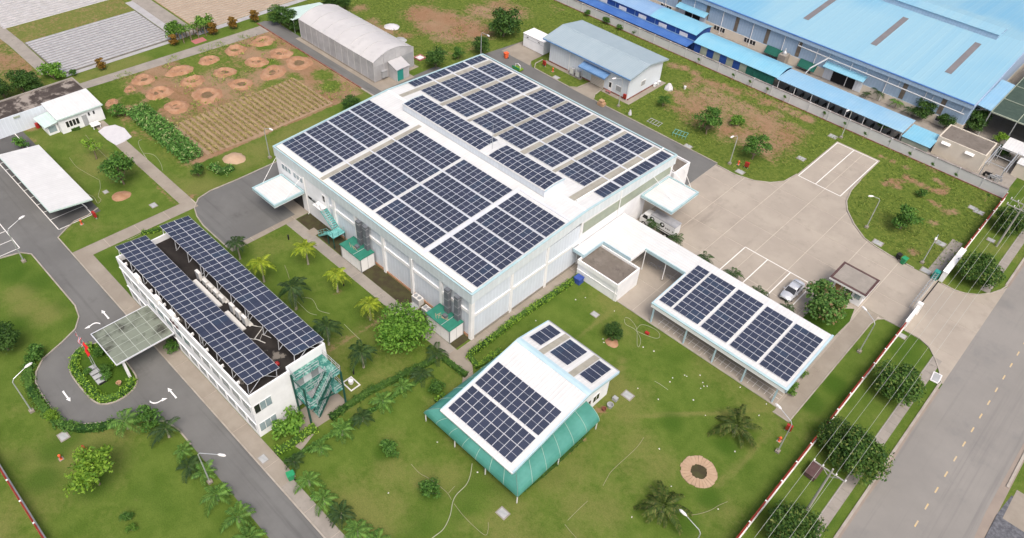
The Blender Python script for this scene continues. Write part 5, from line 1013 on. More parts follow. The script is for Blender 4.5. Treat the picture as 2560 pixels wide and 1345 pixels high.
# ---------------------------------------------------------------- long shed with dark roof and its white lean-to, top left
ls = thing('long_shed', 'long white-walled shed with mottled dark flat roof', 'shed', (-132.5, 20))
MB().box(-135.0, -129.6, -2, 34.0, 0, 3.2).build('wall', 'white_clad_y', ls); MB().box(-134.8, -129.7, -1.9, 33.8, 3.2, 3.24).build('roof_deck', 'shed_roof', ls)
for q in ((-135.1, -134.8, -2, 34.0), (-134.8, -129.6, 33.8, 34.05)): MB().box(*q, 3.0, 3.42).build('parapet', 'old_concrete', ls)
MB().box(-129.58, -129.5, 21.9, 22.9, 2.6, 2.9).build('wall_vent', 'louver', ls)
s2 = thing('white_annex', 'small white annex with bright lean-to roof on the long shed', 'shed', (-127, 30.3))
MB().box(-129.55, -124.4, 26.8, 33.9, 0, 2.75).hexa([(-129.55, 26.8, 2.75), (-124.4, 26.8, 2.75), (-124.4, 33.9, 2.75), (-129.55, 33.9, 2.75)], [(-129.55, 26.8, 3.2), (-124.4, 26.8, 2.78), (-124.4, 33.9, 2.78), (-129.55, 33.9, 3.2)]).build('wall', 'white_wall', s2)
r = MB().slab([(-129.9, 26.6, 3.45), (-124.1, 26.6, 2.9), (-124.1, 34.1, 2.9), (-129.9, 34.1, 3.45)], .08).build('roof', 'white_roof_y', s2); MB().box(-124.16, -124.05, 26.55, 34.15, 2.72, 2.92).build('gutter', 'pale_green_roof', r)
for i in range(4): w = MB().box(-124.42, -124.37, 27.7 + i * .55, 28.2 + i * .55, .85, 2.0).build('window', 'white_paint', s2); MB().box(-124.37, -124.355, 27.74 + i * .55, 28.16 + i * .55, .9, 1.95).build('pane', 'dark_glass', w)
for y in (31.5, 32.3): MB().box(-124.42, -124.36, y, y + .28, 1.6, 2.2).build('window', 'dark_glass', s2)
MB().box(-124.42, -124.37, 30.4, 31.2, .05, 2.0).build('door', 'grey_panel', s2)
kk = thing('kiosk', 'small pale lean-to kiosk at left corner of the annex', 'kiosk', (-127.0, 25.7))
MB().box(-128.4, -125.4, 25.0, 26.7, 0, 1.7).build('wall', 'white_wall', kk); MB().slab([(-128.9, 24.4, 1.95), (-125.0, 24.6, 1.8), (-125.0, 26.78, 2.1), (-128.9, 26.78, 2.25)], .05).build('roof', 'pale_green_roof', kk); MB().box(-125.42, -125.38, 25.2, 26.4, .4, 1.5).build('window', 'glass_pane', kk)
single('red_drum', MB().lathe([(.3, 0), (.32, .03), (.32, .85), (.28, .88), (.1, .88)], -129.0, 24.6, 12), 'red_box', 'red drum beside the pale kiosk', 'drum', (-129.0, 24.6))
single('white_table', MB().box(-123.6, -122.3, 30.9, 32.3, .62, .7).box(-123.5, -123.4, 31.0, 31.1, 0, .62).box(-122.5, -122.4, 31.0, 31.1, 0, .62).box(-123.5, -123.4, 32.1, 32.2, 0, .62).box(-122.5, -122.4, 32.1, 32.2, 0, .62), 'white_paint', 'white table standing against the annex wall', 'table', (-123, 31.6))
# ---------------------------------------------------------------- boundary wall of the works
bw = thing('boundary_wall', 'long pale grey boundary wall with dark coping beside the blue works', 'wall', (-52, 130.2))
for i in range(27):
    x0 = -6.0 - 4.0 * (i + 1); x1 = x0 + 4.0
    MB().box(x0 + .15, x1 - .01, 130.05, 130.25, 0, 2.0).build('wall_panel', 'boundary_wall', bw); MB().box(x0 - .01, x0 + .14, 129.98, 130.32, 0, 2.08).build('pier', 'boundary_wall', bw)
    MB().box(x0 + .14, x1 - .02, 129.98, 130.32, 2.0, 2.08).build('coping', 'wall_cap', bw)
MB().box(-114, -6.0, 129.95, 130.04, 0, .16).build('footing', 'clay_red', bw)
# ---------------------------------------------------------------- the blue works
fa = thing('blue_factory', 'huge works with faded sky-blue ribbed roof and cream lower wall', 'factory', (-65, 170))
FY, FZ, FS, FXE = 144.6, 6.2, .072, -18.6
def qz(y): return FZ + (y - FY) * FS if y < 174 else FZ + (174 - FY) * FS - (y - 174) * FS
W0 = -140
r = MB().slab([(W0, FY, FZ), (FXE, FY, FZ), (FXE, 174, qz(174)), (W0, 174, qz(174))], .15).slab([(W0, 174, qz(174)), (FXE, 174, qz(174)), (FXE, 204, qz(204)), (W0, 204, qz(204))], .15).build('roof', 'factory_roof', fa)
for i in range(6):
    x = -26.4 - 14.85 * i
    MB().slab([(x - .62, 152.0, qz(152) + .03), (x + .62, 152.0, qz(152) + .03), (x + .62, 167.2, qz(167.2) + .03), (x - .62, 167.2, qz(167.2) + .03)], .02).build('skylight_strip', 'works_skylight', r)
m0 = MB().box(W0, -24.3, 170.9, 171.1, 7.9, 9.2).box(W0, -24.3, 177.0, 177.2, 7.9, 9.2).box(-24.5, -24.3, 171.1, 177.0, 7.9, 9.2).build('roof_monitor', 'blue_clad', r)
MB().slab([(W0, 170.7, 9.25), (-24.0, 170.7, 9.25), (-24.0, 174, 9.6), (W0, 174, 9.6)], .06).slab([(W0, 174, 9.6), (-24.0, 174, 9.6), (-24.0, 177.4, 9.25), (W0, 177.4, 9.25)], .06).build('monitor_roof', 'factory_roof', m0) if False else MB().slab([(W0, 170.7, 9.25), (-24.0, 170.7, 9.25), (-24.0, 174, 9.6), (W0, 174, 9.6)], .06).slab([(W0, 174, 9.6), (-24.0, 174, 9.6), (-24.0, 177.4, 9.25), (W0, 177.4, 9.25)], .06).build('monitor_roof', 'factory_roof', fa)
MB().box(W0, FXE, FY - .15, FY - .01, FZ - .75, FZ + .06).build('eave_fascia', 'blue_clad', fa); MB().box(W0, FXE, FY - .25, FY + .1, FZ + .06, FZ + .12).build('gutter', 'royal_roof', fa)
MB().slab([(FXE, FY - .2, FZ + .08), (FXE + .12, FY - .2, FZ + .08), (FXE + .12, 174, qz(174) + .08), (FXE, 174, qz(174) + .08)], .9).build('gable_fascia', 'blue_clad_y', fa)
MB().box(W0, FXE - .25, 145.1, 145.4, 1.8, 5.6).build('cladding', 'blue_clad', fa); MB().box(W0, FXE - .2, 145.0, 145.4, 0, 1.8).build('dado', 'cream_wall', fa)
MB().box(FXE - .5, FXE - .15, 145.4, 203, 1.8, 6.2).build('cladding', 'blue_clad_y', fa); MB().box(FXE - .45, FXE - .1, 145.4, 203, 0, 1.8).build('dado', 'cream_wall', fa)
for i in range(11):
    x = -23.5 - 7.35 * i
    if not (-46.5 < x < -38.0): MB().box(x - .42, x + .42, 145.04, 145.1, 2.0, 5.6).build('translucent_strip', 'brown_glass', fa)
    MB().tube([(x - 3.4, 144.9, 5.5), (x - 3.4, 144.9, .1)], .08, 5).build('downpipe', 'white_paint', fa)
for x0, x1 in ((-23.6, -20.2), (-72.6, -69.8), (-65.0, -62.2), (-86.9, -83.9)):
    w = MB().box(x0, x1, 144.95, 145.0, .7, 1.75).build('window', 'white_paint', fa)
    for i in range(4): a = x0 + .06 + (x1 - x0) * i / 4; MB().box(a, a + (x1 - x0) / 4 - .1, 144.93, 144.949, .77, 1.69).build('pane', 'dark_glass', w)
for x0, x1 in ((-44.6, -39.9), (-80.3, -76.4)):
    MB().box(x0 - 1.8, x1 + 1.6, 144.96, 145.0, .02, 3.0).build('door_surround', 'white_clad_x', fa); MB().box(x0, x1, 144.9, 144.955, .02, 2.6).build('doorway', 'dark_void', fa)
    MB().slab([(x0 - 1.9, 143.4, 3.0), (x1 + 1.9, 143.4, 3.0), (x1 + 1.9, 145.0, 3.6), (x0 - 1.9, 145.0, 3.6)], .08).build('door_awning', 'shed_cyan', fa)
for x in (-57.6, -49.9): 
    t = thing('green_net_awning', 'dark green net awning hung on the works wall, %s' % ('nearer the blue shed' if x < -55 else 'nearer the big doorway'), 'awning', (x, 144.4, .5), 'green net awnings on the works wall')
    MB().slab([(x - 1.9, 144.0, .75), (x + 1.9, 144.0, .75), (x + 1.9, 144.9, 2.1), (x - 1.9, 144.9, 2.1)], .05).build('net', 'green_net', t); MB().bar((x - 1.9, 143.98, .75), (x + 1.9, 143.98, .75), .06).build('rod', 'dark_green_steel', t)
t = thing('exhaust_pipe', 'silver exhaust pipe running along the works wall on brackets', 'pipe', (-38, 144.5, 4.6))
MB().tube([(-53.0, 144.4, 4.6), (-19.4, 144.4, 4.1)], .13).build('main_pipe', 'steel', t)
for x in (-53, -46.3, -38.4, -32, -25.5, -20.0): MB().tube([(x, 144.45, 4.6 - (x + 53) * .015), (x, 144.9, 5.5)], .06, 5).build('bracket', 'steel', t)
MB().tube([(-46.3, 144.3, 4.5), (-47.4, 139.4, 3.6), (-47.7, 138.6, 2.6)], .16).build('branch_pipe', 'steel', t)
t = thing('air_vent', 'galvanised cyclone vent standing on a grey block by the works wall', 'vent', (-55.0, 143.6))
MB().box(-55.8, -54.2, 142.9, 144.9, 0, 2.1).build('block', 'old_concrete', t); MB().lathe([(.45, 2.1), (.45, 2.5), (.2, 2.9), (.12, 3.3), (.05, 3.4)], -55.0, 143.8, 12).build('cyclone', 'steel', t)
# blue-roofed sheds between the wall and the works
def shed(name, label, x0, x1, y0, y1, z0, z1, bulge, m, group=None):
    t = thing(name, label, 'shed', ((x0 + x1) / 2, (y0 + y1) / 2), group); mb = MB(); n = 8 if bulge else 2
    pr = [(y0 + (y1 - y0) * i / n, z0 + (z1 - z0) * i / n + bulge * math.sin(math.pi * i / n)) for i in range(n + 1)]
    for (a, za), (b, zb) in zip(pr[:-1], pr[1:]): mb.slab([(x0, a, za), (x1, a, za), (x1, b, zb), (x0, b, zb)], .06)
    mb.build('roof', m, t); return t
t = shed('bike_shed', 'long open motorbike shed with sky-blue roof behind the boundary wall', -50.3, -25.1, 131.75, 137.4, 2.9, 3.05, .18, 'shed_blue')
for i in range(8):
    for y in (132.0, 137.1): MB().box(-49.8 + i * 3.5, -49.7 + i * 3.5, y - .05, y + .05, 0, 2.9).build('post', 'white_paint', t)
t = shed('net_shed', 'curved pale blue roof with rusty patches over netted blue wall', -69.8, -50.3, 132.2, 138.4, 2.85, 3.0, .75, 'shed_cyan')
for i in range(12):
    x = -69.6 + i * 1.55; MB().box(x, x + 1.5, 132.5, 132.6, .05, 2.8).build('wall_panel', ['royal_blue', 'louver'][i % 2] if i < 8 else 'green_net', t)
MB().box(-69.7, -50.4, 137.9, 138.05, .05, 2.9).build('back_wall', 'royal_blue', t)
t = shed('store_shed', 'low bright blue lean-to roof between motorbike shed and pump house', -25.0, -19.9, 131.4, 136.8, 2.45, 2.6, 0, 'shed_cyan'); MB().box(-24.8, -20.1, 131.6, 131.7, .05, 2.35).build('front_wall', 'louver', t); MB().box(-24.9, -24.8, 131.7, 136.6, .05, 2.4).build('side_wall', 'louver', t)
rb = thing('royal_blue_block', 'long royal blue office block with pale curved roof end', 'building', (-85, 136.5))
MB().box(-120, -70.7, 134.2, 140.0, 0, 3.45).build('wall', 'royal_blue', rb)
for x0, x1, m in ((-82.4, -70.4, 'shed_cyan'), (-120, -82.4, 'mid_blue_roof')):
    mb = MB(); n = 8; pr = [(133.9 + 6.3 * i / n, 3.55 + .55 * math.sin(math.pi * i / n)) for i in range(n + 1)]
    for (a, za), (b, zb) in zip(pr[:-1], pr[1:]): mb.slab([(x0, a, za), (x1, a, za), (x1, b, zb), (x0, b, zb)], .08)
    mb.build('roof', m, rb)
for i in range(9):
    x = -74.6 - i * 5.4; w = MB().box(x, x + 2.0, 134.14, 134.2, 2.2, 2.95).build('window', 'white_paint', rb); MB().box(x + .06, x + 1.94, 134.12, 134.141, 2.27, 2.88).build('pane', 'flag_white', w)
    MB().tube([(x - 1.0, 134.1, 3.5), (x - 1.0, 134.1, 2.0)], .05, 5).build('downpipe', 'mid_blue_roof', rb)
MB().slab([(-120, 131.2, 1.85), (-70.6, 131.2, 1.85), (-70.6, 134.2, 2.1), (-120, 134.2, 2.1)], .08).build('porch_roof', 'royal_roof', rb); MB().bar((-120, 133.9, 2.2), (-70.6, 133.9, 2.2), .12).build('pipe', 'mid_blue_roof', rb)
ph = thing('pump_house', 'cream block with stained flat roof and two white lamps behind the wall', 'building', (-16, 137.5))
MB().box(-20.0, -11.85, 134.6, 140.3, 0, 3.35).build('wall', 'cream_wall', ph); MB().box(-19.8, -12.05, 134.8, 140.1, 3.35, 3.38).build('roof_deck', 'flat_roof', ph)
for q in ((-20.0, -11.85, 134.6, 134.8), (-20.0, -11.85, 140.1, 140.3), (-20.0, -19.8, 134.8, 140.1), (-12.05, -11.85, 134.8, 140.1)): MB().box(*q, 3.35, 3.5).build('parapet', 'cream_wall', ph)
for x in (-18.4, -14.3): MB().hexa([(x - .75, 134.35, 2.5), (x + .75, 134.35, 2.5), (x + .75, 134.6, 2.5), (x - .75, 134.6, 2.5)], [(x - .75, 134.2, 2.62), (x + .75, 134.2, 2.62), (x + .75, 134.6, 2.95), (x - .75, 134.6, 2.95)]).build('window_hood', 'white_paint', ph)
# right edge: shade frame, canopy, sheds and gantry of the works
t = thing('blue_canopy', 'flat blue canopy on the gable side of the works', 'canopy', (-17.5, 155)); MB().slab([(-18.6, 147.3, 5.4), (-16.1, 147.3, 5.2), (-16.1, 161, 5.2), (-18.6, 161, 5.4)], .12).build('roof', 'shed_blue', t)
for y in (148, 154, 160): MB().bar((-16.3, y, 5.1), (-18.5, y, 4.0), .08).build('strut', 'steel', t)
sn = thing('shade_frame', 'large dark green shade net on a steel frame beside the works', 'shade frame', (-9, 162))
for i in range(4):
    for j in range(5): MB().slab([(-16.0 + 4.5 * i + .05, 147.4 + 7 * j + .05, 4.9), (-11.5 + 4.5 * i - .05, 147.4 + 7 * j + .05, 4.9), (-11.5 + 4.5 * i - .05, 154.4 + 7 * j - .05, 4.9), (-16.0 + 4.5 * i + .05, 154.4 + 7 * j - .05, 4.9)], .04).build('net_panel', 'shade_net', sn)
for i in range(5): MB().bar((-16.0 + 4.5 * i, 147.3, 4.95), (-16.0 + 4.5 * i, 182.5, 4.95), .12).build('beam', 'louver', sn)
for j in range(6): MB().bar((-16.0, 147.4 + 7 * j, 5.0), (2, 147.4 + 7 * j, 5.0), .12 if j else .2).build('beam', 'louver', sn)
for x in (-16, -11.5, -7): MB().box(x - .08, x + .08, 147.3, 147.46, 0, 4.9).build('post', 'steel', sn)
t = thing('rear_building', 'cream building with louvred window beyond the works roof', 'building', (-45, 200)); MB().box(-75, -28.6, 204.5, 224, 0, 8).build('wall', 'cream_wall', t); MB().box(-75.3, -28.3, 204.2, 224.3, 8, 8.2).build('roof', 'white_roof', t); MB().box(-34.6, -31.4, 204.4, 204.5, 4.5, 6.5).build('window', 'louver', t)
t = thing('rear_shed', 'plain blue shed roof beyond the works at top right', 'shed', (-10, 215)); MB().box(-27, 20, 190, 240, 0, 4.0).build('wall', 'blue_clad_y', t); MB().box(-27.3, 20.3, 189.7, 240.3, 4.0, 4.2).build('roof', 'mid_blue_roof', t)
t = thing('service_yard_shed', 'cream shed at the right end of the works yard', 'shed', (-4, 139)); MB().box(-7.5, -1.0, 138.5, 144, 0, 2.4).build('wall', 'cream_wall', t); MB().box(-7.6, -.9, 138.4, 144.1, 2.4, 2.5).build('roof', 'white_roof', t)
t = thing('white_canopy', 'small white canopy roof beside the steel gantry', 'canopy', (-8.5, 142.5)); MB().slab([(-11.0, 140.8, 2.9), (-7.0, 140.8, 2.9), (-7.0, 145.2, 3.0), (-11.0, 145.2, 3.0)], .08).build('roof', 'white_roof', t)
for x, y in ((-10.8, 141), (-7.2, 141), (-10.8, 145), (-7.2, 145)): MB().box(x - .05, x + .05, y - .05, y + .05, 0, 2.9).build('post', 'steel', t)
t = thing('steel_gantry', 'grey steel gantry with ladders beside the pump house', 'gantry', (-9.5, 136))
for x in (-11.2, -8.2):
    for y in (132.6, 138.6): MB().box(x - .07, x + .07, y - .07, y + .07, 0, 3.8).build('post', 'steel', t)
    MB().bar((x, 131.5, 3.8), (x, 139.6, 3.8), .12).build('rail', 'steel', t); MB().bar((x + .35, 131.5, 3.8), (x + .35, 139.6, 3.8), .06).build('rail', 'steel', t)
for y in (132.6, 135.6, 138.6): MB().bar((-11.2, y, 3.75), (-8.2, y, 3.75), .08).build('cross_beam', 'steel', t)
for i, (x, y, c, n) in enumerate(((-10.2, 134.6, 'rubber', 'black'), (-9.3, 134.3, 'stone_grey', 'grey'), (-8.6, 134.9, 'grey_panel', 'dark grey'))):
    single('motorbike', MB().bar((x - .6, y, .75), (x + .5, y, .8), .25, .3).lathe([(.3, .55), (.31, .6), (.1, .62)], x, y, 8).bar((x - .75, y, .3), (x - .35, y, .3), .1, .6).bar((x + .45, y, .3), (x + .8, y, .3), .1, .6).bar((x + .5, y - .3, 1.05), (x + .5, y + .3, 1.05), .05), c, '%s motorbike parked under the steel gantry' % n, 'motorbike', (x, y))

# ---------------------------------------------------------------- plants
NR = np.random.RandomState(11)
def leaf_mesh(name, P, N, size, m, asp=0.55, jit=0.7):
    """one small bent leaf (2 triangles on each side of its rib) per point"""
    n = len(P); d = N + NR.normal(0, jit, (n, 3)); d /= np.linalg.norm(d, axis=1)[:, None] + 1e-9
    r = NR.normal(0, 1, (n, 3)); u = np.cross(d, r); u /= np.linalg.norm(u, axis=1)[:, None] + 1e-9; w = np.cross(d, u)
    s = (size * NR.uniform(.7, 1.3, n))[:, None]
    a, b, c, e = P - u * s * .5, P + w * s * asp * .5 - d * s * .08, P + u * s * .5, P - w * s * asp * .5 - d * s * .08
    V = np.stack([a, b, c, e], 1).reshape(-1, 3)
    me = bpy.data.meshes.new(name); me.vertices.add(len(V)); me.vertices.foreach_set('co', V.ravel().astype(np.float32))
    me.loops.add(4 * n); me.loops.foreach_set('vertex_index', np.arange(4 * n, dtype=np.int32)); me.polygons.add(n)
    me.polygons.foreach_set('loop_start', (np.arange(n) * 4).astype(np.int32)); me.polygons.foreach_set('loop_total', np.full(n, 4, np.int32))
    me.update(calc_edges=True); me.materials.append(MATS[m]); return me
def shell(c, r, n, flat=1.0, inner=.55):
    v = NR.normal(0, 1, (n, 3)); v /= np.linalg.norm(v, axis=1)[:, None]
    v[:, 2] = np.where(v[:, 2] < -.35, -v[:, 2], v[:, 2])
    rad = r * NR.uniform(inner, 1.05, n)[:, None]; p = v * rad; p[:, 2] *= flat
    return p + np.array(c), v
CROWNS = {}
def tree_proto(kind, R, H, base, nclump, leaf, m, n, flat=.8, seed=0, cr=.45, layered=False):
    """crown built from leaf clumps on limbs; returns (crown mesh, trunk mesh, clump centres)"""
    global NR
    NR = np.random.RandomState(100 + seed); random.seed(100 + seed)
    cz = base + (H - base) * .5; ch = (H - base) * .5; cl = []
    for i in range(nclump):
        for _ in range(30):
            a = U(0, 6.283); q = math.sqrt(U(.0, 1)); zz = U(-.75, .95)
            lim = math.sqrt(max(0, 1 - zz * zz * .8))
            x, y = R * .78 * q * lim * math.cos(a), R * .78 * q * lim * math.sin(a)
            if all((x - k[0]) ** 2 + (y - k[1]) ** 2 + (cz + zz * ch * .8 - k[2]) ** 2 > (R * cr * .55) ** 2 for k in cl): break
        cl.append((x, y, cz + zz * ch * .8))
    P = []; N = []
    for k in cl:
        r = R * cr * U(.75, 1.2); p, v = shell(k, r, max(8, n // nclump), .55 if layered else flat * .9, .45); P.append(p); N.append(v * .8 + np.array([0, 0, .6]))
    P = np.concatenate(P); N = np.concatenate(N); ok = P[:, 2] > .25; P, N = P[ok], N[ok]
    cm = leaf_mesh('crown', P, N, leaf, m)
    t = MB(); tr = .035 * R + .05
    lean = (U(-.1, .1) * R, U(-.1, .1) * R)
    t.tube([(0, 0, 0), (lean[0] * .4, lean[1] * .4, base * .6), (lean[0], lean[1], base + ch * .6), (lean[0], lean[1], base + ch)], [tr, tr * .8, tr * .6, tr * .3], 7)
    for k in cl[:10]: t.tube([(lean[0] * .6, lean[1] * .6, base * .9), ((k[0] + lean[0]) * .5, (k[1] + lean[1]) * .5, (k[2] + base) * .52), k], [tr * .45, tr * .3, tr * .12], 5)
    return cm, t.mesh('trunk', 'bark')
def plant(name, proto, loc, label, cat, s=1.0, rz=None, group=None, sz=None):
    t = thing(name, label, cat, loc, group)
    for nm, me in (('trunk', proto[1]), ('crown', proto[0])):
        o = bpy.data.objects.new(nm, me); C.objects.link(o); o.parent = t
    t.rotation_euler = (0, 0, U(0, 6.28) if rz is None else rz); t.scale = (s, s, (sz or s)); return t
T_FIC = [tree_proto('f', 4.2, 6.0, .8, 30, .50, 'leaf_ficus', 7500, seed=i) for i in (1, 2)]
T_RND = [tree_proto('r', 3.6, 5.2, .9, 24, .40, 'leaf_bright', 4200, seed=i) for i in (3,)]
T_MAN = [tree_proto('m', 3.6, 5.2, 1.0, 20, .55, 'leaf_mango', 2600, seed=i, cr=.42) for i in (4,)]
T_YEL = [tree_proto('y', 2.7, 4.2, 1.1, 17, .36, 'leaf_yellow', 1700, seed=i, cr=.40) for i in (5,)]
T_DRK = [tree_proto('d', 2.8, 4.8, .5, 18, .40, 'leaf_dark', 2600, seed=i) for i in (6, 7)]
T_LAY = [tree_proto('l', 2.5, 4.6, .8, 15, .36, 'leaf_mid', 1700, seed=i, cr=.42, layered=True) for i in (8, 9)]
T_SML = [tree_proto('s', 1.3, 2.0, .2, 11, .28, 'leaf_mid', 900, seed=i) for i in (10, 11)]
T_BSH = [tree_proto('b', 1.5, 1.7, .1, 12, .30, 'leaf_bright', 1000, seed=i) for i in (12,)]
T_SPR = [tree_proto('p', 1.5, 3.0, 1.3, 6, .30, 'leaf_yellow', 260, seed=i, cr=.36) for i in (13,)]
T_TOP = [tree_proto('t', .95, 2.3, .0, 22, .20, 'topiary_brown', 2600, seed=14, cr=.42)]
random.seed(21)
# street trees outside the fence
for (x, y), s, i, lb in (((-2.03,76.06), 0.70, 0, 'large dark round street tree by the drain cover near the gate apron'), ((-3.81,63.57), .55, 1, 'dark street tree merging with the bigger one by the power pole'), ((-1.17,62.57), .74, 0, 'largest dark street tree beside the power pole and kerb'), ((-2.15,49.13), .68, 1, 'dark street tree cut by the bottom edge of the picture'), ((-2.26,105.35), .68, 1, 'street tree at the upper side of the gate apron'), ((-2.83,121.56), .62, 0, 'street tree behind the double power pole at right edge')):
    plant('street_tree', T_FIC[i], (x, y), lb, 'tree', s, group='street trees along the fence')
plant('round_tree', T_RND[0], (-50.07,37.76), 'bright green round tree on the lawn by the corner cabin', 'tree', 1.0)
plant('mango_tree', T_MAN[0], (-15.14,82.16), 'leafy tree with reddish flush in front of the guard house', 'tree', .92)
plant('lawn_tree', T_YEL[0], (-57.61,2.11), 'yellow-green tree on the lower left lawn near red cabinet', 'tree', 1.05)
plant('seedling', T_SML[0], (-51.79,2.35), 'thin bright seedling on the lower left lawn', 'shrub', .55); plant('seedling', T_BSH[0], (-50.2,2.17), 'pale seedling near the bottom edge of the left lawn', 'shrub', .4)
for p, r, a, s, lb in ((T_DRK, 0, (-101.22,108.11), 1.32, 'tall dense dark tree beside the site cabin'), (T_DRK, 1, (-98.74,99.01), .72, 'dark tree behind the lamp post at the hall corner'), (T_DRK, 1, (-100.33,88.35), .82, 'round dark tree between greenhouse porch and hall'), (T_LAY, 0, (-100.26,94.17), .55, 'small slender tree left of the lamp post behind the hall'), (T_DRK, 0, (-98.75,66.7), .66, 'dark conical tree against the far left roof edge of the hall'),
                       (T_LAY, 0, (-50.91,108.98), 1.08, 'spreading tree on the rough ground beside a green bush'), (T_LAY, 1, (-41.05,108.3), 1.0, 'dark tree beside the red cabinet near the yard corner'), (T_LAY, 1, (-61.69,110.51), .5, 'young bright tree near the white cone by the store'), (T_LAY, 0, (-14.97,109.12), .92, 'tree in the grassy plot beside the curved yard kerb'), (T_LAY, 1, (-105.02,27.75), 1.15, 'broad tree on a soil ring near the concrete path')):
    plant('tree', p[r], a, lb, 'tree', s)
for p, r, a, s, lb in ((T_BSH, 0, (-49.6,19.9), 1.35, 'round bright shrub at the office end wall'), (T_SML, 0, (-39.17,26.41), .95, 'round shrub on the lawn left of the pavilion'), (T_SML, 1, (-32.28,26.14), .95, 'shrub in the lawn near the forked hose'), (T_SML, 1, (-41.83,35.79), .8, 'small shrub beside the awning corner of the pavilion'), (T_DRK, 0, (-32.57,58.35), .5, 'dark shrub on an orange soil mound behind the pavilion'), (T_BSH, 0, (-142.76,33.12), 1.55, 'bright bushy tree at the end of the field path'), (T_DRK, 1, (-142.08,27.41), .8, 'dark bush behind the long shed, left of its twin'), (T_DRK, 0, (-141.36,28.94), .75, 'dark bush behind the long shed, right of its twin'), (T_DRK, 1, (-141.48,23.95), .75, 'dark bush behind the long shed at left edge'), (T_SML, 0, (-124.82,20.5), .95, 'dark shrub between long shed and white carport'), (T_SML, 1, (-123.7,35.99), 1.1, 'leafy shrub beside the annex and pit field'), (T_SML, 0, (-99.36,37.16), 1.05, 'dark shrub beside the concrete path near the sand heap'), (T_SPR, 0, (-114.09,27.65), 1.2, 'sparse young tree on the lawn beyond the white carport'), (T_DRK, 1, (-82.82,2.54), .8, 'dark shrub at left edge beside the drive loop'), (T_SML, 0, (-78.88,4.41), 1.1, 'dark shrub at the end of the loop hedge'), (T_SML, 1, (-69.25,16.56), .75, 'potted shrub on red soil by the porch'), (T_BSH, 0, (-48.43,115.73), 1.0, 'low green bush on bare soil near the spreading tree'), (T_SML, 1, (-16.11,120.07), .7, 'small dark shrub in the grassy plot near the wall'), (T_BSH, 0, (-11.93,70.85), .62, 'upper variegated shrub by the shelter end'), (T_BSH, 0, (-11.83,67.02), .85, 'lower variegated shrub at the shelter corner'), (T_SML, 1, (-60.97,9.35), 1.2, 'dark shrub between two palms at the drive bend')):
    plant('shrub', p[r], a, lb, 'shrub', s)
for i, a in enumerate(((-141.1,55.53), (-140.18,63.53), (-139.88,68), (-139.78,73.02), (-140.7,41))):
    plant('topiary_bush', T_TOP[0], a, ['orange-brown clipped bush at left foot of the vine pergola', 'orange-brown clipped bush right of the vine pergola', 'second orange-brown clipped bush right of the pergola', 'orange-brown clipped bush nearest the pale green shade roof', 'greenish-brown clipped bush left along the field path'][i], 'bush', [1.0, 1.15, 1.1, 1.1, 1.0][i], group='clipped bushes along the field path')
plant('shrub', T_SML[0], (-141.91,36.15), 'small green bush at the lower corner of the mulched field', 'shrub', .6)
for i, a in enumerate(((-143.19,57.45), (-142.89,63.1))): plant('vine_tree', T_BSH[0], a, ['bright leafy tree at the left end of the pergola', 'bright leafy tree at the right end of the pergola'][i], 'tree', 1.35, sz=1.9)
for i, a in enumerate(((-135.52,76.33), (-132.74,76.75), (-134.03,88.15), (-132.41,90.44), (-130.89,77.06))): plant('shrub', T_DRK[i % 2], a, ['dark shrub left below the pale green shade roof', 'dark shrub in the middle below the pale shade roof', 'dark shrub behind the far greenhouse gable', 'low dark shrub trailing behind the greenhouse roof', 'dark shrub at the greenhouse corner below the shade roof'][i], 'shrub', [.85, .8, .8, .6, .6][i])
# pergola
pg = thing('pergola', 'timber pergola overgrown with bright vines at the field path', 'pergola', (-143.57,60.44))
gx_, gy_ = (-141.5,59.68)
for dx in (-.9, .9):
    for dy in (-2.4, -.8, .8, 2.4): MB().box(gx_ + dx - .08, gx_ + dx + .08, gy_ + dy - .08, gy_ + dy + .08, 0, 2.2).build('post', 'bark', pg)
for dx in (-.9, .9): MB().box(gx_ + dx - .06, gx_ + dx + .06, gy_ - 3, gy_ + 3, 2.2, 2.32).build('beam', 'bark', pg)
pv_ = NR.uniform(-1, 1, (900, 3)) * np.array([1.3, 3.2, .22]) + np.array([0, 0, 2.45]); o = bpy.data.objects.new('vine', leaf_mesh('vine', pv_, np.tile([0, 0, 1.], (900, 1)), .32, 'leaf_bright')); C.objects.link(o); o.parent = pg; o.location = (gx_ - pg.location.x, gy_ - pg.location.y, 0)
sheet('brick_pad', [(gx_ + .8, gy_ - 1.0), (gx_ + 2.7, gy_ - 1.0), (gx_ + 2.7, gy_ + 1.6), (gx_ + .8, gy_ + 1.6)], .02, 'pink_flower')
# ---------------------------------------------------------------- palms: every frond its own part
def frond_mesh(name, L, droop, m, nl, lw, ll, rise=.5):
    """arching rib with leaflets to both sides, growing along +x"""
    mb = MB(); rib = []
    for i in range(9):
        t = i / 8; rib.append((L * t * (1 - .12 * droop * t), 0, rise * L * t - droop * L * .75 * t * t))
    mb.tube(rib, [.03 * (1 - .8 * i / 8) + .006 for i in range(9)], 3)
    for i in range(nl):
        t = .12 + .88 * i / (nl - 1); k = min(7, int(t * 8)); f = t * 8 - k
        p = [rib[k][d] + (rib[k + 1][d] - rib[k][d]) * f for d in range(3)]; l = ll * (1 - abs(t - .45) * 1.1) * U(.85, 1.1) + .08
        for s in (-1, 1):
            ax = .55 + .25 * t; dz = -.30 - .25 * U(0, 1); q = (p[0] + l * ax * .8, p[1] + s * l * .8, p[2] + l * dz)
            mid = (p[0] + l * ax * .4, p[1] + s * l * .45, p[2] + l * dz * .25)
            mb.quad(p, (mid[0] - lw, mid[1], mid[2]), q, (mid[0] + lw, mid[1], mid[2]))
    return mb.mesh(name, m)
random.seed(5)
FR = {}
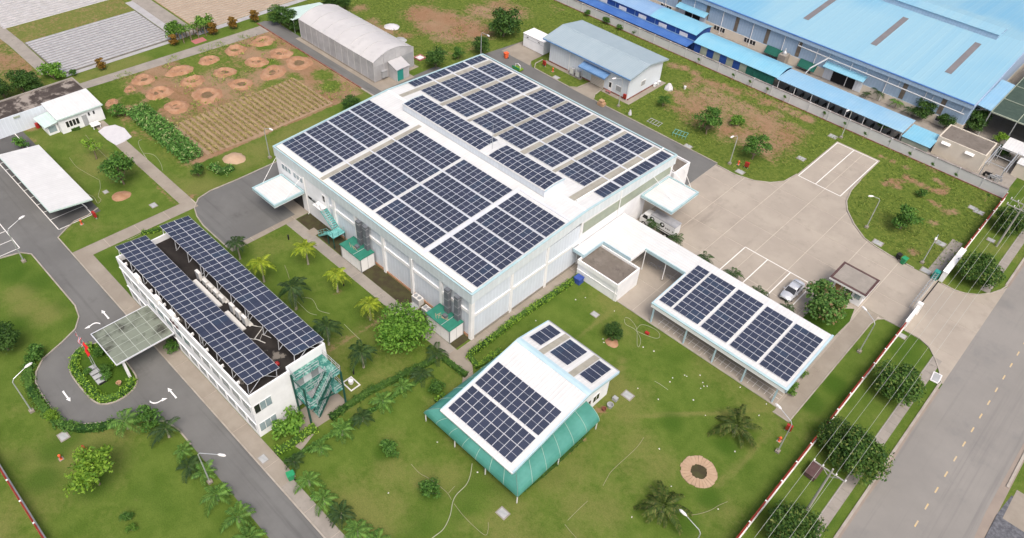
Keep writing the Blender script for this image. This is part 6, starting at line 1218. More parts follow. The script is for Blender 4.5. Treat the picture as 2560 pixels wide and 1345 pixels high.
for nm, L, m, nl, lw, ll in (('coco', 3.2, 'coco_leaf', 34, .07, .55), ('short', 1.75, 'palm_leaf', 15, .055, .55), ('shortd', 1.7, 'palm_dark', 15, .055, .55), ('plume', 1.75, 'palm_yellow', 16, .075, .50), ('plumed', 2.0, 'palm_dark', 17, .085, .55)):
    FR[nm] = [frond_mesh('frond', L, dr, m, nl, lw, ll, rs) for dr, rs in (((.95, .85), (1.15, .62), (1.1, .35)) if nm != 'coco' else ((.75, .75), (.8, .5), (.75, .22)))]
TRK = {}
def palm(kind, loc, h, s, label, group, n=13):
    t = thing('palm_tree', label, 'palm', loc, group); key = (round(h, 1), kind[:4])
    if key not in TRK:
        r = .17 if kind == 'coco' else .10; mb = MB(); mb.tube([(0, 0, 0), (.03, .02, h * .3), (.02, .05, h * .7), (0, 0, h)], [r * 1.5, r, r * .85, r * .7], 7)
        TRK[key] = mb.mesh('trunk', 'palm_trunk')
    o = bpy.data.objects.new('trunk', TRK[key]); C.objects.link(o); o.parent = t
    a0 = U(0, 6.28)
    for i in range(n):
        q = i / n; lay = 0 if q < .3 else (1 if q < .65 else 2)
        f = bpy.data.objects.new('frond', FR[kind][lay]); C.objects.link(f); f.parent = t; f.location = (0, 0, h - .02)
        f.rotation_euler = (U(-.12, .12), U(-.1, .14), a0 + i * 2.399 + U(-.2, .2)); sc = U(.72, 1.15) * (.85 if lay == 0 else 1.0); f.scale = (sc, sc, sc)
    t.scale = (s, s, s); t.rotation_euler = (U(-.04, .04), U(-.04, .04), 0); return t
palm('coco', (-13.23,56.96), 1.3, 1.08, 'large coconut palm with spreading fronds on the lawn by the shelter', 'coconut palms on the lawn', 17)
palm('coco', (-13.45,42.47), 1.3, .98, 'large coconut palm with dry orange fronds near the bottom edge', 'coconut palms on the lawn', 15)
for a, s, h, k, lb in (((-70.81,37.7), 1.1, 3.1, 'plume', 'yellow-green palm nearest the hall stair'), ((-72,31.36), 1.1, 3.2, 'plume', 'yellow-green palm beside the office roof, left of the dark palm'), ((-63.64,37.41), 1.1, 3.1, 'plume', 'yellow-green palm in front of the first cabin'), ((-56.54,37.39), 1.05, 3.0, 'plume', 'yellow-green palm left of the bright round tree'), ((-64.74,31.54), 1.35, 3.1, 'plumed', 'dark feathery palm with the widest crown behind the office'), ((-56.79,30.98), 1.1, 3.0, 'plumed', 'dark palm just beyond the middle of the office roof edge'), ((-50.87,31.85), 1.15, 2.6, 'plumed', 'dark palm on the lawn near the escape stair'), ((-78.15,31.48), 1.05, 3.0, 'plumed', 'dark palm between forecourt and office roof')):
    palm(k, a, h, s, lb, 'palms on the lawn between office and hall', 12)
HP = [(-44.65,35.9), (-44.8,32.83), (-44.83,29.99), (-44.67,26.9), (-44.79,24.04), (-44.62,21.08), (-45.25,18.01), (-42.11,17.71), (-39.21,17.53), (-36.71,17.9), (-33.96,17.85), (-31.69,18.63), (-45.77,39.31)]
for i, a in enumerate(HP): palm('short' if i % 3 else 'shortd', a, [.9, 1.1, 1.0][i % 3], U(.85, 1.2), 'short palm by the long hedge row, %s counted from the hall corner' % ORD[i] if i < 12 else 'short palm at the start of the hedge by the corner cabin', 'short palms along the hedge', random.choice((8, 9, 10, 11)))
for i, a in enumerate(((-62.15,7.5), (-57.96,10.16), (-55,10.22), (-52.53,9.65), (-50.61,10.45), (-47.33,9.95), (-43.67,10.23), (-40.9,9.75))): palm('short' if i % 2 == 0 or i > 4 else 'shortd', a, [1.3, 1.4, .7, .8, .9, 1.0, 1.1, 1.0][i], [1.25, 1.15, .8, 1.0, 1.0, 1.1, 1.1, 1.1][i], 'short palm on the outer drive verge, %s counted from the loop' % ORD[i], 'short palms along the drive', random.choice((8, 9, 10)))
for i, a in enumerate(((-41.45,79.97), (-37.23,79.55), (-31.94,79.01), (-27.34,79.02), (-22.91,78.66), (-18.72,79.05))): palm('shortd', a, 1.5, [1.25, 1.0, .95, .95, .9, .8][i], 'small dark palm peeking over the walkway roof, %s from the truck' % ORD[i], 'small palms behind the walkway', 11)
for i, a in enumerate(((-36.55,143.99), (-34.83,145.3), (-30.96,144.46), (-27.76,143.74))): palm('shortd' if i != 2 else 'short', (a[0], a[1]), 1.5, [.7, 1.15, .95, 1.0][i], 'palm against the cream works wall, %s from the big doorway' % ORD[i], 'palms along the works wall', 11)
for a, s, lb, k in (((-25.62,144.96), .85, 'leafy dark tree by the cream works wall', 0), ((-21.39,144.21), .6, 'dark shrub below the end window of the works', 1), ((-17.3,148.29), .95, 'dark tree under the gable canopy of the works', 0), ((-10.58,142.62), .5, 'dark shrub behind the steel gantry', 1)): plant('shrub', T_DRK[k], a, lb, 'tree' if s > .7 else 'shrub', s)
plant('shrub', T_YEL[0], (-12.43,146.57), 'yellow-leaved bush beside the white canopy of the works', 'shrub', .55); plant('shrub', T_YEL[0], (-29.16,134.69), 'yellow-green bush growing through the motorbike shed edge', 'shrub', .55)
# ---------------------------------------------------------------- hedges
def hedge(pts, w, h, m, label, dens=26, leaf=.24, name='hedge', rough=.22):
    cum = [0]
    for a, b in zip(pts[:-1], pts[1:]): cum.append(cum[-1] + math.dist(a, b))
    L = cum[-1]; n = int(L * (w + 2 * h) * dens); t = NR.uniform(0, L, n); seg_ = np.clip(np.searchsorted(cum, t) - 1, 0, len(pts) - 2)
    A = np.array(pts); D = A[1:] - A[:-1]; ln = np.linalg.norm(D, axis=1); T = D / ln[:, None]; Nn = np.stack([-T[:, 1], T[:, 0]], 1)
    base = A[seg_] + T[seg_] * (t - np.array(cum)[seg_])[:, None]
    lump = 1 + rough * np.sin(t * 2.1 + 1.3) * np.sin(t * .9) + rough * .6 * np.sin(t * 5.3)
    ang = NR.uniform(0, math.pi, n); rr = NR.uniform(.75, 1.08, n)
    off = np.cos(ang) * rr * w / 2 * lump * 1.1; z = np.power(np.abs(np.sin(ang)), .6) * rr * h * lump
    off = np.sign(off) * np.minimum(np.abs(off), w * .62)
    P = np.concatenate([base + Nn[seg_] * off[:, None], z[:, None]], 1); N = np.concatenate([Nn[seg_] * np.cos(ang)[:, None], np.sin(ang)[:, None] + .4], 1)
    c = (sum(p[0] for p in pts) / len(pts), sum(p[1] for p in pts) / len(pts)); t_ = thing(name, label, 'hedge', c)
    o = bpy.data.objects.new('foliage', leaf_mesh('foliage', P - np.array([c[0], c[1], 0]), N, leaf, m)); C.objects.link(o); o.parent = t_
    mb = MB().sweep(pts, w * .62, 0, h * .72); mb.build('dark_core', 'leaf_dark', t_)  # solid dark core box inside the leaf shell, not modelled twigs
hedge([(-42.82,64.11),(-42.84,60.77),(-43.07,55.47),(-43.3,50.44)] + [(-43.11,46.42),(-43.17,42.65)], 1.0, .85, 'hedge_bright', 'bright clipped hedge along the hall side wall')
hedge([(-43.32,42.45),(-41.03,41.88)] + [(-40.97,42.4),(-40.97,45.86)], .9, .7, 'hedge_bright', 'bright hedge corner beside the path to the pavilion')
hedge([(-45.02,39.77),(-42.89,39.84),(-41.06,39.93)], .9, .75, 'hedge_mid', 'hedge on the left of the path to the pavilion')
hedge([(-45.56,38.9),(-46.3,35.38),(-46.73,32.57),(-47.3,29.96),(-47.46,26.73),(-47.38,24.38)], 1.0, .8, 'hedge_mid', 'long hedge behind the row of short palms')
hedge([(-47.82,17.32),(-47.6,19.26),(-47.64,21.25),(-47.5,22.42)], 1.1, .9, 'hedge_bright', 'bright hedge at the office corner near the escape stair')
hedge([(-46.2,17.27),(-45.89,20.02),(-45.68,21.48),(-45.69,23.5),(-45.38,25.91),(-44.92,29.07),(-44.76,32.59),(-44.43,36.13)], .6, .5, 'hedge_mid', 'low hedge at the feet of the short palms')
hedge(smooth_line([(-76.2, 9.9), (-76.5, 8.6), (-75.8, 7.6), (-74.6, 7.0), (-72.5, 6.8), (-70.2, 6.8), (-68.3, 7.0), (-67.4, 7.7), (-67.0, 8.9), (-67.3, 10.2), (-68.2, 11.0)], 3), 1.1, .75, 'hedge_bright', 'bright curved hedge edging the planted island')
hedge([(-75.9, 10.6), (-74.0, 11.0), (-71.0, 11.0)], 1.0, 1.1, 'hedge_bright', 'bright taller hedge half under the porch canopy')
hedge([(-79.41,4.87),(-79.01,4.24)] + [(-79.33,3.74),(-77.43,2.76),(-75.09,2.07),(-72.54,1.95),(-69.86,2.04),(-67.41,2.49),(-65.57,3.62),(-64.11,5.37),(-63.67,6.84)], 1.25, .85, 'hedge_mid', 'broad hedge round the outside of the drive loop')
plant('yellow_bush', T_YEL[0], (-68.8,2.26), 'yellow flowering bush in the loop hedge', 'bush', .35)
hedge([(-40.94,34.66),(-40.97,36.19)], .5, .5, 'hedge_bright', 'short bright hedge beside the left awning edge')
hedge([(-40.06,32.82),(-35.69,32.82),(-30.63,32.77),(-26.27,32.74)], .45, .4, 'leaf_dark', 'low dark planting along the front awning edge', 20)
hedge([(-25.46,33.57),(-25.15,37.16),(-25.18,41.8),(-25.27,44.55)], .5, .4, 'leaf_dark', 'low dark planting along the right awning edge', 20)
hedge([(-92.18,24.18),(-91.53,25.35),(-91.22,26.5)], .8, .6, 'hedge_bright', 'bright low planting behind the far end of the office', 20)
hedge([(-125.23,27.25),(-124.57,28.29),(-124.1,29.43)], .7, .6, 'hedge_mid', 'flowering shrubs below the annex window', 20)
hedge([(-99.93,39.9),(-97.36,40.04),(-97.5,42.03)], 1.8, .9, 'corn_leaf', 'flower bed with pale blossoms beside the sand heap', 18)
# ---------------------------------------------------------------- crops
def crop(name, label_m, x0, x1, y0, y1, rows, axis, per, h, leaf, m, w=.35):
    P = []
    for i in range(rows):
        f = (i + .5) / rows; n = int(per * (x1 - x0 if axis == 0 else y1 - y0))
        a = NR.uniform(x0, x1, n) if axis == 0 else np.full(n, x0 + (x1 - x0) * f) + NR.normal(0, w * .5, n)
        b = NR.uniform(y0, y1, n) if axis == 1 else np.full(n, y0 + (y1 - y0) * f) + NR.normal(0, w * .5, n)
        P.append(np.stack([a, b, NR.uniform(.05, h, n)], 1))
    P = np.concatenate(P); o = bpy.data.objects.new(name, leaf_mesh(name, P, np.tile([0, 0, .5], (len(P), 1)), leaf, m, .35, 1.0)); C.objects.link(o); o['kind'] = 'stuff'; o['label'] = label_m
crop('tall_green_crop', 'dense tall green crop plot', -123.0, -103.5, 36.9, 40.5, 6, 0, 45, 1.5, .55, 'corn_leaf', .5)
sheet('crop_soil', [(-115.2, 41.3), (-103.6, 41.0), (-102.6, 49.5), (-103.0, 65.7), (-115.2, 65.6)], .010, 'dry_soil')
crop('dry_crop_rows', 'rows of withered dry crop', -115.0, -103.2, 41.4, 65.4, 23, 0, 60, .42, .28, 'dry_crop', .30)
def beds(name, x0, x1, y0, y1, pitch, m, soil, w=.66, h=.13, z=.008):
    r = struct(name, MB().flat(rect(x0, x1, y0, y1), z), soil); x = x0 + pitch / 2
    while x < x1:
        p = w / 2; MB().hexa([(x - p, y0 + .2, z), (x + p, y0 + .2, z), (x + p, y1 - .2, z), (x - p, y1 - .2, z)], [(x - p * .75, y0 + .3, h), (x + p * .75, y0 + .3, h), (x + p * .75, y1 - .3, h), (x - p * .75, y1 - .3, h)]).build('bed', m, r); x += pitch
beds('mulched_field', -160.3, -143.6, 34.5, 56.9, 1.02, 'mulch_film', 'furrow')
beds('mulched_field', -196.0, -168.6, 33.6, 56.5, 1.15, 'mulch_film_pale', 'mulch_film_pale', .8)
beds('mulched_field', -196.0, -164.5, 62.2, 95, 1.05, 'mulch_film', 'furrow')
beds('dry_field', -164.4, -143.4, 62.2, 95, 1.05, 'dry_bed', 'dry_soil', .8, .1)
sheet('field_strip', rect(-143.3, -141.8, 61, 95), .012, 'mulch_film_pale'); sheet('field_strip', rect(-143.5, -142.4, 35, 57), .012, 'mulch_film_pale')
# planting pits: ring mounds with sunken centres
for i, (a, r) in enumerate((((-132.59,44.72), 2.0), ((-126.35,44.6), 2.2), ((-120.16,50.59), 2.3), ((-126.12,51.02), 1.9), ((-119.56,57.04), 2.1), ((-120.03,44.55), 2.1), ((-130.81,41.3), .9), ((-131.38,69.27), 2.0), ((-124.73,69.24), 1.9), ((-124.84,63.73), 2.0), ((-119.39,69.63), 2.2), ((-119.48,63.96), 2.2), ((-131.42,57.34), 1.9), ((-125.37,57.19), 1.9), ((-131.66,63.29), 1.8), ((-131.27,51.16), 2.0), ((-128.56,36.91), 1.0))):
    where = ['at the grassy left end', 'second from the annex side', 'closest above the crop rows', 'in the middle behind two others', 'right of centre above the crop rows', 'nearest the green crop corner', 'smallest, in the grass at left', 'beside the path near the greenhouse', 'second from the greenhouse road', 'left of the pair near the greenhouse', 'nearest the greenhouse road edge', 'above the end of the crop rows', 'towards the field path in the middle', 'in the crowded middle group', 'towards the path near the greenhouse', 'towards the path on the left', 'flat one near the annex corner'][i]
    t = thing('planting_pit', 'ring-shaped orange soil pit, %s' % where, 'planting pit', a, 'planting pits in the field')
    MB().lathe([(r * 1.15, .0), (r * .98, .16), (r * .80, .42), (r * .68, .46), (r * .50, .10), (r * .44, .05)], a[0], a[1], 26, .09, .08).build('mound', 'orange_soil', t, True); MB().lathe([(r * .47, .045), (r * .25, .06), (r * .05, .065)], a[0] + U(-.1, .1), a[1] + U(-.1, .1), 18, .08).build('pit_floor', 'moist_shaded_soil', t); t.scale = (U(.85, 1.15), U(.85, 1.15), U(.7, 1.2)); t.rotation_euler = (0, 0, U(0, 6))
# rough weeds: tufts where the ground is unkempt
def tufts():
    n = 11000; X = NR.uniform(-137, -6.5, n); Y = NR.uniform(86.5, 130, n)
    keep = ((Y > 103.4) & ~((X > -98) & (X < -66) & (Y < 120)) & ~((X > -34) & (X < -24.5) & (Y < 125.5)) & ~((X > -25.5) & (X < -16) & (Y < 106)) & ~((X > -38) & (X < -24) & (Y < 110))) | ((X < -99.5) & (Y > 87))
    d = NR.uniform(0, 1, n); near = np.exp(-np.abs(Y - 129) / 3.0); keep &= (vnoise(X, Y, 5, 31) * .6 + vnoise(X, Y, 2, 32) * .4 + near * .35 > .46 + .1 * d)
    X, Y = X[keep], Y[keep]; k = 4; X = np.repeat(X, k) + NR.normal(0, .25, len(X) * k); Y = np.repeat(Y, k) + NR.normal(0, .25, len(Y) * k)
    P = np.stack([X, Y, NR.uniform(.02, .26, len(X))], 1); o = bpy.data.objects.new('weeds', leaf_mesh('weeds', P, np.tile([0, 0, .9], (len(P), 1)), .30, 'weed', .35, .8)); C.objects.link(o); o['kind'] = 'stuff'; o['label'] = 'rough weeds on the unkempt ground'
tufts()
def pit_weeds():
    n = 2600; X = NR.uniform(-137, -103.5, n); Y = NR.uniform(41, 72, n); k = ~((X > -115.6) & (Y < 66)) & (vnoise(X, Y, 4, 41) * .6 + vnoise(X, Y, 1.6, 42) * .4 > .53); X, Y = X[k], Y[k]
    X = np.repeat(X, 5) + NR.normal(0, .3, len(X) * 5); Y = np.repeat(Y, 5) + NR.normal(0, .3, len(Y) * 5); P = np.stack([X, Y, NR.uniform(.02, .3, len(X))], 1)
    o = bpy.data.objects.new('pit_field_weeds', leaf_mesh('pit_field_weeds', P, np.tile([0, 0, .9], (len(P), 1)), .32, 'weed', .35, .8)); C.objects.link(o); o['kind'] = 'stuff'; o['label'] = 'weeds between the planting pits'
pit_weeds()
for i, a in enumerate(((-90.56,129.64), (-86.8,129.61), (-83.11,130.54), (-75.75,131.63), (-95.85,129.53))): plant('weed_bush', T_SML[i % 2], a, 'tall weed bush along the foot of the boundary wall, %s from the far end' % ORD[[1, 2, 3, 4, 0][i]], 'bush', [.8, .6, .75, .6, .7][i], group='weed bushes along the boundary wall')
# young staked saplings along the boundary wall
for i, a in enumerate(((-66.28,129.36), (-58.11,129.28), (-54.43,129.54), (-50.61,129.67), (-46.8,129.53), (-38.77,130.01), (-34.44,129.43), (-30.36,129.07), (-26.18,130.22), (-22.06,128.94), (-17.93,128.77), (-13.91,128.69), (-7.94,126.96))):
    t = thing('staked_sapling', 'thin staked sapling at the boundary wall, %s from the store' % ORD[i], 'sapling', a, 'staked saplings along the boundary wall')
    MB().tube([(a[0], a[1], 0), (a[0] + .02, a[1] + .05, 1.5)], .035, 5).build('stake', 'wood_tan', t)
    o = bpy.data.objects.new('crown', T_SML[0][0]); C.objects.link(o); o.parent = t; o.location = (0, 0, 1.0); o.scale = (.28, .28, .32)

# ---------------------------------------------------------------- guard house
g = thing('guard_house', 'small white guard house with dark-rimmed flat roof by the gate', 'guard house', (-14.3, 89.1))
MB().box(-16.3, -12.0, 87.75, 90.7, 0.02, 2.6).build('wall', 'white_wall', g); MB().box(-16.95, -11.6, 86.85, 91.4, 2.6, 2.95).build('roof_slab', 'white_paint', g)
MB().box(-16.6, -11.95, 87.25, 91.05, 2.95, 2.99).build('roof_deck', 'old_concrete', g)
for q in ((-16.95, -11.6, 86.85, 87.2), (-16.95, -11.6, 91.08, 91.4), (-16.95, -16.62, 87.2, 91.08), (-11.93, -11.6, 87.2, 91.08)): MB().box(*q, 2.95, 3.02).build('roof_rim', 'brown_trim', g)
MB().box(-16.0, -15.2, 87.70, 87.76, .3, 2.2).build('notice_panel', 'brown_board', g); MB().box(-15.1, -14.7, 87.70, 87.76, .3, 2.2).build('notice_panel', 'yellow_line', g)
d = MB().box(-14.4, -13.5, 87.70, 87.76, .03, 2.2).build('door', 'dark_glass', g); MB().box(-13.62, -13.56, 87.66, 87.70, .9, 1.1).build('handle', 'steel', d)
w = MB().box(-13.2, -12.3, 87.70, 87.76, 1.1, 2.1).build('window', 'grey_panel', g); MB().box(-13.15, -12.78, 87.685, 87.702, 1.16, 2.04).box(-12.72, -12.35, 87.685, 87.702, 1.16, 2.04).build('pane', 'glass_pane', w)
w = MB().box(-12.02, -11.96, 88.3, 90.2, 1.1, 2.1).build('window', 'grey_panel', g); MB().box(-11.962, -11.945, 88.4, 90.1, 1.16, 2.04).build('pane', 'glass_pane', w)
# ---------------------------------------------------------------- silver saloon
def loft(mb, secs, close=True):
    k = len(secs[0]); n0 = len(mb.v)
    for s in secs: mb.v += s
    for i in range(len(secs) - 1):
        for j in range(k - 1):
            a = n0 + i * k + j; mb.f.append((a, a + 1, a + k + 1, a + k)); mb.mi.append(mb.cur)
    if close:
        mb.f.append(tuple(n0 + j for j in reversed(range(k)))); mb.mi.append(mb.cur); mb.f.append(tuple(n0 + (len(secs) - 1) * k + j for j in range(k))); mb.mi.append(mb.cur)
    return mb
car = thing('saloon_car', 'silver saloon car parked in a marked bay of the yard', 'car', (-19.95, 83.2, .03))
body = []
for y, w, zb, zs, zt in ((-2.28, .62, .42, .55, .60), (-2.2, .80, .26, .58, .68), (-1.7, .88, .2, .66, .82), (-.95, .90, .2, .72, .93), (0.2, .91, .2, .74, .96), (1.2, .91, .2, .76, .98), (1.75, .89, .2, .80, 1.02), (2.15, .83, .25, .78, .98), (2.28, .68, .42, .68, .86)):
    body.append([(w * .92, y, zb), (w, y, zb + .12), (w, y, zs), (w * .86, y, zt), (0, y, zt + .05), (-w * .86, y, zt), (-w, y, zs), (-w, y, zb + .12), (-w * .92, y, zb)])
def cpart(name, mb, m, parent, smooth=True):
    o = bpy.data.objects.new(name, mb.mesh(name, m, (0, 0, 0), smooth)); C.objects.link(o); o.parent = parent; return o
cpart('body', loft(MB(), body), 'car_silver', car)
cab = []
for y, w, z in ((-1.15, .74, .90), (-.45, .66, 1.38), (.25, .66, 1.46), (.95, .64, 1.42), (1.65, .70, 1.0)): cab.append([(w * 1.1 if z < 1.1 else w * 1.16, y, .93), (w, y, z), (-w, y, z), (-(w * 1.1 if z < 1.1 else w * 1.16), y, .93)])
cpart('windows', loft(MB(), cab), 'dark_glass', car, False)
cpart('roof', loft(MB(), [[(.64, -.5, 1.375), (.58, -.5, 1.40), (-.58, -.5, 1.40), (-.64, -.5, 1.375)], [(.67, .25, 1.45), (.6, .25, 1.49), (-.6, .25, 1.49), (-.67, .25, 1.45)], [(.65, 1.0, 1.405), (.58, 1.0, 1.44), (-.58, 1.0, 1.44), (-.65, 1.0, 1.405)]]), 'car_silver', car)
for s in (-1, 1): cpart('roof_pillar', MB().bar((s * .75, .62, .95), (s * .65, .5, 1.43), .05).bar((s * .80, -1.15, .93), (s * .66, -.45, 1.39), .05).bar((s * .76, 1.62, 1.0), (s * .66, .98, 1.42), .07), 'car_silver', car, False)
for s in (-1, 1):
    for y in (-1.4, 1.38):
        wv = MB(); wv.tube([(s * .72, y, .32), (s * .92, y, .32)], .32, 16); t = cpart('wheel', wv, 'rubber', car, False); cpart('rim', MB().tube([(s * .915, y, .32), (s * .935, y, .32)], .2, 10), 'steel', t, False)
    cpart('headlight', MB().box(s * .62 - .14, s * .62 + .14, -2.26, -2.17, .58, .7), 'glass_pane', car, False); cpart('tail_light', MB().box(s * .66 - .14, s * .66 + .14, 2.2, 2.29, .68, .82), 'red_box', car, False); cpart('mirror', MB().box(s * 1.0 - .09, s * 1.0 + .09, -.85, -.7, .9, 1.03), 'car_silver', car, False)
cpart('grille', MB().box(-.45, .45, -2.31, -2.22, .34, .52), 'dark_void', car, False)
# ---------------------------------------------------------------- box truck at the loading bay
tk = thing('box_truck', 'white box truck with black emblems parked under the loading canopy', 'truck', (-41.0, 80.5, .03))
tk.location = (-41.0, 80.5, .03)
cpart('cargo_box', MB().box(-1.45, 2.95, -.82, .82, .95, 2.72), 'truck_white', tk, False); cpart('box_roof', MB().box(-1.5, 3.0, -.86, .86, 2.72, 2.8), 'truck_roof', tk, False)
cpart('chassis', MB().box(-3.1, 2.9, -.5, .5, .5, .95), 'rubber', tk, False)
cb = cpart('cab', loft(MB(), [[(x, -.8 * f, .45), (x, -.82 * f, 1.35), (x, -.72 * f, z), (x, .72 * f, z), (x, .82 * f, 1.35), (x, .8 * f, .45)] for x, z, f in ((-3.25, 1.35, .92), (-3.1, 1.45, 1), (-2.75, 2.15, 1), (-2.2, 2.25, 1), (-1.6, 2.25, 1))]), 'truck_white', tk, False)
cpart('windscreen', MB().quad((-3.13, -.68, 1.42), (-2.8, -.62, 2.08), (-2.8, .62, 2.08), (-3.13, .68, 1.42)), 'dark_glass', cb, False)
for s in (-1, 1): cpart('side_window', MB().quad((-2.85, s * .815, 1.42), (-1.85, s * .815, 1.42), (-1.95, s * .76, 2.05), (-2.65, s * .76, 2.05)), 'dark_glass', cb, False)
for x in (-2.4, 1.6):
    for s in (-1, 1): wv = cpart('wheel', MB().tube([(x, s * .55, .4), (x, s * .82, .4)], .4, 14), 'rubber', tk, False); cpart('rim', MB().tube([(x, s * .815, .4), (x, s * .835, .4)], .22, 10), 'steel', wv, False)
for x in (-1.1, .75): cpart('emblem', MB().tube([(x, -.83, 2.05), (x, -.826, 2.05)], .42, 14), 'dark_void', tk, False); cpart('emblem_face', MB().tube([(x + .05, -.836, 2.12), (x + .05, -.832, 2.12)], .2, 8), 'truck_white', tk, False)
for x, l in ((1.35, .22), (1.65, .25), (1.98, .18), (2.6, .2)): cpart('lettering', MB().box(x, x + l, -.834, -.824, 1.75, 1.92), 'dark_void', tk, False)
cpart('side_stripe', MB().box(-1.4, 2.9, -.832, -.824, 1.12, 1.24), 'dark_void', tk, False)
single('timber_crate', MB().box(-43.2, -41.4, 82.3, 83.2, .05, .6).box(-43.25, -41.35, 82.25, 83.25, .6, .66), 'brown_board', 'brown timber crate behind the truck under the loading canopy', 'crate', (-42.3, 82.7))
# ---------------------------------------------------------------- fences and gate
def fence(label, pts, side, cat='fence'):
    """white plinth and posts, red steel pickets between two rails"""
    (ax, ay), (bx, by) = pts; L = math.dist(*pts); n = round(L / 3.4); t = thing('steel_fence', label, cat, ((ax + bx) / 2, (ay + by) / 2))
    ux, uy = (bx - ax) / L, (by - ay) / L; P = lambda s, o=0: (ax + ux * s - uy * o, ay + uy * s + ux * o)
    MB().sweep([P(0), P(L)], .30, 0, .55).build('plinth', 'white_paint', t)
    for i in range(n + 1):
        x, y = P(L * i / n); MB().obox(x, y, 0, 1.64, .18, .18, math.atan2(uy, ux)).build('post', 'white_paint', t)
        if i == n: break
        s0, s1 = L * i / n + .15, L * (i + 1) / n - .15
        for z, th in ((.72, .08), (1.58, .16)): a, b = P(s0, side), P(s1, side); MB().bar((*a, z), (*b, z), th).build('rail', 'red_steel', t)
        mb = MB(); k = int((s1 - s0) / .13)
        for j in range(k + 1): x, y = P(s0 + (s1 - s0) * j / k, side); mb.bar((x, y, .55), (x, y, 1.66), .07)
        o = mb.build('pickets', 'red_steel', t); o['kind'] = 'stuff'
fence('white-posted red steel fence along the public road, below the gate', [(-5.85, 20.0), (-5.85, 88.0)], .0)
fence('white-posted red steel fence along the public road, above the gate', [(-5.85, 109.2), (-5.85, 129.6)], .0)
fence('white-posted red steel fence at the lower left edge', [(-110.0, -4.35), (-40.0, -4.35)], .0)
t = thing('gate_wall', 'thick white gate wall with two spotlights at upper side of the gate', 'wall', (-5.8, 105.5)); MB().box(-6.1, -5.5, 101.7, 109.0, 0, 1.85).build('wall', 'white_paint', t); MB().box(-6.2, -5.4, 101.6, 109.05, 1.85, 1.95).build('coping', 'white_paint', t)
for y in (104.6, 106.6):
    a = MB().tube([(-5.5, y, 1.7), (-5.0, y, 2.0), (-4.6, y, 1.95)], .03, 5).build('lamp_arm', 'steel', t); MB().hexa([(-4.75, y - .16, 1.75), (-4.4, y - .16, 1.75), (-4.4, y + .16, 1.75), (-4.75, y + .16, 1.75)], [(-4.7, y - .12, 2.0), (-4.45, y - .12, 2.0), (-4.45, y + .12, 2.0), (-4.7, y + .12, 2.0)]).build('spotlight', 'flag_white', a)
t = thing('gate_pier', 'white gate pier at lower side of the gate', 'pier', (-5.85, 91.0)); MB().box(-6.05, -5.65, 88.2, 92.3, 0, 1.6).build('wall', 'white_paint', t); MB().box(-6.2, -5.5, 92.3, 92.9, 0, 1.95).build('pier', 'white_paint', t)
gt = thing('folding_gate', 'grey folding lattice gate drawn across the entrance', 'gate', (-6.6, 97))
MB().box(-6.05, -5.9, 93.0, 101.6, .03, .08).build('ground_rail', 'dark_void', gt)
n = 14
for i in range(n):
    y0, y1 = 92.9 + i * .6, 92.9 + (i + 1) * .6
    for x in (-6.85, -6.45): MB().bar((x, y0, .15), (x, y1, 1.35), .045).build('lattice_bar', 'steel', gt); MB().bar((x, y0, 1.35), (x, y1, .15), .045).build('lattice_bar', 'steel', gt)
    MB().bar((-6.85, y0, 1.38), (-6.45, y0 + .3, 1.38), .05).build('top_bar', 'grey_steel', gt)
MB().box(-7.1, -6.3, 101.3, 102.1, .03, 1.45).build('drive_unit', 'teal_door', gt)
sheet('drain_strip', rect(-8.1, -6.5, 102.4, 113.0), .03, 'old_concrete')
# ---------------------------------------------------------------- lamp posts
def lamp(b, hd, label, z=6.2):
    dx, dy = hd[0] - b[0], hd[1] - b[1]; l = math.hypot(dx, dy); l2 = min(l, 2.4); dx, dy = dx / l, dy / l
    t = thing('lamp_post', label, 'lamp post', b, 'lamp posts of the site')
    MB().tube([(b[0], b[1], 0), (b[0], b[1], 5.4)], [.085, .055], 7).build('pole', 'steel', t); MB().obox(b[0], b[1], 0, .3, .5, .5).build('footing', 'concrete', t)
    MB().tube([(b[0], b[1], 5.4), (b[0] + dx * .25, b[1] + dy * .25, 5.75), (b[0] + dx * l2, b[1] + dy * l2, z)], [.05, .045, .035], 6).build('arm', 'steel', t)
    ex, ey = b[0] + dx * l2, b[1] + dy * l2; h = MB().tube([(ex - dx * .1, ey - dy * .1, z), (ex + dx * .15, ey + dy * .15, z + .03), (ex + dx * .6, ey + dy * .6, z + .05), (ex + dx * .8, ey + dy * .8, z + .04)], [.06, .15, .15, .05], 8).build('lamp_head', 'flag_white', t)
for b, h, lb in (((-71.75,0.89), (-72.04,2.64), 'lamp post beside the hedge outside the drive loop'), ((-49.74,10.42), (-47.53,11.88), 'lamp post among short palms on the drive verge'), ((-97.48,10.04), (-97.94,11.99), 'lamp post at the corner of the left parking court'), ((-96.09,47.99), (-94.7,48.21), 'lamp post on the grass strip by the dry crop'), ((-97.32,97.68), (-94.7,96.92), 'lamp post behind the far corner of the hall'), ((-67.4,104.41), (-67.95,102.83), 'lamp post in front of the store gable corner'), ((-42.99,104.07), (-43.12,102.59), 'lamp post on the rough ground beside a dark tree'), ((-33.38,126.67), (-33.62,125.41), 'lamp post at the boundary wall above the marked bay'), ((-18.85,105.45), (-19.78,104.42), 'lamp post beside the curved yard kerb'), ((-9.3,103.74), (-9.17,101.97), 'lamp post on the plot near the gate wall'), ((-8.24,79.88), (-9.96,80.47), 'lamp post on the grass between shelter and fence'), ((-8.24,58.27), (-10.08,58.63), 'lamp post beside the red hydrant at the shelter end'), ((-8.33,40.12), (-10.3,40.23), 'lamp post rising from the bottom edge beside the coconut palm')): lamp(b, h, lb)
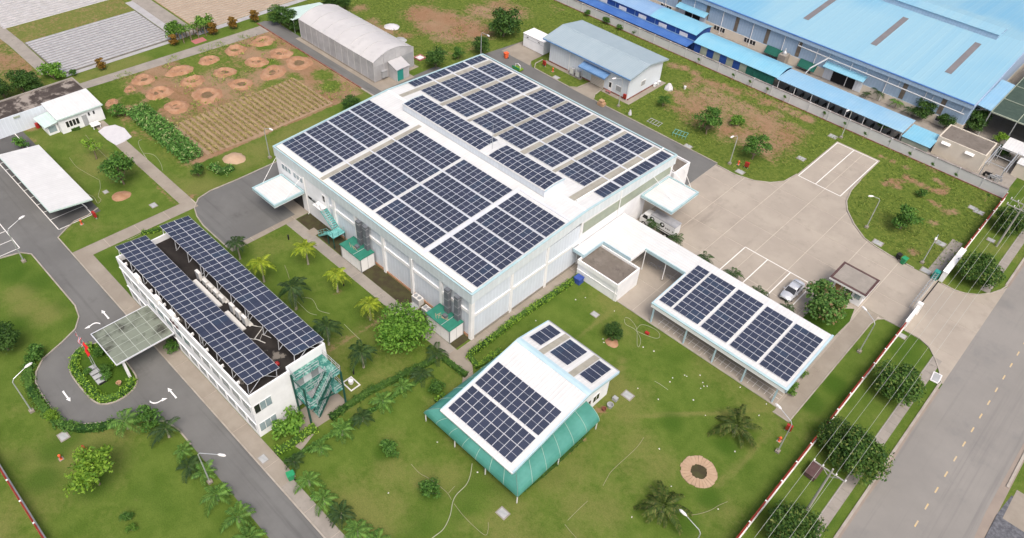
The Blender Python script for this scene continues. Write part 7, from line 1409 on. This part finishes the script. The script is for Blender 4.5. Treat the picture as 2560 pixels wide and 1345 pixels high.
# ---------------------------------------------------------------- power line
def power_pole(b, arms, label):
    t = thing('power_pole', label, 'power pole', b, 'power poles'); MB().tube([(b[0], b[1], 0), (b[0], b[1], 8.3)], [.17, .1], 8).build('pole', 'pole_concrete', t)
    for y in arms:
        a = MB().bar((b[0] - 2.0, b[1] + y, 7.7), (b[0] + 1.6, b[1] + y, 7.7), .11).build('crossarm', 'pole_concrete', t)
        for s in (-1, 1): MB().bar((b[0] + s * .9, b[1] + y, 7.66), (b[0], b[1] + y * .5, 6.9), .06).build('brace', 'pole_concrete', a)
        for x in WX: MB().lathe([(.05, 7.75), (.09, 7.85), (.06, 7.95), (.09, 8.0), (.03, 8.06)], b[0] + x, b[1] + y, 8).build('insulator', 'flag_white', a)
WX = (-1.9, -.95, .5, 1.5)
power_pole((-2.25, 53.9), (0.0,), 'concrete power pole with one crossarm beside the street trees'); power_pole((-2.6, 116.4), (-.9, .9), 'concrete power pole with two crossarms at right edge')
for i, x in enumerate(WX):
    def sag(y0, y1, z=8.02, d=.9): return [(-2.3 + x, y0 + (y1 - y0) * j / 10, z - d * 4 * (j / 10) * (1 - j / 10)) for j in range(11)]
    single('overhead_wire', MB().tube(sag(-8, 53.9), .02, 4).tube(sag(53.9, 115.5), .02, 4).tube(sag(115.5, 180), .02, 4), 'wire', 'overhead wire along the road, %s from the fence' % ORD[i], 'wire', (-2.3 + x, 53.9, 7.5), 'overhead wires along the road')
# ---------------------------------------------------------------- flags, memorial and planting on the island
def flag(b, h, cols, label, star=False):
    t = thing('flagpole', label, 'flagpole', b); MB().tube([(b[0], b[1], .09), (b[0], b[1], h)], [.05, .03], 6).build('pole', 'steel', t)
    k = len(cols); n = 8; Wd = .75; L = 1.7
    for i, c in enumerate(cols):
        mb = MB()
        for a in range(n):
            for q in (0, 1):
                pass
            f0, f1 = a / n, (a + 1) / n
            def P(f, v): return (b[0] + .05 + v * Wd * (1 - .45 * f) + .10 * math.sin(f * 7 + v * 3), b[1] - .12 * math.sin(f * 9 + v * 5) - .2 * f, h - .1 - f * L - v * .5)
            mb.quad(P(f0, i / k), P(f1, i / k), P(f1, (i + 1) / k), P(f0, (i + 1) / k))
        mb.build('flag_stripe' if k > 1 else 'flag', c, t)
    if star: MB().lathe([(.16, 0), (.16, .01), (.02, .012)], 0, 0, 5).build('star', 'flag_yellow', t).location = (.42, -.32, h - 1.15); 
flag((-72.6, 8.6), 7.0, ['flag_red', 'flag_white', 'flag_blue', 'flag_white', 'flag_red'], 'taller flagpole with drooping red, white and blue striped flag')
flag((-71.8, 8.7), 6.0, ['flag_red'], 'shorter flagpole with drooping red flag and yellow star', True)
me_ = thing('stone_plinth', 'stepped grey stone plinth with dark gaps on the planted island', 'plinth', (-71.9, 8.3, .09))
for i in range(4): MB().box(-73.4 + i * .85, -72.75 + i * .85, 7.8, 8.9, .09, .3).build('block', 'stone_grey', me_); MB().box(-72.75 + i * .85, -72.55 + i * .85, 7.9, 8.8, .09, .2).build('gap_stone', 'dark_void', me_)
plant('red_shrub', T_SML[0], (-72.6, 7.7, .09), 'reddish shrub in front of the stone plinth', 'shrub', .45)
for a, s, lb in (((-71.2, 9.4, .09), .6, 'dark shrub behind the stone plinth'), ((-70.4, 9.0, .09), .5, 'dark shrub at the right end of the stone plinth'), ((-74.3, 10.0, .09), .6, 'dark shrub under the porch canopy edge')): plant('shrub', T_SML[1], a, lb, 'shrub', s)
single('clay_pot', MB().lathe([(.18, .09), (.3, .45), (.33, .5), (.26, .5), (.2, .2)], -68.6, 9.6, 12), 'wood_tan', 'tan clay pot inside the island hedge', 'pot', (-68.6, 9.6, .09))
# ---------------------------------------------------------------- hydrants and hose cabinets
def cabinet(a, rz, label): 
    t = thing('hose_cabinet', label, 'cabinet', a, 'red fire hose cabinets'); t.rotation_euler = (0, 0, rz)
    for nm, mb, m in (('body', MB().box(-.36, .36, -.16, .16, .3, 1.15), 'red_box'), ('door', MB().box(-.3, .3, -.185, -.162, .36, 1.08), 'red_steel'), ('leg', MB().box(-.32, -.26, -.1, .1, 0, .3), 'steel'), ('leg', MB().box(.26, .32, -.1, .1, 0, .3), 'steel')): cpart(nm, mb, m, t, False)
def hydrant(a, label):
    t = thing('hydrant', label, 'hydrant', a, 'orange fire hydrants')
    for nm, mb, m in (('body', MB().lathe([(.16, 0), (.16, .06), (.1, .1), (.1, .62), (.15, .66), (.15, .74), (.06, .84)], 0, 0, 10), 'orange_plastic'), ('outlet', MB().tube([(-.28, 0, .5), (.28, 0, .5)], .07, 8), 'red_steel'), ('base', MB().box(-.25, .25, -.25, .25, 0, .05), 'concrete')): cpart(nm, mb, m, t, False)
for a, lb in (((-99.99,21.04), 'red hose cabinet beside the end of the white carport'), ((-62.19,2.82), 'red hose cabinet above the yellow-green lawn tree'), ((-8.83,61.72), 'red hose cabinet beside the shelter lamp post'), ((-40.41,105.18), 'red hose cabinet beside a dark tree near the yard corner'), ((-86.86,105.18), 'red hose cabinet left of the store by the road'), ((-68.11,107.19), 'red hose cabinet by the store gable corner')): cabinet(a, U(-.3, .3), lb)
for a, lb in (((-99.99,19.03), 'orange hydrant at the lawn corner by the white carport'), ((-63.36,0.6), 'orange hydrant on the lower left lawn'), ((-8.84,59.72), 'orange hydrant near the shelter lamp post'), ((-41.85,105.03), 'orange hydrant near the dark tree and yard corner'), ((-84.27,104.89), 'orange hydrant on the grass in front of the store')): hydrant(a, lb)
# ---------------------------------------------------------------- bins, crates, racks and other loose things
def bin_(a, m, label, s=1.0, name='wheelie_bin'):
    t = thing(name, label, 'bin', a)
    for nm, mb, mm in (('body', MB().hexa([(-.22, -.25, .08), (.22, -.25, .08), (.22, .25, .08), (-.22, .25, .08)], [(-.3, -.33, .95), (.3, -.33, .95), (.3, .33, .95), (-.3, .33, .95)]), m), ('lid', MB().box(-.33, .33, -.36, .38, .95, 1.02), m), ('wheel', MB().tube([(-.3, .28, .1), (-.22, .28, .1)], .1, 10), 'rubber'), ('wheel', MB().tube([(.22, .28, .1), (.3, .28, .1)], .1, 10), 'rubber'), ('handle', MB().bar((-.25, .42, .9), (.25, .42, .9), .04), m)): cpart(nm, mb, mm, t, False)
    t.scale = (s, s, s); t.rotation_euler = (0, 0, U(-.4, .4))
bin_((-11.34,101.35), 'green_plastic', 'green wheelie bin at the kerb near the gate', 1.15); bin_((-12.3,101.83), 'rubber', 'dark bin with pale lid beside the green wheelie bin', 1.0); bin_((-44.06,16.76), 'green_plastic', 'green bin on the footpath beside the short palms', 1.1); bin_((-94.18,101.74), 'orange_plastic', 'bright orange bin behind the far corner of the hall', 1.2)
t = thing('pallet_cart', 'yellow-green cart with white hoop at the hall back edge', 'cart', (-89.24,99.97))
for nm, mb, m in (('tray', MB().box(-1.0, 1.0, -.6, .6, .3, .55), 'leaf_yellow'), ('side', MB().box(-1.02, 1.02, -.62, -.58, .55, .95), 'green_plastic'), ('hoop', MB().tube([(-.7, 0, .55), (-.6, 0, 1.2), (0, 0, 1.45), (.6, 0, 1.2), (.7, 0, .55)], .07, 6), 'flag_white'), ('wheel', MB().tube([(-.6, -.65, .2), (-.6, .65, .2)], .2, 10), 'rubber'), ('wheel', MB().tube([(.6, -.65, .2), (.6, .65, .2)], .2, 10), 'rubber')): cpart(nm, mb, m, t, False)
t = thing('carton_stack', 'stack of tan cartons on the kerb below the store lamp', 'carton', (-69.86,102.34))
for nm, mb in (('carton', MB().box(-.65, .0, -.5, .5, .02, .62)), ('carton', MB().box(.03, .7, -.5, .5, .02, .6)), ('carton', MB().box(-.45, .4, -.4, .4, .63, 1.05))): cpart(nm, mb, 'wood_tan', t, False)
for i, (a, lb) in enumerate((((-53.79,104.87), 'green steel rack on the grass beside the ring road'), ((-59.37,104.84), 'pale steel rack lying in the grass beside the ring road'))):
    t = thing('steel_rack', lb, 'rack', a, 'steel racks by the ring road'); t.rotation_euler = (0, 0, .25 - .2 * i)
    for y in (-.7, .7): cpart('rail', MB().bar((-1.3, y, .6 - .4 * i), (1.3, y, .6 - .4 * i), .06), 'teal_steel' if i == 0 else 'rail_grey', t, False)
    for k in range(5): cpart('rung', MB().bar((-1.2 + .6 * k, -.7, .6 - .4 * i), (-1.2 + .6 * k, .7, .6 - .4 * i), .06).bar((-1.2 + .6 * k, -.7, 0), (-1.2 + .6 * k, -.7, .6 - .4 * i + .01), .05), 'teal_steel' if i == 0 else 'rail_grey', t, False)
single('white_cone', MB().lathe([(.95, 0), (.9, .25), (.3, 1.15), (.1, 1.25)], *(-64.77,116.98), 6), 'tarp', 'white faceted cover standing beside the store plinth', 'cover', (-64.77,116.98)); single('white_bucket', MB().lathe([(.2, 0), (.26, .6), (.2, .62), (.05, .6)], *(-62.65,119.4), 10), 'flag_white', 'white bucket on the bare soil east of the store', 'bucket', (-62.65,119.4))
single('white_sack', MB().lathe([(.4, 0), (.35, .3), (.12, .9), (.05, 1.0)], *(-64.24,103.77), 7, .1), 'tarp', 'white sack at the ring road kerb near the store', 'sack', (-64.24,103.77))
def mound(name, a, r, h, m, label, cat): single(name, MB().lathe([(r, 0.0), (r * .75, h * .45), (r * .45, h * .8), (r * .15, h)], a[0], a[1], 20, .07, .06), m, label, cat, a, None, True)
mound('sand_heap', (-99.77,43.64), 1.75, .75, 'sand', 'heap of pale sand beside the flower bed', 'heap'); mound('soil_mound', (-31.94,57.44), .85, .35, 'orange_soil', 'orange soil mound under the dark shrub', 'mound'); mound('soil_mound', (-102.49,26.06), 1.3, .25, 'orange_soil', 'orange soil ring under the broad tree by the path', 'mound')
mound('rubbish_heap', (-119.71,93.17), 1.6, .5, 'tarp', 'pale heap of plastic sheeting on the rough field', 'heap'); mound('rubbish_heap', (-113.88,90.67), 1.3, .4, 'stone_grey', 'grey rubble heap against the greenhouse back', 'heap')
t = thing('brick_frame', 'square of low pinkish brick edging beside the greenhouse porch', 'planter', (-105.49,88.64)); 
for q in ((-.9, .9, -.9, -.75), (-.9, .9, .75, .9), (-.9, -.75, -.75, .75), (.75, .9, -.75, .75)): cpart('edging', MB().box(*q, 0, .25), 'pink_flower', t, False)
cpart('fill', MB().box(-.75, .75, -.75, .75, 0, .1), 'flag_white', t, False)
tp = [(-122.3, 31.0), (-121.4, 33.6), (-119.0, 34.3), (-116.2, 33.8), (-115.2, 32.2), (-116.6, 30.9), (-119.4, 30.5)]
tp = [(-121.39,31.24),(-122.09,32.59),(-121.52,34.17),(-119.53,34.84),(-116.29,34.53),(-115.79,33.03),(-115.62,31.59),(-118.19,31.23)]
single('white_tarp', MB().prism([(x, y) for x, y in tp], .0, .09), 'tarp', 'white tarpaulin spread over the concrete path near the annex', 'tarpaulin', tp[0])
ring_ = thing('planting_ring', 'round pale brick planting ring with dark soil on the lawn', 'planting ring', (-13.24,49.44)); 
n = 26
for i in range(n):
    a0 = 2 * math.pi * (i + .04) / n; a1 = 2 * math.pi * (i + .96) / n; R0, R1 = .95 + U(-.06, .06), 2.05 + U(-.08, .08)
    cpart('brick', MB().prism([(R0 * math.cos(a0), R0 * math.sin(a0)), (R1 * math.cos(a0), R1 * math.sin(a0)), (R1 * math.cos(a1), R1 * math.sin(a1)), (R0 * math.cos(a1), R0 * math.sin(a1))], 0, .10 + U(0, .03)), 'sand', ring_, False)
cpart('soil', MB().lathe([(1.0, .02), (.5, .05), (.1, .06)], 0, 0, 16), 'soil_bed', ring_, False)
def cover(a, s, label, rz=0.0, m='stone_grey'):
    t = thing('drain_cover', label, 'drain cover', a, 'drain covers'); t.rotation_euler = (0, 0, rz)
    cpart('frame', MB().box(-s, s, -s * .8, s * .8, 0, .05), 'old_concrete', t, False); cpart('lid', MB().box(-s * .78, s * .78, -s * .6, s * .6, .05, .07), m, t, False)
for a, s, lb in (((-66.05,1.99), .65, 'slotted drain cover beside the loop hedge'), ((-25.21,30.18), .65, 'pale drain cover on the lawn below the awning corner'), ((-25.31,52.12), .7, 'grated drain cover right of the pavilion'), ((-36.66,59.7), .55, 'pale drain cover on the lawn behind the pavilion'), ((-15.98,103.2), .8, 'drain cover at the yard kerb near the tree'), ((-8.16,102.41), .8, 'drain cover at the yard kerb by the gate drive'), ((-8.7,123.59), .7, 'pale slab in the plot near the fence, left of its twin'), ((-7.61,123.24), .8, 'darker slab in the plot near the fence'), ((-9.01,110.44), .8, 'slab in the plot near the gate wall'), ((-34.6,125.95), .8, 'drain cover at the wall above the marked bay'), ((-35.2,115.02), .75, 'drain cover in the grass left of the marked bay'), ((-50.87,103.1), .75, 'drain cover at the ring road kerb'), ((-40.47,103.4), .75, 'drain cover at the yard corner kerb'), ((-82.25,103.6), .7, 'drain cover at the kerb in front of the store'), ((-97.16,28.5), .6, 'pale drain cover on the lawn by the path crossing'), ((-3.73,117.27), .6, 'pale slab on the verge beside the power pole'), ((-5.37,86.92), .6, 'pale slab on the verge below the gate apron'), ((-54.48,43.08), .8, 'slab on the path end beside the condensers'), ((-104.95,24.84), .45, 'small pale slab beside the broad tree'), ((-48.28,16), .6, 'pale slab on the footpath near the drive kerb')): cover(a, s, lb)
t = thing('drain_grate', 'white framed drain grate at the kerb by the gate apron', 'drain grate', (0.76,83)); t.rotation_euler = (0, 0, .1)
for nm, mb, m in (('frame', MB().box(-.55, .55, -.9, .9, .02, .12), 'flag_white'), ('grate', MB().box(-.4, .4, -.75, .75, .12, .135), 'grey_panel')): cpart(nm, mb, m, t, False)
single('brown_chest', MB().box(-4.6, -3.4, 57.6, 59.6, .1, .75).box(-4.7, -3.3, 57.5, 59.7, .75, .85), 'brown_trim', 'dark brown chest on the verge under the street tree', 'chest', (-4.0, 58.6))
for a, lb in (((-77.04,38.72), 'black bollard light on the lawn near the first yellow palm'), ((-64.01,38.7), 'black bollard light on the lawn near the plant cabin'), ((-50.88,30.33), 'black bollard light by the white urn')):
    t = thing('bollard_light', lb, 'bollard light', a, 'bollard lights'); cpart('post', MB().tube([(0, 0, 0), (0, 0, .75)], .1, 8), 'rubber', t, False); cpart('cap', MB().tube([(0, 0, .75), (0, 0, .85)], .14, 8), 'rubber', t, False)
u = (-49.86,29.18); t = thing('white_urn', 'white urn on a square pale kerb frame behind the hedge', 'urn', u)
cpart('urn', MB().lathe([(.2, .05), (.32, .4), (.25, .55), (.34, .7), (.28, .7), (.15, .4)], 0, 0, 12), 'flag_white', t); 
for q in ((-.9, .9, -.7, -.58), (-.9, .9, .58, .7), (-.9, -.78, -.58, .58), (.78, .9, -.58, .58)): cpart('kerb', MB().box(*q, 0, .12), 'flag_white', t, False)
# hoses on the grass
def hose(pts, label, m='hose', r=.027):
    p = smooth_line([(x, y, .05) for x, y in pts], 6); single('garden_hose', MB().tube(p, r, 5), m, label, 'hose', (pts[0][0], pts[0][1]), 'hoses on the grass')
hose([(-31.77,32),(-30.84,30.8),(-30.33,29.69),(-30.22,28.2),(-29.83,27.25),(-28.91,26.01),(-28.3,24.5),(-28.37,23.09),(-28.26,22.08)], 'long pale hose curving from the awning to the bottom edge', 'hose_pale', .045); hose([(-36.43,27.13),(-34.99,27.05),(-33.78,27.34),(-32.46,27.52),(-31.04,27.59),(-30.16,27.36)], 'hose joining the long one from the upper left')
hose([(-29.62,27.25),(-27.92,27.01),(-26.06,26.97),(-24.75,27.14),(-25.03,27.81),(-25.55,28.33)], 'hose with a hooked end near the pale drain cover'); hose([(-30.94,27.7),(-31.07,28.7)], 'short hose stub branching towards the awning')
hose([(-20.3,48.63),(-20.09,47.17),(-20.09,45.65),(-20.21,42.59),(-20.05,41.55),(-19.74,40.33)], 'thin hose running diagonally across the lawn right of the awning'); hose([(-19.76,37.69),(-19.82,36.08),(-19.82,34.44)], 'short straight hose lower on the lawn'); hose([(-19.73,33.9),(-18.94,33.74),(-17.92,33.62)], 'hose leaving at the bottom edge below the short straight one'); hose([(-10.95,44.28),(-10.32,45.13),(-9.72,46.3),(-9.34,47.57),(-8.93,48.55)], 'hose behind the lamp head near the coconut palm'); hose([(-24.29,56.27),(-23.45,56.38),(-22.33,56.37)], 'short pale hose right of the grated cover', 'hose_pale')
hose([(-33.36,61.93),(-32.64,61.29),(-31.19,61.43),(-29.7,60.62),(-29.06,59.46),(-29.45,59.55),(-31.21,61.75),(-32.86,62.46),(-33.45,62.19)], 'looped hose, left loop of the tangle behind the shelter', 'hose_pale'); hose([(-31.06,61.56),(-31.19,62.63),(-30.5,63.19),(-29.13,63.42),(-28.26,62.97),(-28.29,62.26),(-29.43,61.74),(-30.92,61.37)], 'looped hose, right loop of the tangle behind the shelter', 'hose_pale')
single('red_tap_box', MB().box(-29.95, -29.4, 61.85, 62.2, 0, .3), 'red_box', 'small red tap box in the middle of the hose tangle', 'tap box', (-29.7, 62.0))
hose([(-65.75,32.44),(-64.45,32.38),(-62.95,32.38),(-61.99,32.86)], 'pale hose beside the dark feathery palm, lower one', 'hose_pale'); hose([(-65.88,33.38),(-64.99,34.04),(-63.97,33.96),(-62.51,33.55),(-61.06,34.2)], 'pale hose beside the dark feathery palm, upper one', 'hose_pale'); hose([(-58.21,34.44),(-56.39,34.34),(-54.4,34.29)], 'pale hose near the dark palm by the escape stair', 'hose_pale'); hose([(-72.79,35.19),(-71.4,34.69),(-70.11,34.14)], 'short hose above the dark feathery palm')
hose([(-114.48,35.37),(-114.29,34.69),(-112.28,34.03),(-108.78,33.4),(-110.52,33.72),(-109.11,34.71),(-106.37,34.42),(-104.34,33.7)], 'hose looping beside the concrete path and tall crop', 'hose_pale'); hose([(-121.79,29.29),(-117.29,29.04),(-111.37,28.91),(-108.7,29.16)], 'thin hose between the sparse tree and the path'); hose([(-117.18,24.67),(-114.21,24.43),(-111.71,24.8),(-108.52,25.45)], 'thin hose beside the white carport roof'); hose([(-108.45,25.52),(-106.44,24.7),(-104.74,23.61),(-103.54,23.47),(-103.1,22.76),(-104.88,22.97),(-106.62,22.53)], 'pale hose coiled at the end of the white carport', 'hose_pale'); hose([(-92.35,22.06),(-92.26,23),(-92.32,24.23),(-91.98,25.47)], 'pale hose along the grass behind the office', 'hose_pale')
# scattered white blossoms / litter on the lawn
lit = MB()
for x, y in [(-23.01,58.35),(-21.91,59.85),(-20.82,61.23),(-19.93,60.48),(-19.52,60.1),(-19.23,60.4),(-19.61,59.53),(-22.33,54.33),(-19.25,57.37),(-22.88,57.58),(-25.09,53.86),(-16.95,56.5),(-11.75,54.68),(-12.61,63.37),(-22.19,59.81),(-12.38,61.21),(-16.23,63.27)] + [(-40.26,59.9),(-39.58,61.18),(-35.22,62.11),(-33.13,57.03),(-32.69,56.65),(-27.24,60.21),(-28.62,59.75),(-41.41,53.05)] + [(-36.53,31.1),(-30.57,31.66),(-35.46,23.11)] + [(-9.19,47.06),(-14.37,45.68),(-15.24,39.61),(-18.13,48.66)]: lit.obox(x, y, .01, .07, U(.09, .17), U(.08, .14), U(0, 3))
o = lit.build('lawn_litter', 'flag_white'); o['kind'] = 'stuff'; o['label'] = 'white specks scattered on the lawn'
# things under and beside the shelter roofs
for i, x in enumerate(np.arange(-48.6, -26, 1.6)):
    single('motorbike', MB().bar((x, 133.4, .72), (x + .1, 134.6, .78), .26, .3).bar((x + .03, 133.0, .3), (x + .03, 133.5, .3), .1, .6).bar((x + .08, 134.5, .3), (x + .1, 135.0, .3), .1, .6).bar((x - .3, 134.6, 1.05), (x + .4, 134.6, 1.05), .05), 'rubber', 'dark motorbike parked under the long blue shed, %s from the net wall' % ORD[i], 'motorbike', (x, 134), 'motorbikes under the blue shed')
for i, (x, y) in enumerate(((-36.9, 73.0), (-35.6, 73.3), (-33.4, 72.8))): single('bicycle', MB().tube([(x - .5 + .33 * math.cos(a), y, .35 + .33 * math.sin(a)) for a in np.linspace(0, 6.28, 13)], .025, 4).tube([(x + .5 + .33 * math.cos(a), y, .35 + .33 * math.sin(a)) for a in np.linspace(0, 6.28, 13)], .025, 4).tube([(x - .5, y, .35), (x - .2, y, .8), (x + .4, y, .8), (x + .5, y, .35)], .025, 4).tube([(x - .2, y, .8), (x + .05, y, .35), (x + .4, y, .8)], .025, 4), 'grey_panel', 'grey bicycle in the shade of the covered walk, %s from the hall' % ORD[i], 'bicycle', (x, y), 'bicycles under the covered walk')
